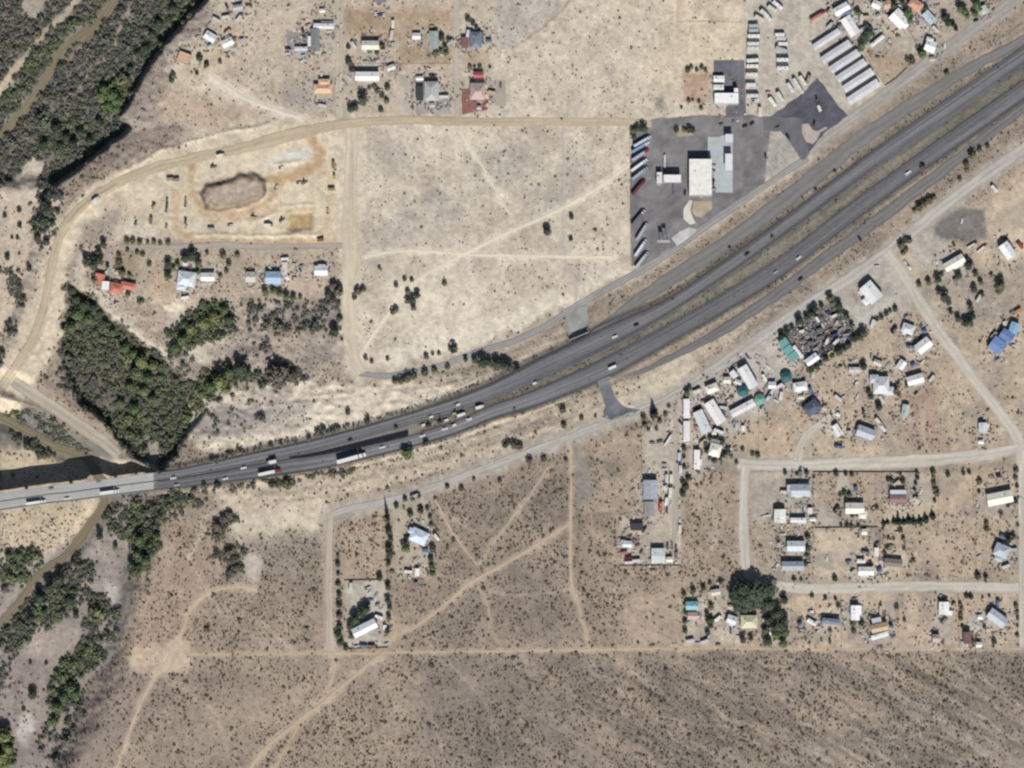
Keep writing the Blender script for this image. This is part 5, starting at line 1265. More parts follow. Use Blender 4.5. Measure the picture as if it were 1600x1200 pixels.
trees([(1304, 905, 4), (1240, 905, 3.6), (1252, 905, 3), (1527, 902, 5), (1540, 902, 5), (1268, 932, 3.4), (1290, 935, 3.4), (1305, 937, 3.4), (1310, 945, 3)], 'beside the lower gravel street', 'dark shrub', 'dk', 'shrub')
trees([(1345, 973, 5, 'dk'), (1332, 975, 4), (1333, 986, 4), (1298, 985, 4), (1360, 962, 3), (1402, 950, 4, 'gr'), (1413, 970, 3)], 'in the yards around the tan roof', 'olive shrub', 'ol', 'shrub')
trees([(1505, 978, 3.6), (1517, 1002, 4), (1553, 1002, 4), (1537, 980, 3), (1527, 1000, 3)], 'around the maroon shed', 'dark shrub', 'dk', 'shrub')
trees([(885, 719, 3.6), (850, 718, 4.5), (828, 720, 5, 'gr'), (780, 752, 4), (720, 765, 4), (700, 762, 4), (740, 750, 3)], 'along the south verge of the south frontage road', 'olive shrub', 'ol', 'shrub')
trees([(882, 665, 5, 'gr'), (880, 640, 5, 'gr'), (908, 655, 3.6), (930, 650, 3)], 'on the slope west of the south underpass approach', 'grey olive shrub', 'ol', 'shrub')
trees([(1160, 703, 4), (1176, 710, 3), (1184, 711, 4), (1152, 722, 3)], 'at the corner of the gravel lane', 'dark olive shrub', 'ol', 'shrub')
trees([(1440, 263, 4.5), (1520, 243, 6), (1510, 258, 6), (1511, 267, 4), (1530, 235, 5), (1543, 228, 4), (1500, 280, 3.4)], 'on the strip between the south ramp and its frontage road', 'dark olive shrub', 'ol', 'shrub')
trees([(1436, 325, 6, 'gr'), (1444, 319, 6), (1452, 313, 6), (1460, 310, 5), (1428, 331, 4)], 'on the tip of the strip beside the south ramp', 'grey green shrub', 'ol', 'shrub')
trees([(1303, 268, 3.6), (1275, 298, 3.6), (1478, 116, 4), (1205, 372, 3), (1141, 389, 3)], 'on the strip along the north ramp', 'olive shrub', 'ol', 'shrub')
# ------------------------------------------------------------------ the bridge
DECK = (168, 170, 166)
xs_b = np.arange(-330, 246, 6.0)
br = empty('freeway_bridge', W(0, 784, 3.0))
tag(br, 'long concrete freeway bridge crossing the river valley', 'bridge')
def dc(l, r, name, dz, c1, c2, n=6):
    o = strip(name, l, r, fzp, c1, c2, n, dz, 0.06, 9)
    o.parent = br; o.matrix_parent_inverse = Matrix.Translation(-br.location)
    return o
def e_(f, d=0.0):
    return np.stack([xs_b, N_TOP(xs_b) * (1 - f) + S_BOT(xs_b) * f + d], -1)
dc(e_(0, -0.2), e_(0.5), 'deck_slab', 0.02, (158, 160, 158), (176, 178, 175))
dc(e_(0.5, 0.3), e_(1, 0.2), 'deck_slab', 0.02, (160, 162, 160), (178, 180, 176))
def wall_strip(name, f, d, z0, z1, th, c):
    m = MB()
    xs = np.arange(-330, 247, 24.0)
    a = np.array([(x, np.interp(x, xs_b, N_TOP(xs_b) * (1 - f) + S_BOT(xs_b) * f) + d) for x in xs])
    rows = []
    for (x, y) in a:
        p = W(x, y - th / 2 / MPP, 3.0); q = W(x, y + th / 2 / MPP, 3.0)
        rows.append([(p.x, p.y, z0), (p.x, p.y, z1), (q.x, q.y, z1), (q.x, q.y, z0)])
    v = [tuple(Vector(c_) - br.location) for r_ in rows for c_ in r_]
    n = len(rows); fs = []
    for i in range(n - 1):
        b = i * 4
        for k in range(4):
            fs.append((b + k, b + (k + 1) % 4, b + 4 + (k + 1) % 4, b + 4 + k))
    fs += [(0, 1, 2, 3), (4 * n - 4, 4 * n - 1, 4 * n - 2, 4 * n - 3)]
    m.add(v, fs)
    return m.build(name, mat(c, 0.85), br)
wall_strip('parapet', 0, -0.4, 1.2, 4.0, 0.4, (184, 184, 178))
wall_strip('parapet', 1, 0.4, 1.2, 4.0, 0.4, (184, 184, 178))
wall_strip('median_barrier', 0.5, 0.15, 2.4, 3.85, 0.5, (176, 178, 172))
for f in (0.06, 0.28, 0.48, 0.52, 0.74, 0.94):
    wall_strip('girder', f, 0.0, 1.0, 2.9, 0.8, (128, 124, 118))
wall_strip('deck_underside', 0.5, 0.0, 2.7, 2.95, 18.0, (120, 118, 114))
for x in (-250, -175, -100, -30, 40, 110, 180):
    y0 = float(N_TOP(np.array([x]))[0]); y1 = float(S_BOT(np.array([x]))[0])
    zg = ground(x, (y0 + y1) / 2)
    m = MB()
    for t in (0.15, 0.5, 0.85):
        p = W(x, y0 + (y1 - y0) * t, 0) - br.location
        m.cyl((p.x, p.y, (zg - 3 + 1.0) / 2 - br.location.z), 'z', 0.9, 1.0 - (zg - 3), 12)
    p = W(x, (y0 + y1) / 2, 0) - br.location
    m.box(p.x, p.y, -0.2 - br.location.z, 1.8, 17, 1.3)
    m.build('pier', mat((150, 146, 138), 0.9), br)
m = MB()
p = W(247, 751, 0) - br.location
m.box(p.x, p.y, -7 - br.location.z, 2.4, 21, 9.4)
m.build('abutment', mat((158, 154, 146), 0.9), br)

# underpass head walls
def headwall(a, b, z0, z1, label, out):
    pa, pb = W(a[0], a[1], 0), W(b[0], b[1], 0)
    mid = (pa + pb) / 2; d = pb - pa
    root = empty('underpass_portal', (mid.x, mid.y, z0), math.atan2(d.y, d.x))
    L_ = d.length
    h = z1 - z0
    cm = mat((176, 174, 166), 0.9)
    MB().box(-L_ * 0.38, 0, 0, L_ * 0.26, 0.8, h).build('head_wall', cm, root)
    MB().box(L_ * 0.38, 0, 0, L_ * 0.26, 0.8, h).build('head_wall', cm, root)
    MB().box(0, 0, h - 1.6, L_ * 0.5 - 0.02, 0.8, 1.6).build('lintel', cm, root)
    MB().box(0, -out * 2.0, 0.05, L_ * 0.5 - 0.3, 3.2, h - 1.7).build('opening_shade', mat((30, 30, 34), 0.9), root)  # solid block, shade of the uncut passage put into its near-black colour
    for s in (-1, 1):
        MB().box(s * L_ * 0.5, out * 2.6, 0, 0.5, 5.2, h * 0.8, 0, 1, 0.8).build('wing_wall', cm, root)
    tag(root, label, 'underpass')
headwall((889, 532), (920, 519), -2.2, 3.6, 'concrete underpass portal at the north side of the freeway', 1)
headwall((934, 596), (953, 588.5), -2.0, 3.4, 'concrete underpass portal at the south side of the freeway', -1)

# ------------------------------------------------------------------ buildings
GLASS = mat((52, 58, 66), 0.15, 0.05)
FRAME = mat((206, 204, 198), 0.6)
METAL = mat((164, 166, 168), 0.5, 0.08)
def gable_parts(root, cx, cy, w, d, h, rise, rc, wc, over=0.45, style='gable', roofname='roof', seam=True):
    """one block of a building in local metres, ridge along x"""
    wm = mat(wc, 0.85); rm = mat(rc, 0.6, 0.17, 0.28, 0.0, 'seam' if seam else 'plain')
    m = MB()
    hw, hd = w / 2, d / 2
    if style == 'flat':
        m.box(cx, cy, 0, w, d, h)
        wl = m.build('wall', wm, root)
        r = MB()
        r.box(cx, cy, h + 0.003, w + 0.1, d + 0.1, 0.25)
        ro = r.build(roofname, rm, root)
        p = MB()
        for (x, y, a, b) in ((cx, cy - hd, w + 0.3, 0.3), (cx, cy + hd, w + 0.3, 0.3), (cx - hw, cy, 0.3, d - 0.3), (cx + hw, cy, 0.3, d - 0.3)):
            p.box(x, y, h + 0.26, a, b, 0.4)
        p.build('parapet', mat(tuple(v * 0.97 for v in rc), 0.7), ro)
        return ro
    if style == 'shed':
        v = [(cx - hw, cy - hd, 0), (cx + hw, cy - hd, 0), (cx + hw, cy + hd, 0), (cx - hw, cy + hd, 0), (cx - hw, cy - hd, h), (cx + hw, cy - hd, h), (cx + hw, cy + hd, h + rise), (cx - hw, cy + hd, h + rise)]
        m.add(v, [(3, 2, 1, 0), (4, 5, 6, 7), (0, 1, 5, 4), (1, 2, 6, 5), (2, 3, 7, 6), (3, 0, 4, 7)])
        m.build('wall', wm, root)
        o_ = over; sl = rise / d
        r = MB()
        vv = []
        for zz in (0.02, 0.2):
            for (x, y) in ((-hw - o_, -hd - o_), (hw + o_, -hd - o_), (hw + o_, hd + o_), (-hw - o_, hd + o_)):
                vv.append((cx + x, cy + y, h + sl * (y + hd) + zz))
        r.add(vv, [(3, 2, 1, 0), (4, 5, 6, 7), (0, 1, 5, 4), (1, 2, 6, 5), (2, 3, 7, 6), (3, 0, 4, 7)])
        return r.build(roofname, rm, root)
    # gable or hip
    hip = hd * 0.9 if style == 'hip' else 0.0
    hip = min(hip, hw * 0.7)
    v = [(cx - hw, cy - hd, 0), (cx + hw, cy - hd, 0), (cx + hw, cy + hd, 0), (cx - hw, cy + hd, 0), (cx - hw, cy - hd, h), (cx + hw, cy - hd, h), (cx + hw, cy + hd, h), (cx - hw, cy + hd, h), (cx - hw + hip, cy, h + rise), (cx + hw - hip, cy, h + rise)]
    m.add(v, [(3, 2, 1, 0), (0, 1, 5, 4), (2, 3, 7, 6), (1, 2, 6, 9, 5) if not hip else (1, 2, 6, 5), (3, 0, 4, 8, 7) if not hip else (3, 0, 4, 7), (4, 5, 9, 8), (6, 7, 8, 9)] + ([(5, 6, 9), (7, 4, 8)] if hip else []))
    m.build('wall', wm, root)
    r = MB()
    o_ = over; k = rise / hd
    ze = h - o_ * k
    for t in (0.03, 0.2):
        r.v += [(cx - hw - o_, cy - hd - o_, ze + t), (cx + hw + o_, cy - hd - o_, ze + t), (cx + hw + o_, cy + hd + o_, ze + t), (cx - hw - o_, cy + hd + o_, ze + t), (cx - hw + hip - (o_ if not hip else 0), cy, h + rise + t), (cx + hw - hip + (o_ if not hip else 0), cy, h + rise + t)]
    fs = [(6, 7, 11, 10), (8, 9, 10, 11), (1, 0, 4, 5), (3, 2, 5, 4), (0, 1, 7, 6), (2, 3, 9, 8)]
    fs += [(7, 8, 11), (9, 6, 10), (2, 1, 5), (0, 3, 4), (1, 2, 8, 7), (3, 0, 6, 9)] if hip else [(1, 5, 11, 7), (5, 2, 8, 11), (3, 4, 10, 9), (4, 0, 6, 10)]
    r.f += fs; r.mi += [0] * len(fs)
    ro = r.build(roofname, rm, root)
    c = MB()
    c.box(cx, cy, h + rise + 0.16, max(w - 2 * hip + (2 * o_ if not hip else 0), 0.6), 0.35, 0.12)
    c.build('ridge_cap', mat(tuple(v_ * 0.95 for v_ in rc), 0.6), ro)
    return ro

nb = [0]
FOOT = []
def building(px, py, w, d, rot, label, rc=(226, 226, 222), wc=(196, 184, 166), h=3.0, rise=None, style='gable', name='house', cat='house', wings=(), windows=True, ac=True, base=None, group=None, open_=False):
    """w, d in photo pixels; rot: degrees anticlockwise of the long side"""
    nb[0] += 1
    W_, D_ = w * MPP, d * MPP
    h = h * 1.28
    swap = D_ > W_ * 1.15 and style in ('gable', 'hip', 'shed')
    if swap:
        W_, D_ = D_, W_; rot += 90
    root = empty(name, W(px, py), math.radians(rot))
    FOOT.append((px, py, max(w, d), label, cat))
    tag(root, label, cat, group)
    rise = D_ * 0.16 if rise is None else rise
    if open_:
        # canopy or carport: roof slab on posts
        ro = MB(); ro.box(0, 0, h, W_, D_, 0.5)
        r_ = ro.build('roof', mat(rc, 0.6, 0.1, 0.35, 0, 'plain'), root)
        MB().box(0, -D_ / 2 - 0.06, h - 0.1, W_ + 0.24, 0.12, 0.7).build('fascia', mat(tuple(v * 0.95 for v in rc), 0.6), r_)
        MB().box(0, D_ / 2 + 0.06, h - 0.1, W_ + 0.24, 0.12, 0.7).build('fascia', mat(tuple(v * 0.95 for v in rc), 0.6), r_)
        n = max(2, int(W_ / 7) + 1)
        for i in range(n):
            for s in (-1, 1):
                MB().cyl((-W_ / 2 + 0.5 + (W_ - 1) * i / (n - 1), s * (D_ / 2 - 0.5), h / 2), 'z', 0.14, h, 8).build('post', METAL, root)
        return root
    gable_parts(root, 0, 0, W_, D_, h, rise, rc, wc, style=style)
    cr, sr = math.cos(math.radians(-rot)), math.sin(math.radians(-rot))
    for (dx, dy, ww, dd) in wings:
        ax_, ay_ = dx * MPP, -dy * MPP
        lx, ly = ax_ * cr - ay_ * sr, ax_ * sr + ay_ * cr
        a, b = ww * MPP, dd * MPP
        if swap: a, b = b, a
        gable_parts(root, lx, ly, a, b, h * 0.94, min(a, b) * 0.15, rc, wc, style='flat' if style == 'flat' else 'hip' if a >= b else 'flat', roofname='wing_roof')
    if windows:
        big = W_ > 8
        xs = [-W_ * 0.32, W_ * 0.3] if not big else [-W_ * 0.38, -W_ * 0.14, W_ * 0.2, W_ * 0.38]
        for s in (-1, 1):
            for x in xs:
                f = MB().box(x, s * (D_ / 2 + 0.03), 1.0, 1.3, 0.08, 1.2).build('window', FRAME, root)
                MB().box(x, s * (D_ / 2 + 0.075), 1.1, 1.1, 0.03, 1.0).build('pane', GLASS, f)
        dd_ = MB().box(W_ * 0.03, -(D_ / 2 + 0.03), 0.0, 1.0, 0.08, 2.1).build('door', mat((120, 96, 76), 0.6), root)
        MB().box(W_ * 0.03 + 0.36, -(D_ / 2 + 0.1), 1.0, 0.08, 0.08, 0.08).build('door_handle', METAL, dd_)
        MB().box(W_ * 0.03, -(D_ / 2 + 0.9), 0.0, 2.0, 1.5, 0.16).build('step', mat((176, 172, 162), 0.9), root)
    if windows and W_ > 9 and style != 'flat':
        side = 1 if nb[0] % 3 == 0 else -1
        pw = W_ * (0.35 + 0.1 * (nb[0] % 4)); px_ = W_ * (0.18 if nb[0] % 2 else -0.15)
        pc = tuple(v * (0.78 + 0.06 * (nb[0] % 5)) for v in rc)
        po = MB().box(px_, side * (D_ / 2 + 1.5), 2.45, pw, 2.4, 0.14).build('porch_roof', mat(pc, 0.7, 0.14, 0.5), root)
        for e in (-1, 1):
            MB().cyl((px_ + e * (pw / 2 - 0.2), side * (D_ / 2 + 2.55), 1.22), 'z', 0.09, 2.45, 6).build('porch_post', METAL, po)
    if ac:
        z = h + (0.26 if style == 'flat' else rise * 0.62)
        yy = D_ * 0.16 if style != 'shed' else D_ * 0.1
        u = MB().box(W_ * (0.22 if nb[0] % 2 else -0.25), yy, z, 1.3, 1.3, 0.9 + (0.2 if style == 'flat' else 0)).build('cooler_unit', METAL, root)
        MB().cyl((-W_ * 0.1, yy, z + 0.4), 'z', 0.16, 1.2, 8).build('vent_pipe', METAL, root)
    return root

WHT = (232, 232, 228); OFFW = (220, 216, 206); CRM = (226, 220, 200); LGR = (186, 190, 192); GRB = (150, 160, 174)
B = building
# north-west street
B(574, 120, 36, 13, 0, 'long white metal roofed house north of the dark yard tree', WHT, h=4.6, rise=1.1)
B(579, 71.5, 26, 13, 0, 'house with cream roof between two white roofed homes', (222, 220, 208), h=4.0)
B(506, 41.5, 31, 7.5, 0, 'narrow white mobile home beside the pale unpaved street', (228, 226, 228), h=3.2, rise=0.5, name='mobile_home', cat='mobile home')
B(493, 63, 13, 34, 0, 'long grey shed standing upright beside the grey gravel pad', (130, 134, 134), h=3.4, name='shed', cat='shed', windows=False)
B(471, 76.5, 19, 5, 0, 'pale blue trailer home south of the grey gravel pad', (196, 204, 222), h=2.8, rise=0.3, name='mobile_home', cat='mobile home')
B(484, 65, 4, 15, 0, 'slim white storage trailer against the long grey shed', WHT, h=2.6, rise=0.2, name='storage_trailer', cat='trailer', windows=False, ac=False)
B(505, 139, 28, 13, 0, 'peach roofed house at the end of the unpaved street', (226, 184, 148), h=3.4, style='hip', wings=((2, -10, 17, 9),))
B(595, -1, 18, 11, 0, 'slate blue roof cut by the top edge', (96, 104, 122), h=3.4)
B(678, 64, 13, 28, 0, 'house with sage green roof beside bushy trees', (164, 172, 166), h=3.4)
B(651, 57, 12, 9, 0, 'small white shed west of the sage green roof', (226, 224, 222), h=2.6, name='shed', cat='shed', windows=False, ac=False)
B(743.5, 63, 17, 24, 0, 'slate roofed house at the top of the field edge', (116, 124, 140), h=3.8, style='hip')
B(726.5, 67, 10, 16, 0, 'maroon roofed shed against the slate roofed house', (126, 90, 92), h=2.8, style='shed', rise=0.5, name='shed', cat='shed', windows=False, ac=False)
B(674.5, 143, 21, 29, 0, 'large light grey roof on a grey yard', (176, 178, 178), h=3.8, style='hip')
B(656, 146, 11, 23, 0, 'charcoal carport beside the large light grey roof', (62, 66, 66), h=2.7, open_=True, name='carport', cat='carport')
B(656, 123, 10, 5, 0, 'small white shed north of the charcoal carport', WHT, h=2.5, name='shed', cat='shed', windows=False, ac=False)
B(694, 152, 15, 4, 0, 'thin white awning east of the large light grey roof', (214, 210, 198), h=2.6, open_=True, name='awning', cat='awning')
B(746.5, 143.5, 22, 25, 0, 'taupe hipped roof inside the reddish brown yard', (186, 160, 154), h=4.6, style='hip')
B(748, 117.5, 14, 9, 0, 'red roofed shed north of the taupe roof', (186, 84, 92), h=3.0, name='shed', cat='shed', windows=False, ac=False)
B(611, 106, 12, 7, 20, 'white shed at the end of the long white roof', OFFW, h=2.6, name='shed', cat='shed', windows=False, ac=False)
# homestead on the river bench
B(329, 58, 17, 12, -30, 'white cottage at the north end of the river bench homestead', (226, 228, 232), h=3.0)
B(356, 67, 17, 11, 25, 'white cottage at the east side of the river bench homestead', WHT, h=3.0)
B(288, 91, 19, 16, -20, 'peach walled open shelter at the river bench homestead', (214, 176, 142), h=2.8, style='flat', name='shelter', cat='shelter', windows=False, ac=False)
B(372, 12, 14, 7, 10, 'grey trailer home at the top edge above the homestead', (190, 184, 184), h=2.8, name='mobile_home', cat='mobile home')
# ranch row
B(183, 451, 20, 16, -12, 'sprawling red tiled house by the green gully', (206, 122, 100), h=3.4, style='hip', wings=((-27, -14, 15, 18), (18, -4, 22, 10)))
B(166, 447, 11, 14, -5, 'white flat roofed annex between the red tiled wings', (236, 236, 234), h=4.2, style='flat', name='annex', cat='annex', windows=False, ac=False)
B(292, 436, 27, 22, -8, 'white and pale blue ranch house among trees', (206, 216, 226), h=3.6, style='hip', wings=((-8, 12, 14, 10),))
B(325, 433, 20, 12, 0, 'plain white outbuilding east of the white and pale blue ranch house', (238, 238, 234), h=3.6)
B(392, 433, 14, 15, 0, 'pale grey shed in the middle of the ranch row', (190, 190, 184), h=3.0, name='shed', cat='shed', windows=False)
B(427.5, 434, 23, 18, 0, 'light blue roofed house with a garden behind it', (152, 182, 208), h=3.8)
B(445, 420, 7, 19, 0, 'pinkish white trailer beside the light blue roof', (222, 206, 198), h=2.8, rise=0.3, name='mobile_home', cat='mobile home')
B(502, 423, 19, 14, 0, 'small white house with a dark porch at the east end of the ranch row', (222, 224, 230), h=3.6, wings=((1, -6, 10, 6),))
# truck stop
B(1094, 278, 35, 57, 0, 'big white flat roofed store of the truck stop', (236, 234, 226), (206, 200, 190), h=6.4, style='flat', name='store', cat='store')
B(1050, 280, 27, 12, 0, 'white truck fuel canopy west of the store', (236, 236, 236), h=6.0, open_=True, name='fuel_canopy', cat='canopy')
B(1030, 279, 8, 18, 0, 'small white kiosk at the end of the truck fuel canopy', (226, 226, 220), h=4.4, style='flat', name='kiosk', cat='kiosk')
B(1138.5, 217, 12, 13, 0, 'smaller white pump canopy at the north end of the apron', (216, 220, 224), h=6.0, open_=True, name='fuel_canopy', cat='canopy')
B(1138, 254, 11, 26, 0, 'long white pump canopy at the middle of the apron', (218, 222, 224), h=6.0, open_=True, name='fuel_canopy', cat='canopy')
B(1134.5, 155, 37, 17, 0, 'white flat roofed office on the dark asphalt yard', (236, 238, 238), h=5.6, style='flat', name='office', cat='office', wings=((15, -12, 6, 8),))
B(1123, 124, 16, 9, 0, 'northern white portable unit on the dark asphalt yard', WHT, h=3.2, rise=0.3, name='portable_unit', cat='portable unit', windows=False)
B(1122.5, 138, 15, 9, 0, 'southern white portable unit next to the office', WHT, h=3.2, rise=0.3, name='portable_unit', cat='portable unit', windows=False)
# storage sheds: six in a row
for i, (x, y, L_, D_) in enumerate([(1291, 62, 47, 9), (1306, 81.5, 51, 11), (1319, 96.5, 51, 11), (1329.5, 111, 51, 11), (1340.5, 126, 52, 11), (1348.5, 144, 55, 12)]):
    B(x, y, L_, D_, 33, 'long pale grey self storage shed, %s of six from the north' % ORD[i], (206, 208, 214), (186, 182, 172), h=3.4, rise=0.5, name='storage_shed', cat='storage shed', windows=False, ac=False, group='self storage sheds in a row')
B(1314, 15, 24, 12, 30, 'white building at the head of the storage sheds', (234, 236, 240), h=4.2)
B(1323, 24, 14, 9, 28, 'slate blue canopy between two white buildings at the top edge', (120, 138, 168), h=3.2, open_=True, name='awning', cat='awning')
B(1328, 41.5, 31, 16, -57, 'long white building lying along the storage sheds', (236, 236, 234), h=3.8)
B(1351, 47, 15, 9, 35, 'small white cottage in the shade of a dark tree', (226, 226, 224), h=3.2)
B(1370, 64.5, 24, 4.5, 38, 'slim white trailer north of the bare brown paddock', WHT, h=3.0, rise=0.3, name='mobile_home', cat='mobile home', windows=False)
B(1404, 30, 25, 21, -45, 'bright white gabled house at the top edge', (240, 240, 240), h=4.4, wings=((8, 8, 12, 10),))
B(1369, 8, 13, 11, -25, 'small white hut at the top edge', WHT, h=3.0)
B(1430, 8, 20, 14, -35, 'salmon roofed house at the top edge', (214, 160, 138), h=3.6, style='hip')
B(1386, 8, 12, 12, 20, 'tan roofed hut at the top edge', (204, 170, 142), h=3.0)
B(1451, 28, 20, 12, -48, 'pale blue grey trailer home near the side street', (184, 200, 210), h=3.2, rise=0.5, name='mobile_home', cat='mobile home')
B(1453, 73, 16, 17, -20, 'white cottage beside the frontage road', (236, 236, 234), h=3.6, wings=((-1, -10, 10, 6),))
B(1537, 16, 10, 12, 30, 'pale green roof at the corner beside the lush trees', (196, 208, 204), h=3.0, name='shed', cat='shed')
# east side commercial row
B(1360, 457, 30, 22, -50, 'light grey store alone on a gravel lot', (222, 226, 228), h=5.0, rise=1.0, style='gable', name='store', cat='store', wings=((-8, 14, 10, 8),))
B(1490, 411, 33, 13, 30, 'cream roofed house north of the wooded plot', (230, 226, 212), h=3.8)
B(1573, 392, 25, 16, -55, 'white barn at the east edge', (234, 236, 240), h=4.8, name='barn', cat='barn')
B(1557.5, 540, 22, 21, -35, 'western blue metal roof of the blue group', (106, 138, 192), h=4.6, rise=0.9, name='workshop', cat='workshop', windows=False)
B(1572, 525, 20, 15, -35, 'middle blue metal roof of the blue group', (96, 128, 186), h=4.6, rise=0.8, name='workshop', cat='workshop', windows=False)
B(1583, 514, 13, 19, -20, 'light turquoise blue roof of the blue group', (128, 176, 204), h=4.0, rise=0.6, name='workshop', cat='workshop', windows=False)
B(1418, 514, 18, 14, -20, 'pale grey cottage beside the diagonal street', (206, 208, 212), h=3.4, style='hip')
B(1442, 540, 24, 16, 38, 'white gabled house beside the diagonal street', (232, 232, 234), h=4.4)
B(1376, 602, 24, 26, 0, 'large grey house with irregular wings', (200, 204, 208), h=4.4, style='hip', wings=((-11, -10, 12, 12), (12, 9, 14, 12)))
B(1429, 593, 25, 13, 16, 'white house east of the large grey house', (230, 232, 232), h=4.0)
B(1335, 578, 17, 7, 0, 'pale trailer home beside the round dark tree', (206, 204, 196), h=3.0, rise=0.4, name='mobile_home', cat='mobile home')
B(1408, 570, 11, 13, -35, 'small white hut north of the white house', (232, 234, 236), h=3.0, name='shed', cat='shed', windows=False)
B(1371, 567, 12, 7, -25, 'cream hut west of the small white hut', (214, 208, 190), h=2.8, name='shed', cat='shed', windows=False)
B(1268, 562, 21, 11, 36, 'white warehouse at the south tip of the salvage yard', (234, 234, 240), h=4.0, name='warehouse', cat='warehouse', windows=False)
B(1246.5, 550, 22, 4.5, -52, 'slim white storage trailer behind the teal awnings', (228, 226, 228), h=2.8, rise=0.2, name='storage_trailer', cat='trailer', windows=False, ac=False)
for i, (x, y) in enumerate([(1224, 536), (1231, 547), (1239, 557)]):
    B(x, y, 15, 11.5, 35, 'teal awning in front of the salvage yard, %s from the north' % ORD[i], (104, 166, 164), h=3.4, open_=True, name='awning', cat='awning', group='teal awnings')
B(1168, 589, 36, 15, -60, 'white warehouse nearest the frontage road', (226, 228, 232), h=5.0, rise=0.8, name='warehouse', cat='warehouse', windows=False)
B(1160, 638, 40, 11, 28, 'long white workshop at the south edge of the commercial row', (226, 226, 228), h=3.8, rise=0.6, name='workshop', cat='workshop', windows=False)
B(1117, 644, 38, 16, -58, 'cream and white workshop in the middle of the commercial row', (226, 226, 224), h=4.0, rise=0.8, name='workshop', cat='workshop', windows=False)
B(1097, 659, 36, 15, -65, 'light grey workshop beside the white storage trailers', (204, 210, 214), h=3.8, rise=0.6, name='workshop', cat='workshop', windows=False)
B(1112, 607, 18, 12, 22, 'cream roofed office near the frontage road', (232, 228, 212), h=4.0, style='hip', name='office', cat='office')
B(1136, 594, 10, 9, 0, 'small white shed beside the white warehouse', OFFW, h=3.0, name='shed', cat='shed', windows=False, ac=False)
B(1146, 585, 11, 8, -50, 'white lean-to on the west flank of the white warehouse', (216, 220, 226), h=3.4, style='shed', rise=0.6, name='shed', cat='shed', windows=False, ac=False)
B(1153, 597, 10, 6, -20, 'pale grey shed south of the white lean-to', (204, 208, 218), h=3.0, name='shed', cat='shed', windows=False, ac=False)
B(1072.5, 638.5, 8.5, 29, 0, 'northern white storage trailer along the yard drive', (232, 228, 234), h=3.4, rise=0.3, name='storage_trailer', cat='trailer', windows=False, ac=False)
B(1072.5, 674, 8.5, 31, 0, 'southern white storage trailer along the yard drive', (232, 232, 232), h=3.4, rise=0.3, name='storage_trailer', cat='trailer', windows=False, ac=False)
B(1117, 703, 17, 19, -15, 'round cornered white house ringed by a hedge', (234, 230, 214), h=4.0, style='hip')
B(1117, 690, 16, 7, -15, 'grey porch roof north of the house ringed by a hedge', (140, 140, 150), h=2.8, open_=True, name='awning', cat='awning')
B(1088.5, 718, 8, 29, 0, 'upright white mobile home west of the hedge ring', (234, 234, 228), h=3.6, rise=0.4, name='mobile_home', cat='mobile home')
B(1268, 637, 24, 18, 40, 'dark slate roof beside the curved gravel lane', (78, 88, 112), h=4.0, style='hip')
B(1262, 634, 9, 7, 40, 'white shed against the dark slate roof', WHT, h=3.6, name='shed', cat='shed', windows=False, ac=False)
B(1206, 602, 11, 10, 0, 'white hut west of the dark teal pavilion', (222, 222, 226), h=3.0, name='shed', cat='shed', windows=False, ac=False)
B(1250, 604, 20, 13, 10, 'white roof north of the dark slate roof', (228, 230, 230), h=3.6, style='hip')
# storage yard
B(1016, 765, 21, 29, 0, 'blue grey gabled house in the storage yard', (158, 164, 180), h=4.4, rise=1.6)
B(1014.5, 795, 15, 22, 0, 'weathered grey shed south of the blue grey gabled house', (152, 148, 152), h=2.8, name='shed', cat='shed', windows=False, ac=False)
B(995, 823, 20, 11, 0, 'charcoal carport in the south part of the storage yard', (58, 62, 66), h=3.0, open_=True, name='carport', cat='carport')
B(1028, 868, 20, 22, 0, 'pale grey barn at the south end of the storage yard', (200, 206, 204), h=4.0, rise=0.8, name='barn', cat='barn', windows=False)
B(1046, 874, 9, 7, 0, 'cream hut beside the pale grey barn', (228, 222, 200), h=2.6, name='shed', cat='shed', windows=False, ac=False)
B(980, 850, 13, 9, 0, 'white and blue hut at the west side of the storage yard', (210, 222, 232), h=2.8, name='shed', cat='shed', windows=False, ac=False)
# eastern subdivision
B(1250, 766, 29, 18, 0, 'pale blue roofed house by the upper gravel street', (184, 192, 204), h=4.4, wings=((-16, -2, 10, 13),))
B(1218, 806, 17, 20, 0, 'white house west of the white trailer home', (232, 232, 228), h=4.4)
B(1247, 812.5, 24, 6, 0, 'low white trailer home with a dark shadow behind', (230, 230, 228), h=3.6, rise=0.3, name='mobile_home', cat='mobile home')
B(1335, 794, 29, 16, 0, 'L shaped cream house on the curved drive', (226, 224, 212), h=4.0, wings=((12, 10, 12, 11),))
B(1402.5, 779, 25, 11, 0, 'maroon roofed house north of the windbreak row', (142, 108, 106), h=4.0, rise=0.8)
B(1402.5, 769, 25, 7, 0, 'pale porch roof on the north of the maroon roofed house', (196, 204, 216), h=3.2, open_=True, name='awning', cat='awning')
B(1561, 778, 39, 18, 11, 'long cream house at the east edge', (234, 230, 214), h=4.4)
B(1352, 676, 27, 16, -20, 'grey blue house north of the upper gravel street', (176, 184, 198), h=4.0, wings=((-9, -5, 10, 8),))
B(1308, 672, 18, 9, -58, 'white trailer home west of the grey blue house', (230, 230, 226), h=3.4, rise=0.4, name='mobile_home', cat='mobile home')
B(1414, 641, 10, 17, -10, 'pale grey hut at the reddish dirt patch', (186, 194, 198), h=3.0, name='shed', cat='shed', windows=False)
B(1535, 668, 12, 14, 0, 'small pale cottage alone near the diagonal street', (210, 210, 214), h=3.6)
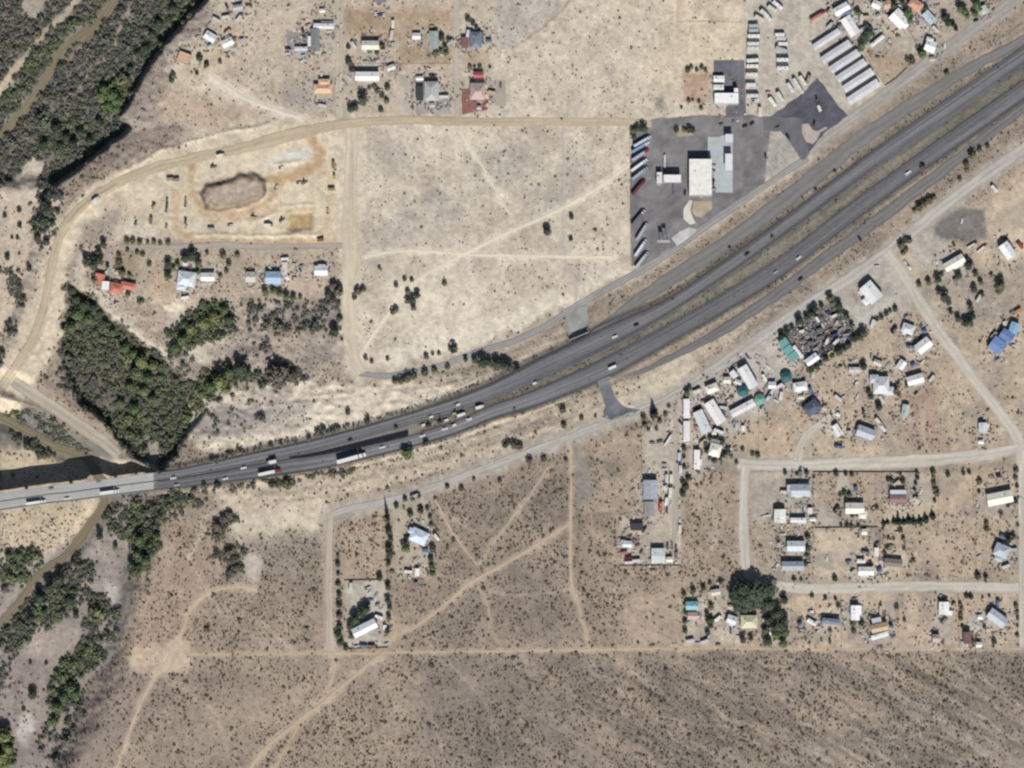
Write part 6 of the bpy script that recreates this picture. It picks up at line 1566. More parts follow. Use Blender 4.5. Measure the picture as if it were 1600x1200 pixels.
B(1243, 853, 27, 15, 0, 'pale blue and white roofed house west of the bare lot', (204, 214, 222), h=4.0)
B(1238, 884, 33, 13, 0, 'grey blue roofed house above the lower gravel street', (158, 170, 184), h=4.2)
B(1352.5, 892, 23, 12, 0, 'white house in the bare lot above the lower street', (234, 234, 230), h=3.8)
B(1345, 876.5, 12, 5, 0, 'short white trailer north of the white house in the bare lot', WHT, h=3.0, rise=0.2, name='mobile_home', cat='mobile home', windows=False)
B(1395, 879, 27, 11, -5, 'weathered brown grey roof east of the bare lot', (128, 116, 108), h=3.2, rise=0.8, name='shed', cat='shed', windows=False, ac=False)
B(1564, 860, 22, 19, -22, 'grey blue hipped house at the east edge', (170, 182, 194), h=4.2, style='hip', wings=((-5, 12, 12, 8),))
B(1350, 831, 7, 8, 0, 'tiny white shed below the curved drive', (232, 226, 216), h=2.8, name='shed', cat='shed', windows=False, ac=False)
B(1369, 862, 6, 12, 0, 'small white trailer at the east side of the bare lot', (226, 220, 212), h=2.8, rise=0.2, name='mobile_home', cat='mobile home', windows=False, ac=False)
B(1265, 798, 6, 8, 0, 'small white shed on the boundary of the curved drive', (228, 224, 218), h=2.6, name='shed', cat='shed', windows=False, ac=False)
B(1335.5, 957, 12.5, 22, 0, 'upright white house on a grey slab below the lower street', (240, 238, 244), h=4.2)
B(1298, 970.5, 27, 8, -5, 'slate grey trailer home below the lower street', (122, 130, 146), h=3.8, rise=0.5, name='mobile_home', cat='mobile home')
B(1268, 972, 15, 5, -30, 'small white camper shell in the western yard below the lower street', (232, 230, 224), h=3.0, rise=0.2, name='mobile_home', cat='mobile home', windows=False)
B(1373, 980, 25, 12, 12, 'tan roofed house below the lower street', (196, 164, 124), h=4.2)
B(1369, 969, 15, 8, 12, 'pale grey awning north of the tan roofed house', (184, 190, 196), h=3.0, open_=True, name='awning', cat='awning')
B(1374, 993, 26, 6, 16, 'slim white trailer south of the tan roofed house', (228, 230, 230), h=3.0, rise=0.2, name='mobile_home', cat='mobile home', windows=False)
B(1474, 950, 15, 19, 0, 'white L shaped house below the lower street', (238, 238, 234), h=4.4, wings=((8, 8, 10, 8),))
B(1557, 965, 30, 16, -36, 'grey blue gabled house at the south-east corner', (186, 194, 208), h=4.2)
B(1510.5, 996, 11, 17, 0, 'maroon roofed shed at the south-east corner', (128, 88, 90), h=4.2, name='shed', cat='shed', windows=False)
B(1462, 997, 11, 11, 0, 'taupe hut south of the white L shaped house', (186, 162, 150), h=4.0, name='shed', cat='shed', windows=False)
B(1529, 1007, 8, 7, 0, 'tiny white shed beside the maroon shed', WHT, h=2.8, name='shed', cat='shed', windows=False, ac=False)
B(1170, 971, 25, 19, 0, 'pale yellow green roof inside the big grove', (206, 204, 170), h=3.6, style='hip')
B(1081, 946, 18, 12, 0, 'turquoise metal roof at the corner of the grove plot', (124, 184, 200), h=3.4, name='shed', cat='shed', windows=False)
B(1082, 962, 14, 10, 0, 'faded pink roof south of the turquoise roof', (196, 164, 158), h=2.6, name='shed', cat='shed', windows=False, ac=False)
B(1143, 968, 14, 12, -20, 'white cottage west of the pale yellow green roof', (220, 226, 230), h=3.4)
B(1208, 987, 11, 10, 0, 'small white pavilion under the grove trees', (216, 214, 212), h=3.0, name='shed', cat='shed', windows=False)
B(1118, 925, 13, 8, 10, 'pale shed at the north of the grove plot', (214, 206, 192), h=2.8, name='shed', cat='shed', windows=False, ac=False)
# southern plots
B(655, 838, 26, 20, -25, 'pale blue house on the southern plot', (204, 218, 234), h=3.6, style='hip', wings=((-10, -8, 12, 8),))
B(652, 894, 6, 11, 0, 'small white trailer south of the pale blue house', WHT, h=2.8, rise=0.2, name='mobile_home', cat='mobile home', windows=False, ac=False)
B(570, 981, 39, 14, 27, 'long white roofed house in the fenced yard', (226, 230, 236), h=4.8)
B(665, 862, 8, 8, 0, 'small slate shed at the hedge of the pale blue house', (120, 140, 168), h=2.6, name='shed', cat='shed', windows=False, ac=False)

# teal eight sided pavilions
def pavilion(px, py, r, c, label):
    root = empty('pavilion', W(px, py)); tag(root, label, 'pavilion')
    R_ = r * MPP; v = []; n = 8
    for t in (0, 0.15):
        v += [(R_ * math.cos(2 * math.pi * i / n), R_ * math.sin(2 * math.pi * i / n), 3.2 + t) for i in range(n)] + [(0, 0, 3.2 + R_ * 0.42 + t)]
    m = MB(); 
    f = [(i, (i + 1) % n, n) for i in range(n)] + [(n + 1 + i, n + 1 + (i + 1) % n, 2 * n + 1) for i in range(n)] + [(i, (i + 1) % n, n + 1 + (i + 1) % n, n + 1 + i) for i in range(n)]
    m.add(v, f)
    ro = m.build('roof', mat(c, 0.7, 0.12, 0.5), root)
    MB().cyl((0, 0, 3.2 + R_ * 0.42 + 0.4), 'z', 0.3, 0.8, 8).build('finial', METAL, ro)
    for i in range(n):
        a = 2 * math.pi * i / n
        MB().cyl((R_ * 0.92 * math.cos(a), R_ * 0.92 * math.sin(a), 1.6), 'z', 0.12, 3.2, 6).build('post', METAL, root)
pavilion(1160, 611, 9.5, (44, 106, 112), 'dark teal eight sided pavilion south of the white warehouse')
pavilion(1228, 589, 9.5, (48, 104, 108), 'dark teal eight sided pavilion east of the white hut')
pavilion(1187, 624, 9, (110, 170, 148), 'light green teal eight sided pavilion at the end of the long workshop')

# tall freeway sign at the truck stop
s = empty('pylon_sign', W(1037, 377)); tag(s, 'tall double post pylon sign at the truck stop yard', 'sign')
for x in (-4, 0, 4):
    MB().cyl((x, 0, 9), 'z', 0.3, 18, 10).build('post', METAL, s)
MB().box(-2, 0, 9, 4.5, 0.5, 6).build('sign_panel', mat((196, 196, 206), 0.5), s)
MB().box(2.6, 0, 13, 4, 0.5, 4).build('sign_panel', mat((204, 202, 206), 0.5), s)
MB().box(0, 0, 0, 14, 3, 0.3).build('footing', mat((176, 172, 176), 0.9), s)
# ------------------------------------------------------------------ vehicles
TYRE = mat((40, 40, 42), 0.9); RIM = mat((150, 150, 152), 0.4); LAMP = mat((226, 222, 206), 0.2); RED = mat((150, 40, 36), 0.4)
PAINT_SLOT = mat((220, 220, 220), 0.35, 0.04)
_wheel = MB().cyl((0, 0, 0), 'y', 0.34, 0.24, 12).mesh('wheel', TYRE)
_rim = MB().cyl((0, 0, 0), 'y', 0.2, 0.27, 8).mesh('rim', RIM)
_bw = MB().cyl((0, 0, 0), 'y', 0.5, 0.32, 12).mesh('wheel', TYRE)
_br = MB().cyl((0, 0, 0), 'y', 0.28, 0.35, 8).mesh('rim', RIM)

def M_(mb, name, mats):
    return mb.mesh(name, mats)
T = {}
# sedan
T['car'] = [('body', M_(MB().prism([(-2.25, 0.3), (2.25, 0.3), (2.3, 0.62), (2.1, 0.78), (0.95, 0.92), (-1.55, 0.95), (-2.2, 0.88), (-2.3, 0.6)], -0.88, 0.88), 'body', PAINT_SLOT), 1, None),
            ('cabin_glass', M_(MB().box(-0.25, 0, 0.9, 2.7, 1.62, 0.5, 0, 0.62, 0.82), 'cabin_glass', GLASS), 0, None),
            ('roof_panel', M_(MB().box(-0.25, 0, 1.39, 1.72, 1.34, 0.06, 0, 0.95, 0.95), 'roof_panel', PAINT_SLOT), 1, None),
            ('headlight', M_(MB().box(2.22, 0.6, 0.55, 0.14, 0.36, 0.16), 'headlight', LAMP), 0, None), ('headlight', M_(MB().box(2.22, -0.6, 0.55, 0.14, 0.36, 0.16), 'headlight', LAMP), 0, None)]
T['car_w'] = [(x, y, 0) for x in (-1.4, 1.4) for y in (-0.8, 0.8)]
# pickup
T['pickup'] = [('body', M_(MB().prism([(-2.7, 0.45), (2.7, 0.45), (2.75, 0.85), (2.55, 1.08), (1.2, 1.12), (-2.72, 1.12)], -0.95, 0.95), 'body', PAINT_SLOT), 1, None),
               ('cab_glass', M_(MB().box(0.35, 0, 1.1, 1.9, 1.7, 0.55, 0, 0.7, 0.84), 'cab_glass', GLASS), 0, None),
               ('cab_roof', M_(MB().box(0.35, 0, 1.64, 1.4, 1.5, 0.07), 'cab_roof', PAINT_SLOT), 1, None),
               ('bed_liner', M_(MB().box(-1.7, 0, 1.123, 1.85, 1.6, 0.02), 'bed_liner', mat((70, 70, 74), 0.9)), 0, None)]
T['pickup_w'] = [(x, y, 0) for x in (-1.7, 1.75) for y in (-0.86, 0.86)]
# motor home
T['motorhome'] = [('body', M_(MB().prism([(-4.4, 0.5), (4.2, 0.5), (4.5, 0.9), (4.45, 1.6), (4.1, 2.9), (3.8, 3.1), (-4.4, 3.1)], -1.22, 1.22), 'body', PAINT_SLOT), 1, None),
                  ('windshield', M_(MB().prism([(4.5, 1.5), (4.16, 2.7), (4.22, 2.75), (4.57, 1.55)], -1.05, 1.05), 'windshield', GLASS), 0, None),
                  ('air_conditioner', M_(MB().box(1.4, 0, 3.1, 1.0, 0.8, 0.3), 'air_conditioner', FRAME), 0, None), ('air_conditioner', M_(MB().box(-2.2, 0, 3.1, 1.0, 0.8, 0.3), 'air_conditioner', FRAME), 0, None),
                  ('awning_roll', M_(MB().cyl((-0.4, 1.33, 2.85), 'x', 0.1, 5.2, 6), 'awning_roll', mat((110, 116, 130), 0.8)), 0, None),
                  ('side_window', M_(MB().box(0.5, -1.235, 1.7, 3.0, 0.02, 0.7), 'side_window', GLASS), 0, None)]
T['motorhome_w'] = [(x, y, 1) for x in (-2.4, 3.0) for y in (-1.05, 1.05)]
# travel trailer
T['trailer'] = [('body', M_(MB().prism([(-3.5, 0.5), (3.3, 0.5), (3.6, 1.2), (3.5, 2.3), (3.0, 2.8), (-3.3, 2.8), (-3.55, 2.2)], -1.18, 1.18), 'body', PAINT_SLOT), 1, None),
                ('hitch', M_(MB().box(4.1, 0, 0.5, 1.3, 0.25, 0.16), 'hitch', METAL), 0, None),
                ('air_conditioner', M_(MB().box(-0.3, 0, 2.8, 0.9, 0.7, 0.28), 'air_conditioner', FRAME), 0, None),
                ('roof_vent', M_(MB().box(1.6, 0, 2.8, 0.5, 0.5, 0.16), 'roof_vent', METAL), 0, None),
                ('side_window', M_(MB().box(0.2, -1.195, 1.4, 2.4, 0.02, 0.7), 'side_window', GLASS), 0, None)]
T['trailer_w'] = [(x, y, 0) for x in (-0.5, 0.35) for y in (-1.02, 1.02)]
# box truck
T['box_truck'] = [('cab', M_(MB().prism([(1.7, 0.5), (3.6, 0.5), (3.65, 1.3), (3.3, 2.3), (1.7, 2.4)], -1.05, 1.05), 'cab', PAINT_SLOT), 1, None),
                  ('cargo_box', M_(MB().box(-1.1, 0, 0.9, 5.3, 2.35, 2.5), 'cargo_box', mat((222, 222, 218), 0.5)), 0, None),
                  ('windshield', M_(MB().prism([(3.68, 1.35), (3.34, 2.2), (3.4, 2.25), (3.74, 1.4)], -0.95, 0.95), 'windshield', GLASS), 0, None),
                  ('bumper', M_(MB().box(3.7, 0, 0.5, 0.2, 2.1, 0.3), 'bumper', METAL), 0, None)]
T['box_truck_w'] = [(x, y, 1) for x in (-2.4, 2.6) for y in (-0.95, 0.95)]
# semi truck with trailer
T['semi'] = [('cab', M_(MB().prism([(4.9, 0.7), (9.4, 0.7), (9.5, 1.7), (9.2, 1.95), (7.7, 2.1), (7.2, 3.1), (6.6, 3.7), (4.9, 3.75)], -1.2, 1.2), 'cab', PAINT_SLOT), 1, None),
             ('windshield', M_(MB().prism([(7.74, 2.15), (7.26, 3.05), (7.33, 3.1), (7.82, 2.2)], -1.05, 1.05), 'windshield', GLASS), 0, None),
             ('cargo_trailer', M_(MB().box(-2.8, 0, 1.1, 14.2, 2.55, 2.9), 'cargo_trailer', mat((228, 228, 226), 0.45, 0.05)), 2, None),
             ('exhaust_stack', M_(MB().cyl((4.7, 1.0, 2.4), 'z', 0.1, 3.4, 8), 'exhaust_stack', METAL), 0, None), ('exhaust_stack', M_(MB().cyl((4.7, -1.0, 2.4), 'z', 0.1, 3.4, 8), 'exhaust_stack', METAL), 0, None),
             ('fuel_tank', M_(MB().cyl((6.0, 1.1, 0.8), 'x', 0.35, 1.6, 8), 'fuel_tank', METAL), 0, None),
             ('chassis', M_(MB().box(3.2, 0, 0.75, 5.4, 0.9, 0.3), 'chassis', TYRE), 0, None)]
T['semi_w'] = [(x, y, 1) for x in (-8.6, -7.3, 3.4, 4.6, 8.5) for y in (-1.05, 1.05)]
# wheel loader
YEL = (190, 176, 96)
T['loader'] = [('body', M_(MB().box(-0.9, 0, 0.9, 3.0, 1.8, 1.0, 0, 0.9, 0.9), 'body', PAINT_SLOT), 1, None), ('operator_cab', M_(MB().box(0.2, 0, 1.9, 1.5, 1.5, 1.3, 0, 0.85, 0.85), 'operator_cab', GLASS), 0, None),
               ('cab_roof', M_(MB().box(0.2, 0, 3.2, 1.5, 1.5, 0.12), 'cab_roof', PAINT_SLOT), 1, None),
               ('boom', M_(MB().prism([(0.6, 1.2), (1.0, 1.5), (3.2, 0.7), (3.0, 0.45)], -0.5, 0.5), 'boom', PAINT_SLOT), 1, None), ('bucket', M_(MB().prism([(2.9, 0.1), (4.0, 0.1), (3.2, 0.4), (3.0, 1.0)], -1.2, 1.2), 'bucket', METAL), 0, None)]
T['loader_w'] = [(x, y, 1) for x in (-1.5, 1.3) for y in (-0.95, 0.95)]
# shipping container
_c = MB().box(0, 0, 0.15, 6.0, 2.4, 2.5)
T['container'] = [('box', M_(_c, 'box', PAINT_SLOT), 1, None), ('roof_ribs', M_((lambda m: [m.box(-2.6 + i * 0.75, 0, 2.65, 0.3, 2.3, 0.05) for i in range(8)] and m)(MB()), 'roof_ribs', PAINT_SLOT), 1, None), ('door', M_(MB().box(3.02, 0.6, 0.25, 0.06, 1.1, 2.3), 'door', METAL), 0, None), ('door', M_(MB().box(3.02, -0.6, 0.25, 0.06, 1.1, 2.3), 'door', METAL), 0, None), ('skid', M_(MB().box(0, 0, 0, 5.6, 2.0, 0.15), 'skid', TYRE), 0, None)]
T['container_w'] = []
NAMES = {'car': ('parked_car', 'car'), 'pickup': ('pickup_truck', 'pickup'), 'motorhome': ('motor_home', 'motor home'), 'trailer': ('travel_trailer', 'trailer'), 'box_truck': ('box_truck', 'truck'), 'semi': ('semi_truck', 'truck'), 'loader': ('wheel_loader', 'loader'), 'container': ('shipping_container', 'container')}
USED = set()
def vehicle(kind, px, py, rot, c, label, sc=1.0, c2=None, z=None, group=None):
    if label in USED:
        print('DUP LABEL', label)
    USED.add(label)
    nm, cat = NAMES[kind]
    root = empty(nm, W(px, py, z), math.radians(rot))
    root.location.z += 0.14 if z is None else 0.03
    sc *= 1.18 if kind != 'semi' else 1.12
    root.scale = (sc, sc, sc)
    tag(root, label, cat, group)
    pm = mat(c, 0.35, 0.04)
    for (n, me, slot, _) in T[kind]:
        o = put(n, me, root)
        q = pm if slot == 1 else (mat(c2, 0.45, 0.05) if slot == 2 and c2 else None)
        if q:
            o.material_slots[0].link = 'OBJECT'
            o.material_slots[0].material = q
    for (x, y, b) in T[kind + '_w']:
        w_ = put('wheel', _bw if b else _wheel, root); w_.location = (x, y, 0.5 if b else 0.34)
        r_ = put('rim', _br if b else _rim, w_)
    return root

Wt = (232, 232, 230); Sl = (178, 182, 186); Bk = (48, 50, 56); Rd = (176, 48, 44); Bl = (70, 96, 150); Gr = (120, 124, 128); Tn = (196, 180, 150)
V = vehicle
def slope(x, f=N_TOP):
    return math.degrees(math.atan2(float(f(np.array([x - 8.0]))[0] - f(np.array([x + 8.0]))[0]), 16))
def fw(kind, px, py, c, label, back=False, c2=None, sc=1.0):
    V(kind, px, py, slope(px) + (180 if back else 0), c, label, sc, c2, z=float(fz(px)), group='vehicles on the freeway')
fw('semi', 422, 738, Rd, 'semi truck with red cab and white trailer on the freeway', c2=(226, 226, 222), sc=1.15)
fw('semi', 550, 716, Wt, 'all white semi truck beside the black median wedge', sc=1.5)
fw('box_truck', 424, 722, Gr, 'grey box truck next to the red cabbed semi truck', True, sc=1.3)
fw('car', 597, 699, Wt, 'white car ahead of the all white semi truck', sc=1.1)
fw('car', 547, 687, Bk, 'dark car north of the black median wedge', True)
fw('car', 271, 747, Wt, 'white car just east of the bridge, northern lanes', True, sc=1.2)
fw('car', 276, 758, Sl, 'silver car just east of the bridge, southern lanes', sc=1.1)
fw('car', 352, 748, Wt, 'white car on the southern lanes west of the semi truck', sc=1.1)
fw('car', 381, 731, Wt, 'white car on the northern lanes west of the box truck', True, sc=1.15)
fw('semi', 172, 768.5, Wt, 'white semi truck on the east half of the bridge', sc=0.98)
fw('semi', 57, 785, Wt, 'white semi truck on the west half of the bridge', sc=0.98, c2=(234, 234, 232))
fw('car', 105, 779, Wt, 'white car between the two semi trucks on the bridge', sc=1.1)
fw('car', 80, 763, Gr, 'grey car on the north lanes of the bridge', True)
fw('car', 154, 752, Gr, 'grey car on the north lanes near the bridge end', True)
fw('pickup', 837, 598, Wt, 'white pickup on the northern lanes just before the underpass', True, sc=1.1)
fw('motorhome', 957, 574, (236, 236, 234), 'white motor home passing over the underpass', sc=0.9)
fw('car', 961, 526, Wt, 'white car on the northern lanes beyond the underpass', True, sc=1.15)
fw('car', 994, 508, Bk, 'dark car on the northern lanes east of the underpass', True, sc=1.1)
fw('car', 1167, 397, (44, 52, 74), 'dark blue car on the northern lanes opposite the truck lot', True, sc=1.15)
fw('car', 1248, 403, Wt, 'white car on the southern lanes opposite the salvage yard', sc=1.2)
fw('car', 1212, 425, Sl, 'silver car on the southern lanes west of the white car', sc=1.0)
fw('car', 1419, 270, (236, 240, 244), 'white car on the southern lanes below the storage sheds', sc=1.25)
V('car', 1251, 436, slope(1251), Bk, 'black car on the south ramp near the salvage yard', 1.15)
V('car', 1343, 373, 120, Bk, 'black car where the south ramp meets the diagonal street', 1.2)
# work vehicles in the median
MED = [('pickup', 672, 652, Wt, 'white pickup at the west end of the median work zone, northern side'), ('pickup', 660, 664.5, Wt, 'white pickup parked at the tip of the black median paving'), ('pickup', 714, 633, Wt, 'white pickup parked on the shoulder north of the green loader'),
       ('loader', 711, 646, (164, 176, 110), 'yellow green wheel loader in the freeway median'), ('box_truck', 721, 648, Wt, 'white box truck beside the yellow green loader'), ('pickup', 696, 657, Wt, 'white pickup in the middle of the median work zone'),
       ('loader', 688, 659, (60, 62, 60), 'dark wheel loader in the middle of the median work zone'), ('pickup', 708, 665, Wt, 'white pickup on the southern edge of the median work zone'), ('car', 695, 670, Wt, 'white car on the southern edge of the median work zone'),
       ('loader', 669, 665, (70, 66, 60), 'dark brown loader at the west of the median work zone'), ('box_truck', 750, 636, (216, 204, 190), 'cream box truck at the east end of the median work zone'), ('car', 733, 655, Wt, 'white car at the east part of the median work zone'),
       ('car', 660, 681, Wt, 'white car on the southern lanes by the end of the black paving')]
for k, x, y, c, lb in MED:
    V(k, x, y, slope(x) + random.uniform(-6, 6), c, lb, 1.1, z=float(fz(x)) - (0.35 if N_BOT(np.array([x]))[0] < y < S_TOP(np.array([x]))[0] else 0), group='work vehicles in the freeway median')
# truck lot: one row of slanted semi trucks along its west side
ROW = [(1004, 221, 30, (206, 214, 226), (190, 204, 224), 'white and blue'), (1001, 230, 30, Wt, (132, 158, 190), 'light blue'), (1001, 242, 33, (190, 60, 66), (176, 174, 192), 'red cabbed grey'), (999, 258, 36, (226, 230, 236), (222, 226, 234), 'bright white'),
       (1000, 271, 38, (150, 180, 190), (150, 176, 188), 'pale teal'), (998, 293, 50, (150, 46, 56), (120, 60, 70), 'dark red'), (998, 340, 50, (206, 206, 214), (112, 106, 122), 'grey violet'), (1003, 362, 58, (200, 204, 214), (172, 178, 190), 'silver grey'),
       (1001, 387, 56, (216, 220, 230), (210, 214, 226), 'pale lavender white'), (1003, 406, 52, (196, 204, 204), (190, 196, 198), 'pale grey')]
for i, (x, y, r, c, c2, w_) in enumerate(ROW):
    V('semi', x, y, r, c, '%s semi truck in the slanted row, %s from the north' % (w_, ORD[i]), 1.0, c2, group='semi trucks in the slanted row')
V('semi', 1038.5, 252, -90, (206, 200, 196), 'white semi truck standing upright north of the truck fuel canopy', 0.62, (212, 208, 206))
V('semi', 1052.5, 294, -88, (96, 92, 130), 'violet blue truck leaving the truck fuel canopy', 0.72, (112, 108, 140))
for k, x, y, r, c, lb in [('car', 1115, 259, 0, Sl, 'silver car at the store front, northernmost'), ('car', 1114, 267, 0, Gr, 'grey car at the store front below the silver car'), ('pickup', 1114, 285, 70, Bk, 'black pickup at the store front'), ('car', 1115, 296, 0, Sl, 'silver car at the store front, southernmost'),
                          ('car', 1070, 301, 80, Bk, 'black car at the west wall of the store'), ('car', 1164, 197, 20, Bk, 'black car on the truck stop exit, western of two'), ('car', 1175, 193, 40, Bk, 'black car on the truck stop exit, eastern of two'), ('car', 1127, 195, 10, Gr, 'grey car north of the pump canopies'),
                          ('car', 1196, 243, 100, Bk, 'black car at the gravel verge of the truck stop, northern'), ('car', 1199, 252, 90, (206, 206, 204), 'white car at the gravel verge of the truck stop'), ('pickup', 1231, 214, 120, Bk, 'black pickup on the gravel triangle'),
                          ('car', 1272, 192, 80, Bk, 'black car by the rounded pale island'), ('box_truck', 1279, 168, 110, (120, 116, 120), 'grey truck in the middle of the dark asphalt triangle'), ('loader', 1276, 157, 100, (96, 92, 98), 'grey loader in the middle of the dark asphalt triangle'), ('car', 1215, 200, 20, Gr, 'grey car on the dark asphalt triangle edge')]:
    V(k, x, y, r, c, lb, 1.1)
# camper lot
CL = [[(1177, 41, 2, 'trailer', (166, 180, 178)), (1177, 48, 0, 'trailer', (170, 186, 188)), (1178, 57, 0, 'motorhome', Wt), (1177, 69, 0, 'motorhome', (226, 228, 222)), (1177, 76, 0, 'motorhome', (214, 220, 214)), (1176, 95, 4, 'motorhome', Wt), (1176, 104, 0, 'motorhome', (226, 226, 220)), (1175, 117, 0, 'motorhome', (230, 228, 226)), (1173, 133, 0, 'trailer', Wt), (1176, 150, 0, 'motorhome', (216, 218, 222)), (1180, 157, 10, 'pickup', (214, 216, 222))],
      [(1218, 55, 0, 'trailer', Wt), (1220, 61, 0, 'trailer', (206, 200, 190)), (1223, 69, 0, 'trailer', (226, 226, 226)), (1221, 78, -20, 'motorhome', (182, 182, 188)), (1223, 94, 0, 'motorhome', (226, 230, 238)), (1223, 107, 0, 'motorhome', (216, 218, 224))]]
for i, (x, y, r, k, c) in enumerate(sorted(CL[0], key=lambda q: q[1])):
    V(k, x, y, r, c, 'pale %s in the west column of the camper lot, %s from the north' % ({'trailer': 'travel trailer', 'motorhome': 'motor home', 'pickup': 'pickup'}[k], ORD[i]), 1.3, group='campers in the west column')
for i, (x, y, r, k, c) in enumerate(CL[1]):
    V(k, x, y, r, c, 'pale %s in the east column of the camper lot, %s from the north' % ({'trailer': 'travel trailer', 'motorhome': 'motor home'}[k], ORD[i]), 1.3, group='campers in the east column')
for i, (x, y, r, k, c) in enumerate([(1186, 29, -30, 'trailer', (214, 204, 190)), (1194, 21, -40, 'trailer', (216, 218, 220)), (1199, 27, -50, 'motorhome', (220, 216, 222)), (1206, 14, -35, 'trailer', (204, 204, 200)), (1215, 9, -40, 'motorhome', (232, 226, 232))]):
    V(k, x, y, r, c, 'pale camper in the slanted group at the camper lot top, %s from the west' % ORD[i], 1.3, group='campers in the slanted group')
for i, (x, y, r, k, c) in enumerate([(1187, 174, 90, 'trailer', (226, 214, 200)), (1207, 160, -55, 'motorhome', (236, 236, 226)), (1219, 152, -58, 'motorhome', (214, 220, 220)), (1235, 138, -58, 'motorhome', (216, 218, 236)), (1244, 131, -60, 'motorhome', (222, 220, 212)), (1250, 140, -60, 'trailer', (216, 210, 190)), (1254, 127, -60, 'motorhome', (226, 224, 206)), (1263, 124, 70, 'trailer', (150, 132, 120)), (1200, 145, 0, 'car', (222, 190, 190))]):
    V(k, x, y, r, c, 'pale vehicle along the south edge of the camper lot, %s from the west' % ORD[i], 1.2, group='campers along the south edge')
V('semi', 1278, 25, 32, (170, 60, 60), 'red and orange flatbed trailer north of the storage sheds', 0.9, (196, 110, 92))
# salvage yard, in rows from the frontage road
cols_j = [(206, 206, 208), (150, 146, 150), (112, 108, 112), (136, 118, 108), (96, 100, 110), (172, 168, 160), (84, 80, 84), (190, 180, 160), (120, 96, 86), (160, 164, 176), (60, 74, 110), (140, 150, 150)]
kinds_j = ['car', 'car', 'container', 'pickup', 'car', 'container', 'trailer', 'car', 'box_truck', 'car']
ux, uy = math.cos(math.radians(-36)), math.sin(math.radians(-36))   # along the road (map x, y down)
rj = random.Random(4)
cnames = {(206, 206, 208): 'white', (150, 146, 150): 'grey', (112, 108, 112): 'dark grey', (136, 118, 108): 'brown', (96, 100, 110): 'slate', (172, 168, 160): 'pale grey', (84, 80, 84): 'charcoal', (190, 180, 160): 'beige', (120, 96, 86): 'rusty', (160, 164, 176): 'silver', (60, 74, 110): 'navy', (140, 150, 150): 'grey green'}
knames = {'car': 'scrap car', 'container': 'container', 'pickup': 'scrap pickup', 'trailer': 'old trailer', 'box_truck': 'old box truck'}
for row in range(6):
    n = 11
    for i in range(n):
        t = (i + 0.5) / n; 
        sx = 1236 + t * 72 + row * 7.2; sy = 530 - t * 50 + row * 8.6 - (4 if i > 7 else 0)
        x = sx + rj.uniform(-1.6, 1.6); y = sy + rj.uniform(-1.6, 1.6)
        if not inside(np.array([x]), np.array([y]), [(1240, 520), (1282, 482), (1306, 484), (1322, 502), (1338, 522), (1322, 538), (1282, 562), (1262, 555), (1250, 542)])[0]:
            continue
        c = rj.choice(cols_j); k = rj.choice(kinds_j)
        V(k, x, y, rj.choice([36, -54, 20, 70, 126, 10]) + rj.uniform(-12, 12), c, '%s %s in salvage yard, %s row from frontage road, %s from west' % (cnames[c], knames[k], ORD[row], ORD[i]), rj.uniform(0.9, 1.12) * (0.85 if k in ('container', 'trailer') else 1), group='scrap in the salvage yard')
# loose scrap between the wrecks
m = MB(); rs = random.Random(9)
o0 = W(1285, 520)
while len(m.f) < 6 * 900:
    x, y = rs.uniform(1222, 1338), rs.uniform(478, 565)
    if inside(np.array([x]), np.array([y]), [(1226, 530), (1248, 503), (1285, 480), (1308, 482), (1336, 520), (1322, 540), (1282, 563), (1258, 557), (1240, 546)])[0]:
        p = W(x, y) - o0
        a = rs.uniform(0, 3.1); l_, w2, h2 = rs.uniform(0.4, 2.4), rs.uniform(0.3, 1.3), rs.uniform(0.2, 1.3)
        b_ = MB().box(0, 0, 0, l_, w2, h2)
        m.add([(p.x + v[0] * math.cos(a) - v[1] * math.sin(a), p.y + v[0] * math.sin(a) + v[1] * math.cos(a), p.z + v[2]) for v in b_.v], b_.f, rs.randrange(5))
so = m.build('scrap_debris', [mat((150, 146, 146), 0.7), mat((96, 92, 92), 0.8), mat((212, 210, 208), 0.6), mat((124, 104, 92), 0.9), mat((84, 92, 104), 0.7)], None, o0)
tag(so, 'loose scrap metal strewn between the wrecks of the salvage yard', 'scrap', kind='stuff')
V('container', 1297, 551, 30, (196, 176, 92), 'yellow container at the south-east side of the salvage yard', 0.9)
V('container', 1303, 524, 20, (56, 76, 128), 'dark blue container in the heart of the salvage yard', 1.1)
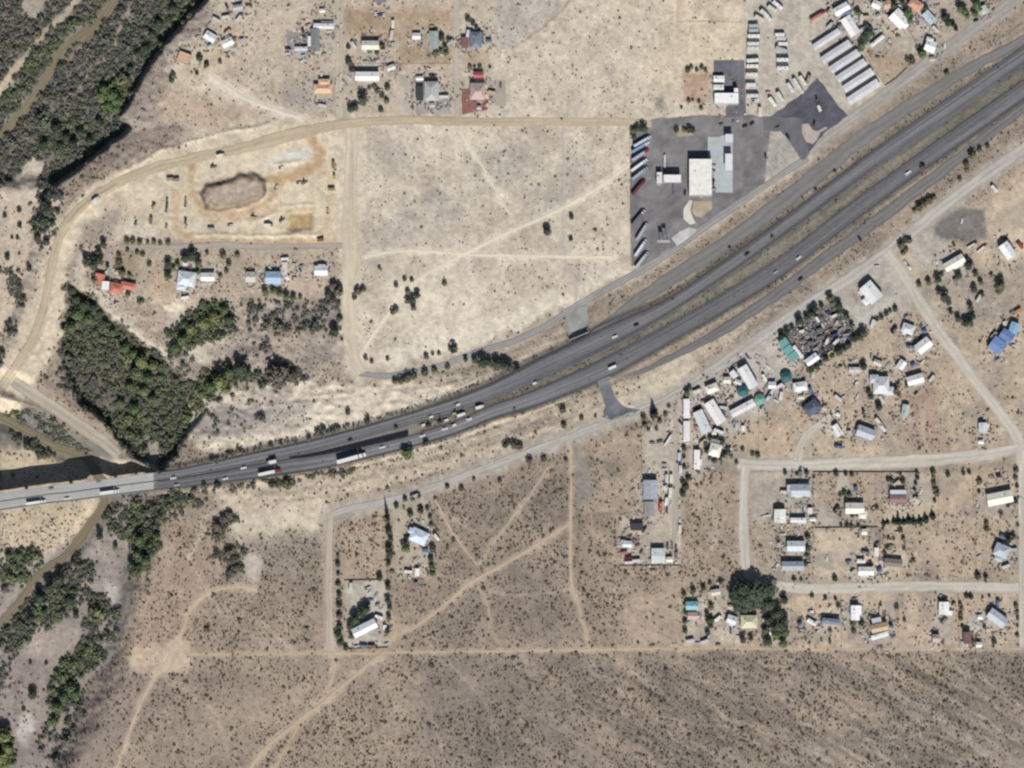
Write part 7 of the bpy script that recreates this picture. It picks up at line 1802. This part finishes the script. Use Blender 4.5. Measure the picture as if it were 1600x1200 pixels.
# commercial row and storage yard
LOT = [('pickup', 1091, 638, 20, (140, 60, 60), 'dark red pickup north of the light grey workshop'), ('car', 1138, 625, 30, (232, 214, 206), 'white car in the middle of the commercial row yard'), ('car', 1143, 621, 0, (150, 120, 120), 'brownish car next to the white car in the yard'),
       ('car', 1090, 657, 0, Bk, 'black car west of the light grey workshop'), ('trailer', 1089, 611, 20, CRM, 'cream trailer near the road corner trees'), ('car', 1200, 573, -50, Wt, 'white car on the road verge beside the white warehouse'), ('motorhome', 1216, 604, 30, (226, 220, 228), 'white motor home south-west of the dark teal pavilion'),
       ('trailer', 1205, 614, 60, (216, 220, 228), 'white trailer between the two southern pavilions'), ('trailer', 1201, 620, 60, (206, 208, 222), 'grey trailer next to the light green pavilion'), ('trailer', 1220, 618, 80, (228, 226, 214), 'cream trailer south of the white motor home'), ('car', 1212, 626, -30, Wt, 'white car below the cream trailer'),
       ('motorhome', 1123, 674, -20, (226, 226, 230), 'white motor home below the cream and white workshop'), ('car', 1150, 664, 80, (222, 222, 224), 'white car south of the long white workshop'), ('car', 1146, 660, 60, (160, 158, 166), 'grey car south of the long white workshop'),
       ('semi', 1045, 686, 58, (226, 224, 214), 'slanted white semi trailer in the north storage yard', ), ('car', 1019, 692, 0, (120, 128, 128), 'dull green car in the north storage yard'), ('pickup', 1031, 690, 10, (110, 112, 100), 'olive pickup in the north storage yard'), ('car', 1018, 668, 80, (216, 212, 196), 'cream car in the north storage yard'),
       ('trailer', 1061, 713, 90, (190, 206, 214), 'pale blue trailer at the yard drive'), ('car', 1063, 722, 90, (90, 92, 104), 'slate car at the yard drive'), ('trailer', 1063, 733, 90, (212, 216, 222), 'white trailer at the yard drive below the slate car'), ('car', 1038, 725, 0, (160, 150, 170), 'violet grey car north of the gabled house'),
       ('car', 1038, 733, 0, (216, 214, 218), 'white car north of the gabled house'), ('trailer', 1041.5, 747, 90, (206, 218, 208), 'pale green trailer, western of the upright pair'), ('trailer', 1048.5, 747, 90, (228, 226, 216), 'cream trailer, eastern of the upright pair'), ('motorhome', 1047, 769, 85, (222, 220, 208), 'cream motor home east of the gabled house'),
       ('trailer', 1041, 783, 80, Wt, 'white trailer below the cream motor home'), ('motorhome', 1032, 791, 85, (202, 70, 62), 'bright red vehicle east of the weathered grey shed'), ('pickup', 1042, 797, 90, (96, 104, 104), 'dark pickup east of the bright red vehicle'), ('car', 1048, 788, 80, (214, 206, 214), 'white car east of the bright red vehicle'),
       ('car', 1061, 783, 90, (218, 214, 206), 'white car at the east fence, northern'), ('car', 1062, 792, 90, (186, 132, 122), 'pink car at the east fence'), ('car', 1062, 814, 80, (226, 224, 220), 'white car at the east fence, southern'), ('trailer', 1062, 826, 90, (226, 206, 196), 'pale trailer at the east fence'),
       ('pickup', 1007, 827, 60, Bk, 'black pickup beside the charcoal carport'), ('trailer', 976, 846, -10, (150, 186, 184), 'teal trailer in the west corner of the storage yard'), ('car', 985, 838, 60, (120, 104, 100), 'brown car in the west part of the storage yard'), ('car', 992, 844, -30, (150, 116, 112), 'faded red car in the west part of the storage yard'),
       ('car', 996, 852, 20, (134, 100, 100), 'rusty car east of the white and blue hut'), ('container', 975, 864, 10, (186, 120, 112), 'pinkish container in the south-west corner of the yard'), ('container', 982, 872, 5, (96, 50, 56), 'dark maroon container in the south-west corner of the yard'), ('trailer', 982, 879, 3, (236, 214, 208), 'pale pink trailer at the south fence'), ('trailer', 994, 876, 5, (206, 210, 220), 'pale grey trailer at the south fence'),
       ('car', 1002, 862, 60, (120, 84, 76), 'rusty brown car north of the pale grey trailer'), ('pickup', 1043, 853, 90, (104, 92, 100), 'dark pickup, western of three by the barn'), ('pickup', 1050, 853, 90, (150, 140, 142), 'grey pickup, middle of three by the barn'), ('car', 1056, 855, 88, (110, 92, 92), 'dark car, eastern of three by the barn'), ('container', 1057, 868, 88, (150, 122, 118), 'brown container at the south-east corner of the yard')]
for q in LOT:
    V(q[0], q[1], q[2], q[3], q[4], q[5], 0.75 if q[0] == 'semi' else 1.1)
# vehicles around the houses
HV = [('pickup', 587, 24, 90, Wt, 'white pickup in the brown lot, western of two'), ('pickup', 600, 26, 90, Wt, 'white pickup in the brown lot, eastern of two'), ('trailer', 614, 38, 90, (220, 220, 226), 'white trailer east of the brown lot, northern'), ('motorhome', 612, 55, 80, (206, 206, 206), 'white motor home east of the cream roofed house'),
      ('car', 614, 68, 10, (190, 194, 200), 'silver car east of the cream roofed house'), ('car', 571, 97, 10, (196, 196, 204), 'silver car on the lot north of the long white roof'), ('car', 580, 97, 0, (170, 174, 180), 'grey car on the lot north of the long white roof'), ('car', 449, 84, 0, Wt, 'white car south-west of the grey gravel pad'), ('car', 474, 87, 10, (190, 200, 190), 'pale green car south of the pale blue trailer'),
      ('car', 507, 85, 20, (186, 182, 184), 'grey car south of the long grey shed'), ('trailer', 731, 53, 80, (220, 222, 230), 'white trailer beside the slate roofed house'), ('car', 670, 108, -20, (216, 216, 204), 'white car north of the large light grey roof'), ('car', 782, 133, 90, (90, 88, 96), 'dark car on the gravel pad east of the taupe roof'),
      ('car', 312, 103, 80, (200, 190, 170), 'beige car at the river bench homestead'), ('pickup', 321, 102, 80, (90, 92, 92), 'dark pickup at the river bench homestead'), ('car', 358, 84, 60, (216, 214, 210), 'white car south of the east homestead cottage'), ('trailer', 338, 31, -30, (206, 200, 200), 'pale trailer north of the homestead'), ('trailer', 353, 27, 10, (210, 204, 202), 'pale trailer at the top of the homestead'), ('pickup', 366, 62, 60, (130, 120, 118), 'grey pickup beside the east homestead cottage'),
      ('car', 460, 413, 0, (196, 196, 200), 'silver car north of the small white ranch house'), ('car', 471, 416, 20, (150, 150, 156), 'grey car north of the small white ranch house'), ('car', 166, 425, 40, Wt, 'white car at the drive of the red tiled house'), ('car', 310, 459, 80, (232, 230, 226), 'white car south of the ranch trees'),
      ('trailer', 592, 964, -20, Wt, 'white trailer east of the long white roofed house'), ('car', 578, 925, 60, (226, 218, 220), 'white car in the north of the fenced yard'), ('pickup', 575, 919, 20, (200, 200, 208), 'silver pickup in the north of the fenced yard'), ('car', 588, 930, 70, (180, 180, 190), 'grey car in the north of the fenced yard'), ('car', 580, 937, 0, (120, 120, 150), 'blue grey car amid the fenced yard'), ('car', 590, 944, 30, (110, 112, 130), 'slate car amid the fenced yard'), ('car', 598, 950, 70, (216, 206, 216), 'pale pink car amid the fenced yard'), ('car', 575, 944, 10, (80, 84, 110), 'navy car amid the fenced yard'), ('trailer', 548, 916, 80, (190, 204, 190), 'pale green trailer at the north-west of the fenced yard'),
      ('car', 557, 1010, 10, (206, 202, 226), 'lilac car at the south fence of the fenced yard, western'), ('car', 571, 1009, 8, (206, 206, 216), 'silver car at the south fence of the fenced yard'), ('container', 581, 1010, 0, (130, 100, 100), 'brown container at the south fence of the fenced yard'), ('car', 604, 1006, 20, (200, 204, 214), 'silver car at the south-east corner of the fenced yard'), ('trailer', 648, 775, 20, (206, 176, 160), 'faded tan trailer at the north edge of the plot'),
      ('motorhome', 1378, 668, -52, (232, 232, 230), 'long white motor home east of the grey blue house'), ('motorhome', 1373, 660, -52, (226, 224, 216), 'white motor home end to end with the long one'), ('car', 1350, 646, 60, (230, 224, 220), 'white car on the path south of the large grey house'), ('car', 1340, 619, 60, (232, 232, 230), 'white car west of the large grey house'), ('trailer', 1309, 622, -40, (216, 216, 212), 'pale trailer beside the curved lane end'), ('car', 1318, 620, 30, (206, 200, 190), 'beige car at the curved lane end'),
      ('trailer', 1363, 505, 70, (214, 216, 220), 'white trailer behind the light grey store'), ('car', 1415, 411, -50, Wt, 'white car at the gravel lot by the diagonal street, northern'), ('pickup', 1420, 417, -55, (232, 232, 230), 'white pickup at the gravel lot by the diagonal street'), ('car', 1370, 416, 0, (220, 214, 206), 'beige car alone on the lot by the frontage road'), ('semi', 1519, 383, 30, (170, 70, 66), 'red truck north-east of the cream roofed house, western'), ('semi', 1534, 388, 40, (150, 66, 66), 'red truck north-east of the cream roofed house, eastern'),
      ('container', 1594, 384, -50, (176, 74, 70), 'red container beside the white barn'), ('container', 1590, 486, 30, (206, 140, 70), 'orange container north of the blue group'), ('trailer', 1529, 466, 60, (206, 208, 208), 'pale trailer inside the wooded plot'), ('trailer', 1553, 295, -50, (234, 232, 222), 'cream trailer on the sandy slope by the east frontage road'), ('car', 1503, 345, 80, (226, 226, 226), 'white car on the dark gravel patch'),
      ('car', 1531, 758, 30, (216, 216, 214), 'white car west of the long cream house'), ('car', 1527, 788, 80, (222, 214, 206), 'white car below the white car west of the long cream house'), ('car', 1546, 783, 0, Bk, 'black car at the porch of the long cream house'), ('car', 1580, 787, 10, (140, 120, 110), 'brown car at the end of the long cream house'), ('car', 1432, 784, 40, Wt, 'white car south of the garden hedge'), ('car', 1439, 767, 80, (226, 222, 206), 'cream car inside the garden hedge'), ('trailer', 1248, 775, 5, (228, 230, 232), 'white trailer south of the pale blue roofed house'),
      ('car', 1223, 835, 0, (224, 216, 212), 'white car west of the pale blue and white roof'), ('car', 1292, 872, 80, (230, 226, 222), 'white car alone in the bare lot'), ('trailer', 1571, 885, 20, (206, 206, 200), 'pale trailer south of the grey blue hipped house'), ('car', 1530, 869, 30, (196, 196, 196), 'silver car west of the grey blue hipped house'), ('car', 1402, 832, 0, (216, 208, 200), 'pale car below the windbreak row'), ('pickup', 1392, 853, -5, (150, 140, 130), 'grey brown pickup in the lot below the windbreak row'),
      ('car', 1385, 903, 90, Wt, 'white car at the north verge of the lower street'), ('trailer', 1350, 900, 0, (206, 216, 226), 'pale blue trailer below the white house in the bare lot'), ('car', 1489, 942, 60, Bk, 'black car at the white L shaped house'), ('car', 1527, 978, -60, (214, 210, 206), 'white car north-east of the maroon shed'), ('car', 1504, 1003, 0, (186, 186, 180), 'grey car west of the maroon shed'),
      ('trailer', 1078, 1001, 10, (206, 204, 214), 'pale trailer at the south-west corner of the grove plot'), ('car', 1090, 1005, 0, (190, 190, 206), 'silver car at the south edge of the grove plot, first from west'), ('trailer', 1101, 1002, 20, (214, 212, 214), 'pale trailer at the south edge of the grove plot'), ('car', 1107, 995, 60, (226, 224, 224), 'white car at the south edge of the grove plot'), ('car', 1122, 1007, 5, (120, 118, 120), 'dark car at the south edge of the grove plot'), ('pickup', 1136, 966, 50, (150, 190, 210), 'light blue pickup west of the white cottage'),
      ('car', 1486, 36, -50, (60, 58, 66), 'dark car on the side street at the top edge'), ('car', 1525, 32, 20, Bk, 'black car at the frontage road corner'), ('trailer', 1461, 46, -45, (216, 210, 206), 'pale trailer below the blue grey trailer home'), ('car', 1352, 28, -60, (220, 204, 186), 'beige car in the yard north of the small cottage'), ('car', 1358, 33, -60, (206, 180, 170), 'pinkish car in the yard north of the small cottage'), ('motorhome', 1345, 30, 88, (210, 200, 184), 'beige motor home in the yard north of the small cottage')]
for q in HV:
    V(q[0], q[1], q[2], q[3], q[4], q[5], 0.6 if q[0] == 'semi' else 1.1)
# construction site vehicles and stacks
CS = [('car', 261, 312, 85, (100, 98, 104), 'dark grey car in the west line of the construction site, northern'), ('pickup', 261, 320, 85, (70, 66, 88), 'dark violet pickup in the west line of the construction site'), ('pickup', 260, 327, 85, (110, 110, 130), 'slate pickup in the west line of the construction site'), ('car', 260, 353, 85, (120, 122, 130), 'grey car in the west line of the construction site, southern'),
      ('car', 290, 311, 85, (140, 146, 140), 'grey green car in the east line of the construction site, northern'), ('pickup', 290, 319, 85, (120, 126, 126), 'grey pickup in the east line of the construction site'), ('loader', 290, 346, 85, (90, 88, 96), 'dark loader in the east line of the construction site'), ('car', 291, 355, 80, (190, 194, 190), 'pale car in the east line of the construction site, southern'), ('car', 212, 348, 70, (90, 88, 92), 'dark car alone in the west of the construction site'), ('car', 213, 355, 80, (232, 230, 226), 'white car alone in the west of the construction site'),
      ('container', 266, 280, 5, (160, 146, 130), 'brown container north of the construction car lines, western'), ('container', 275, 281, 5, (140, 126, 116), 'brown container north of the construction car lines, eastern'), ('loader', 333, 261, 10, (110, 106, 96), 'dark loader above the oval mound'), ('loader', 522, 276, 90, YEL, 'yellow loader at the east line of the construction site'), ('container', 521, 258, 90, (150, 120, 90), 'brown container at the east line of the construction site'), ('pickup', 524, 262, 90, (200, 190, 170), 'beige pickup at the east line of the construction site'),
      ('box_truck', 345, 243, 15, (206, 200, 190), 'pale box truck on the graded road above the oval mound'), ('pickup', 440, 262, 20, Wt, 'white pickup between the oval mound and the white pad'), ('loader', 396, 340, 0, YEL, 'yellow loader south of the oval mound'), ('pickup', 360, 352, 5, (190, 190, 190), 'silver pickup south of the oval mound'), ('container', 330, 358, 0, (176, 166, 150), 'beige container south-west of the oval mound'), ('box_truck', 420, 352, 0, (150, 140, 126), 'brown truck south-east of the oval mound'), ('loader', 240, 322, 60, (150, 136, 90), 'ochre loader west of the construction car lines'), ('container', 236, 345, 85, (120, 110, 104), 'dark container west of the construction car lines'), ('pickup', 512, 330, 90, (180, 176, 170), 'grey pickup east of the tan basin'), ('loader', 440, 345, 40, (130, 118, 96), 'brown loader just west of the tan basin'), ('box_truck', 150, 312, 40, Wt, 'white truck on the curve of the construction road'),
      ('loader', 475, 286, 30, (120, 112, 96), 'dark yellow loader east of the oval mound'), ('pickup', 468, 286, 10, (210, 206, 196), 'pale pickup east of the oval mound'), ('container', 501, 375, 10, (140, 104, 70), 'brown container at the south line of the construction site'), ('container', 518, 296, 0, (150, 140, 100), 'olive container at the east line of the construction site'), ('pickup', 432, 293, 60, (205, 206, 208), 'white pickup just right of the oval mound')]
for q in CS:
    V(q[0], q[1], q[2], q[3], q[4], q[5], 1.05, group='machines and cars on the construction site')

# ------------------------------------------------------------------ fences: posts and rails along the plots
_post = MB().cyl((0, 0, 0.8), 'z', 0.07, 1.6, 6).mesh('post', mat((130, 112, 92), 0.9))
def fence(pts, label, c=(130, 116, 98), solid=False):
    root = empty('fence', W(pts[0][0], pts[0][1])); tag(root, label, 'fence')
    for (a, b) in zip(pts[:-1], pts[1:]):
        A, B_ = W(*a), W(*b)
        n = max(2, int((B_ - A).length / 5))
        d = B_ - A
        for i in range(n + 1):
            o = put('post', _post, root); o.location = A.lerp(B_, i / n) - root.location
        m = MB()
        t = Vector((-d.y, d.x, 0)).normalized() * 0.03
        for (z0, z1) in (((0.1, 1.5),) if solid else ((0.5, 0.62), (1.2, 1.32))):
            v = []
            for p in (A, B_):
                q = p - root.location
                v += [q - t + Vector((0, 0, z0)), q + t + Vector((0, 0, z0)), q + t + Vector((0, 0, z1)), q - t + Vector((0, 0, z1))]
            m.add(v, [(0, 1, 5, 4), (1, 2, 6, 5), (2, 3, 7, 6), (3, 0, 4, 7), (3, 2, 1, 0), (4, 5, 6, 7)])
        m.build('panel' if solid else 'rail', mat(c, 0.9), root)
fence([(1066, 740), (1066, 890), (1066, 1010)], 'long fence along the east side of the storage yard')
fence([(968, 884), (1064, 884)], 'fence closing the south end of the storage yard', solid=True)
fence([(538, 907), (590, 906)], 'dark board fence at the north of the fenced yard', (80, 74, 72), True)
fence([(540, 1014), (606, 1012)], 'dark board fence at the south of the fenced yard', (84, 78, 76), True)
fence([(606, 800), (605, 905)], 'fence between the two southern house plots')
fence([(521, 805), (523, 1000)], 'fence along the straight gravel lane')
fence([(1062, 35), (1108, 34), (1160, 36)], 'fence across the tan lot at the top edge', (130, 104, 84))
fence([(1383, 134), (1398, 124), (1418, 106)], 'dark fence along the front of the bare brown paddock', (96, 82, 72), True)
fence([(1352, 88), (1383, 134)], 'fence on the west side of the bare brown paddock')
fence([(1398, 48), (1416, 40), (1432, 68), (1440, 85)], 'dark fence behind the white gabled house', (90, 82, 78), True)
fence([(1175, 737), (1268, 737)], 'fence along the first plot of the upper gravel street')
fence([(1270, 738), (1430, 738)], 'fence along the middle plots of the upper gravel street', (120, 96, 90), True)
fence([(1273, 825), (1372, 824)], 'fence at the south of the curved drive', (110, 104, 84), True)
fence([(1378, 740), (1378, 815)], 'fence west of the maroon roofed house')
fence([(1525, 795), (1525, 905)], 'fence west of the grey blue hipped house')
fence([(1185, 640), (1186, 715)], 'fence across the dry plot south of the commercial row')
fence([(548, 210), (552, 260), (552, 380)], 'fence along the west side of the field')
fence([(984, 205), (985, 300), (986, 415)], 'dark fence at the west side of the truck lot', (104, 98, 92), True)

for pts, lb in [([(1270, 740), (1270, 905)], 'fence between the blue roofed houses and the curved drive'), ([(1374, 826), (1374, 905)], 'fence east of the bare lot'), ([(1466, 740), (1466, 812)], 'fence east of the garden hedge'), ([(1520, 740), (1521, 795)], 'fence west of the long cream house'),
                ([(1314, 930), (1315, 1012)], 'fence east of the slate grey trailer plot'), ([(1402, 930), (1404, 1012)], 'fence east of the tan roofed plot'), ([(1497, 930), (1499, 1012)], 'fence west of the maroon shed plot'), ([(1236, 930), (1238, 1012)], 'fence east of the big grove'),
                ([(1002, 668), (1003, 805)], 'fence along the west side of the storage yard'), ([(1146, 925), (1147, 1012)], 'fence between the turquoise roof and the grove'), ([(625, 15), (625, 100)], 'fence between the two brown lots'), ([(540, 100), (625, 100), (705, 100)], 'fence south of the brown lots'), ([(645, 108), (645, 180)], 'fence west of the large light grey roof'),
                ([(1396, 478), (1440, 560), (1500, 640)], 'fence along the diagonal street')]:
    fence(pts, lb, (112, 102, 90))
# a car and a small hut at most homes
def extra_near():
    ev = random.Random(5)
    P_ = [(f[0], f[1]) for f in FOOT]
    cc = [('white', Wt), ('silver', Sl), ('dark', Bk), ('beige', Tn), ('blue', Bl), ('grey', Gr), ('white', (236, 236, 236)), ('pale', (208, 204, 196))]
    for i, (fx_, fy_, L0, lb, ct) in enumerate(list(FOOT)):
        if ct not in ('house', 'mobile home', 'workshop', 'warehouse') or fx_ > 1590:
            continue
        for kind in ('car', 'pickup', 'hut', 'trailer'):
            if ev.random() < 0.25:
                continue
            for _ in range(14):
                a = ev.choice([0, 1, 2, 3]); r = L0 * 0.5 + ev.uniform(6, 15)
                x = fx_ + r * (1, 0, -1, 0)[a] + ev.uniform(-3, 3); y = fy_ + r * (0, 1, 0, -1)[a] + ev.uniform(-3, 3)
                d = min(math.hypot(x - q[0], y - q[1]) - (L0 * 0.5 if q == (fx_, fy_) else 9) for q in P_)
                on_road = any(o_ > 0 for o_ in [0])
                if d > 5 and min((abs(x - 1597), abs(x - 531), abs(x - 713), abs(x - 514))) > 9 and not (708 < y < 735 and x > 1150) and not (905 < y < 930 and x > 1170) and 5 < y < 1012 and not 180 < y < 200:
                    break
            else:
                continue
            P_.append((x, y))
            side = ('east', 'south', 'west', 'north')[a]
            cn, c_ = ev.choice(cc)
            if kind == 'hut':
                t = 'small %s hut just %s of the %s' % (cn, side, lb)
                while len(t.split()) > 16 and ' the ' in t: t = ' '.join(t.rsplit(' the ', 1))
                if len(t.split()) > 16: continue
                building(x, y, ev.uniform(5, 8), ev.uniform(4, 6), ev.choice([0, 0, 30, -30, 90]), t, c_, h=2.2, name='hut', cat='hut', windows=False, ac=False)
            else:
                t = '%s %s parked just %s of the %s' % (cn, {'car': 'car', 'pickup': 'pickup', 'trailer': 'camper trailer'}[kind], side, lb)
                while len(t.split()) > 16 and ' the ' in t: t = ' '.join(t.rsplit(' the ', 1))
                if len(t.split()) > 16: continue
                if t in USED: continue
                V(kind, x, y, ev.choice([0, 90, 45, 120]) + ev.uniform(-10, 10), c_, t, 1.05)
extra_near()
# small yard clutter around the buildings: boards, drums, bins, tyres, pots
m = MB(); rs = random.Random(31); o0 = Vector((0, 0, 0))
YM = [mat((206, 204, 200), 0.7), mat((92, 88, 86), 0.9), mat((140, 124, 104), 0.9), mat((118, 112, 110), 0.8), mat((170, 160, 148), 0.9), mat((96, 104, 116), 0.7), mat((150, 96, 80), 0.8)]
foot = np.array([(f[0], f[1]) for f in FOOT])
for (fx_, fy_, L0, _l, _c) in FOOT:
    if _c in ('store', 'canopy', 'kiosk', 'storage shed', 'portable unit'):
        continue
    for _ in range(int(14 + L0 * 0.8)):
        a = rs.uniform(0, 6.283); r = L0 * rs.uniform(0.45, 1.0) + rs.uniform(0, 9)
        x, y = fx_ + r * math.cos(a), fy_ + r * math.sin(a)
        if np.min(np.hypot(foot[:, 0] - x, foot[:, 1] - y)) < 7 or y < N_TOP(np.array([x]))[0] < y + 25:
            continue
        p = W(x, y); q = rs.uniform(0, 3.1)
        l_, w2, h2 = rs.choice([(2.4, 0.6, 0.5), (1.5, 1.2, 1.0), (1.0, 1.0, 1.2), (3.2, 1.6, 0.7), (2.2, 1.8, 1.5), (4.4, 1.2, 0.6)])
        b_ = MB().box(0, 0, -0.05, l_ * rs.uniform(0.7, 1.2), w2, h2, 0, 0.92, 0.92)
        m.add([(p.x + v[0] * math.cos(q) - v[1] * math.sin(q), p.y + v[0] * math.sin(q) + v[1] * math.cos(q), p.z + v[2]) for v in b_.v], b_.f, rs.randrange(len(YM)))
yc = m.build('yard_clutter', YM, None)
tag(yc, 'small boards, drums and bins lying around the houses and sheds', 'clutter', kind='stuff')

m = MB(); rs = random.Random(12)
RM = [mat((150, 122, 94), 0.9), mat((120, 104, 88), 0.9), mat((186, 168, 140), 0.9), mat((104, 96, 88), 0.9), mat((176, 112, 78), 0.9)]
for _ in range(420):
    x, y = rs.uniform(-20, 140), rs.uniform(700, 868)
    if not inside(np.array([x]), np.array([y]), [(-20, 806), (120, 790), (142, 798), (118, 838), (60, 866), (-20, 874)])[0] and not inside(np.array([x]), np.array([y]), [(-20, 700), (60, 704), (60, 712), (-20, 726)])[0]:
        continue
    p = W(x, y); q = rs.uniform(0, 3.1); l_ = rs.uniform(0.8, 3.4)
    b_ = MB().box(0, 0, -0.2, l_, rs.uniform(0.5, 1.8), rs.uniform(0.6, 1.7), 0, rs.uniform(0.5, 0.95), rs.uniform(0.5, 0.95))
    m.add([(p.x + v[0] * math.cos(q) - v[1] * math.sin(q), p.y + v[0] * math.sin(q) + v[1] * math.cos(q), p.z + v[2]) for v in b_.v], b_.f, rs.randrange(5))
tag(m.build('bridge_rubble', RM, None), 'rubble and building material strewn on the sandbar below the bridge', 'rubble', kind='stuff')
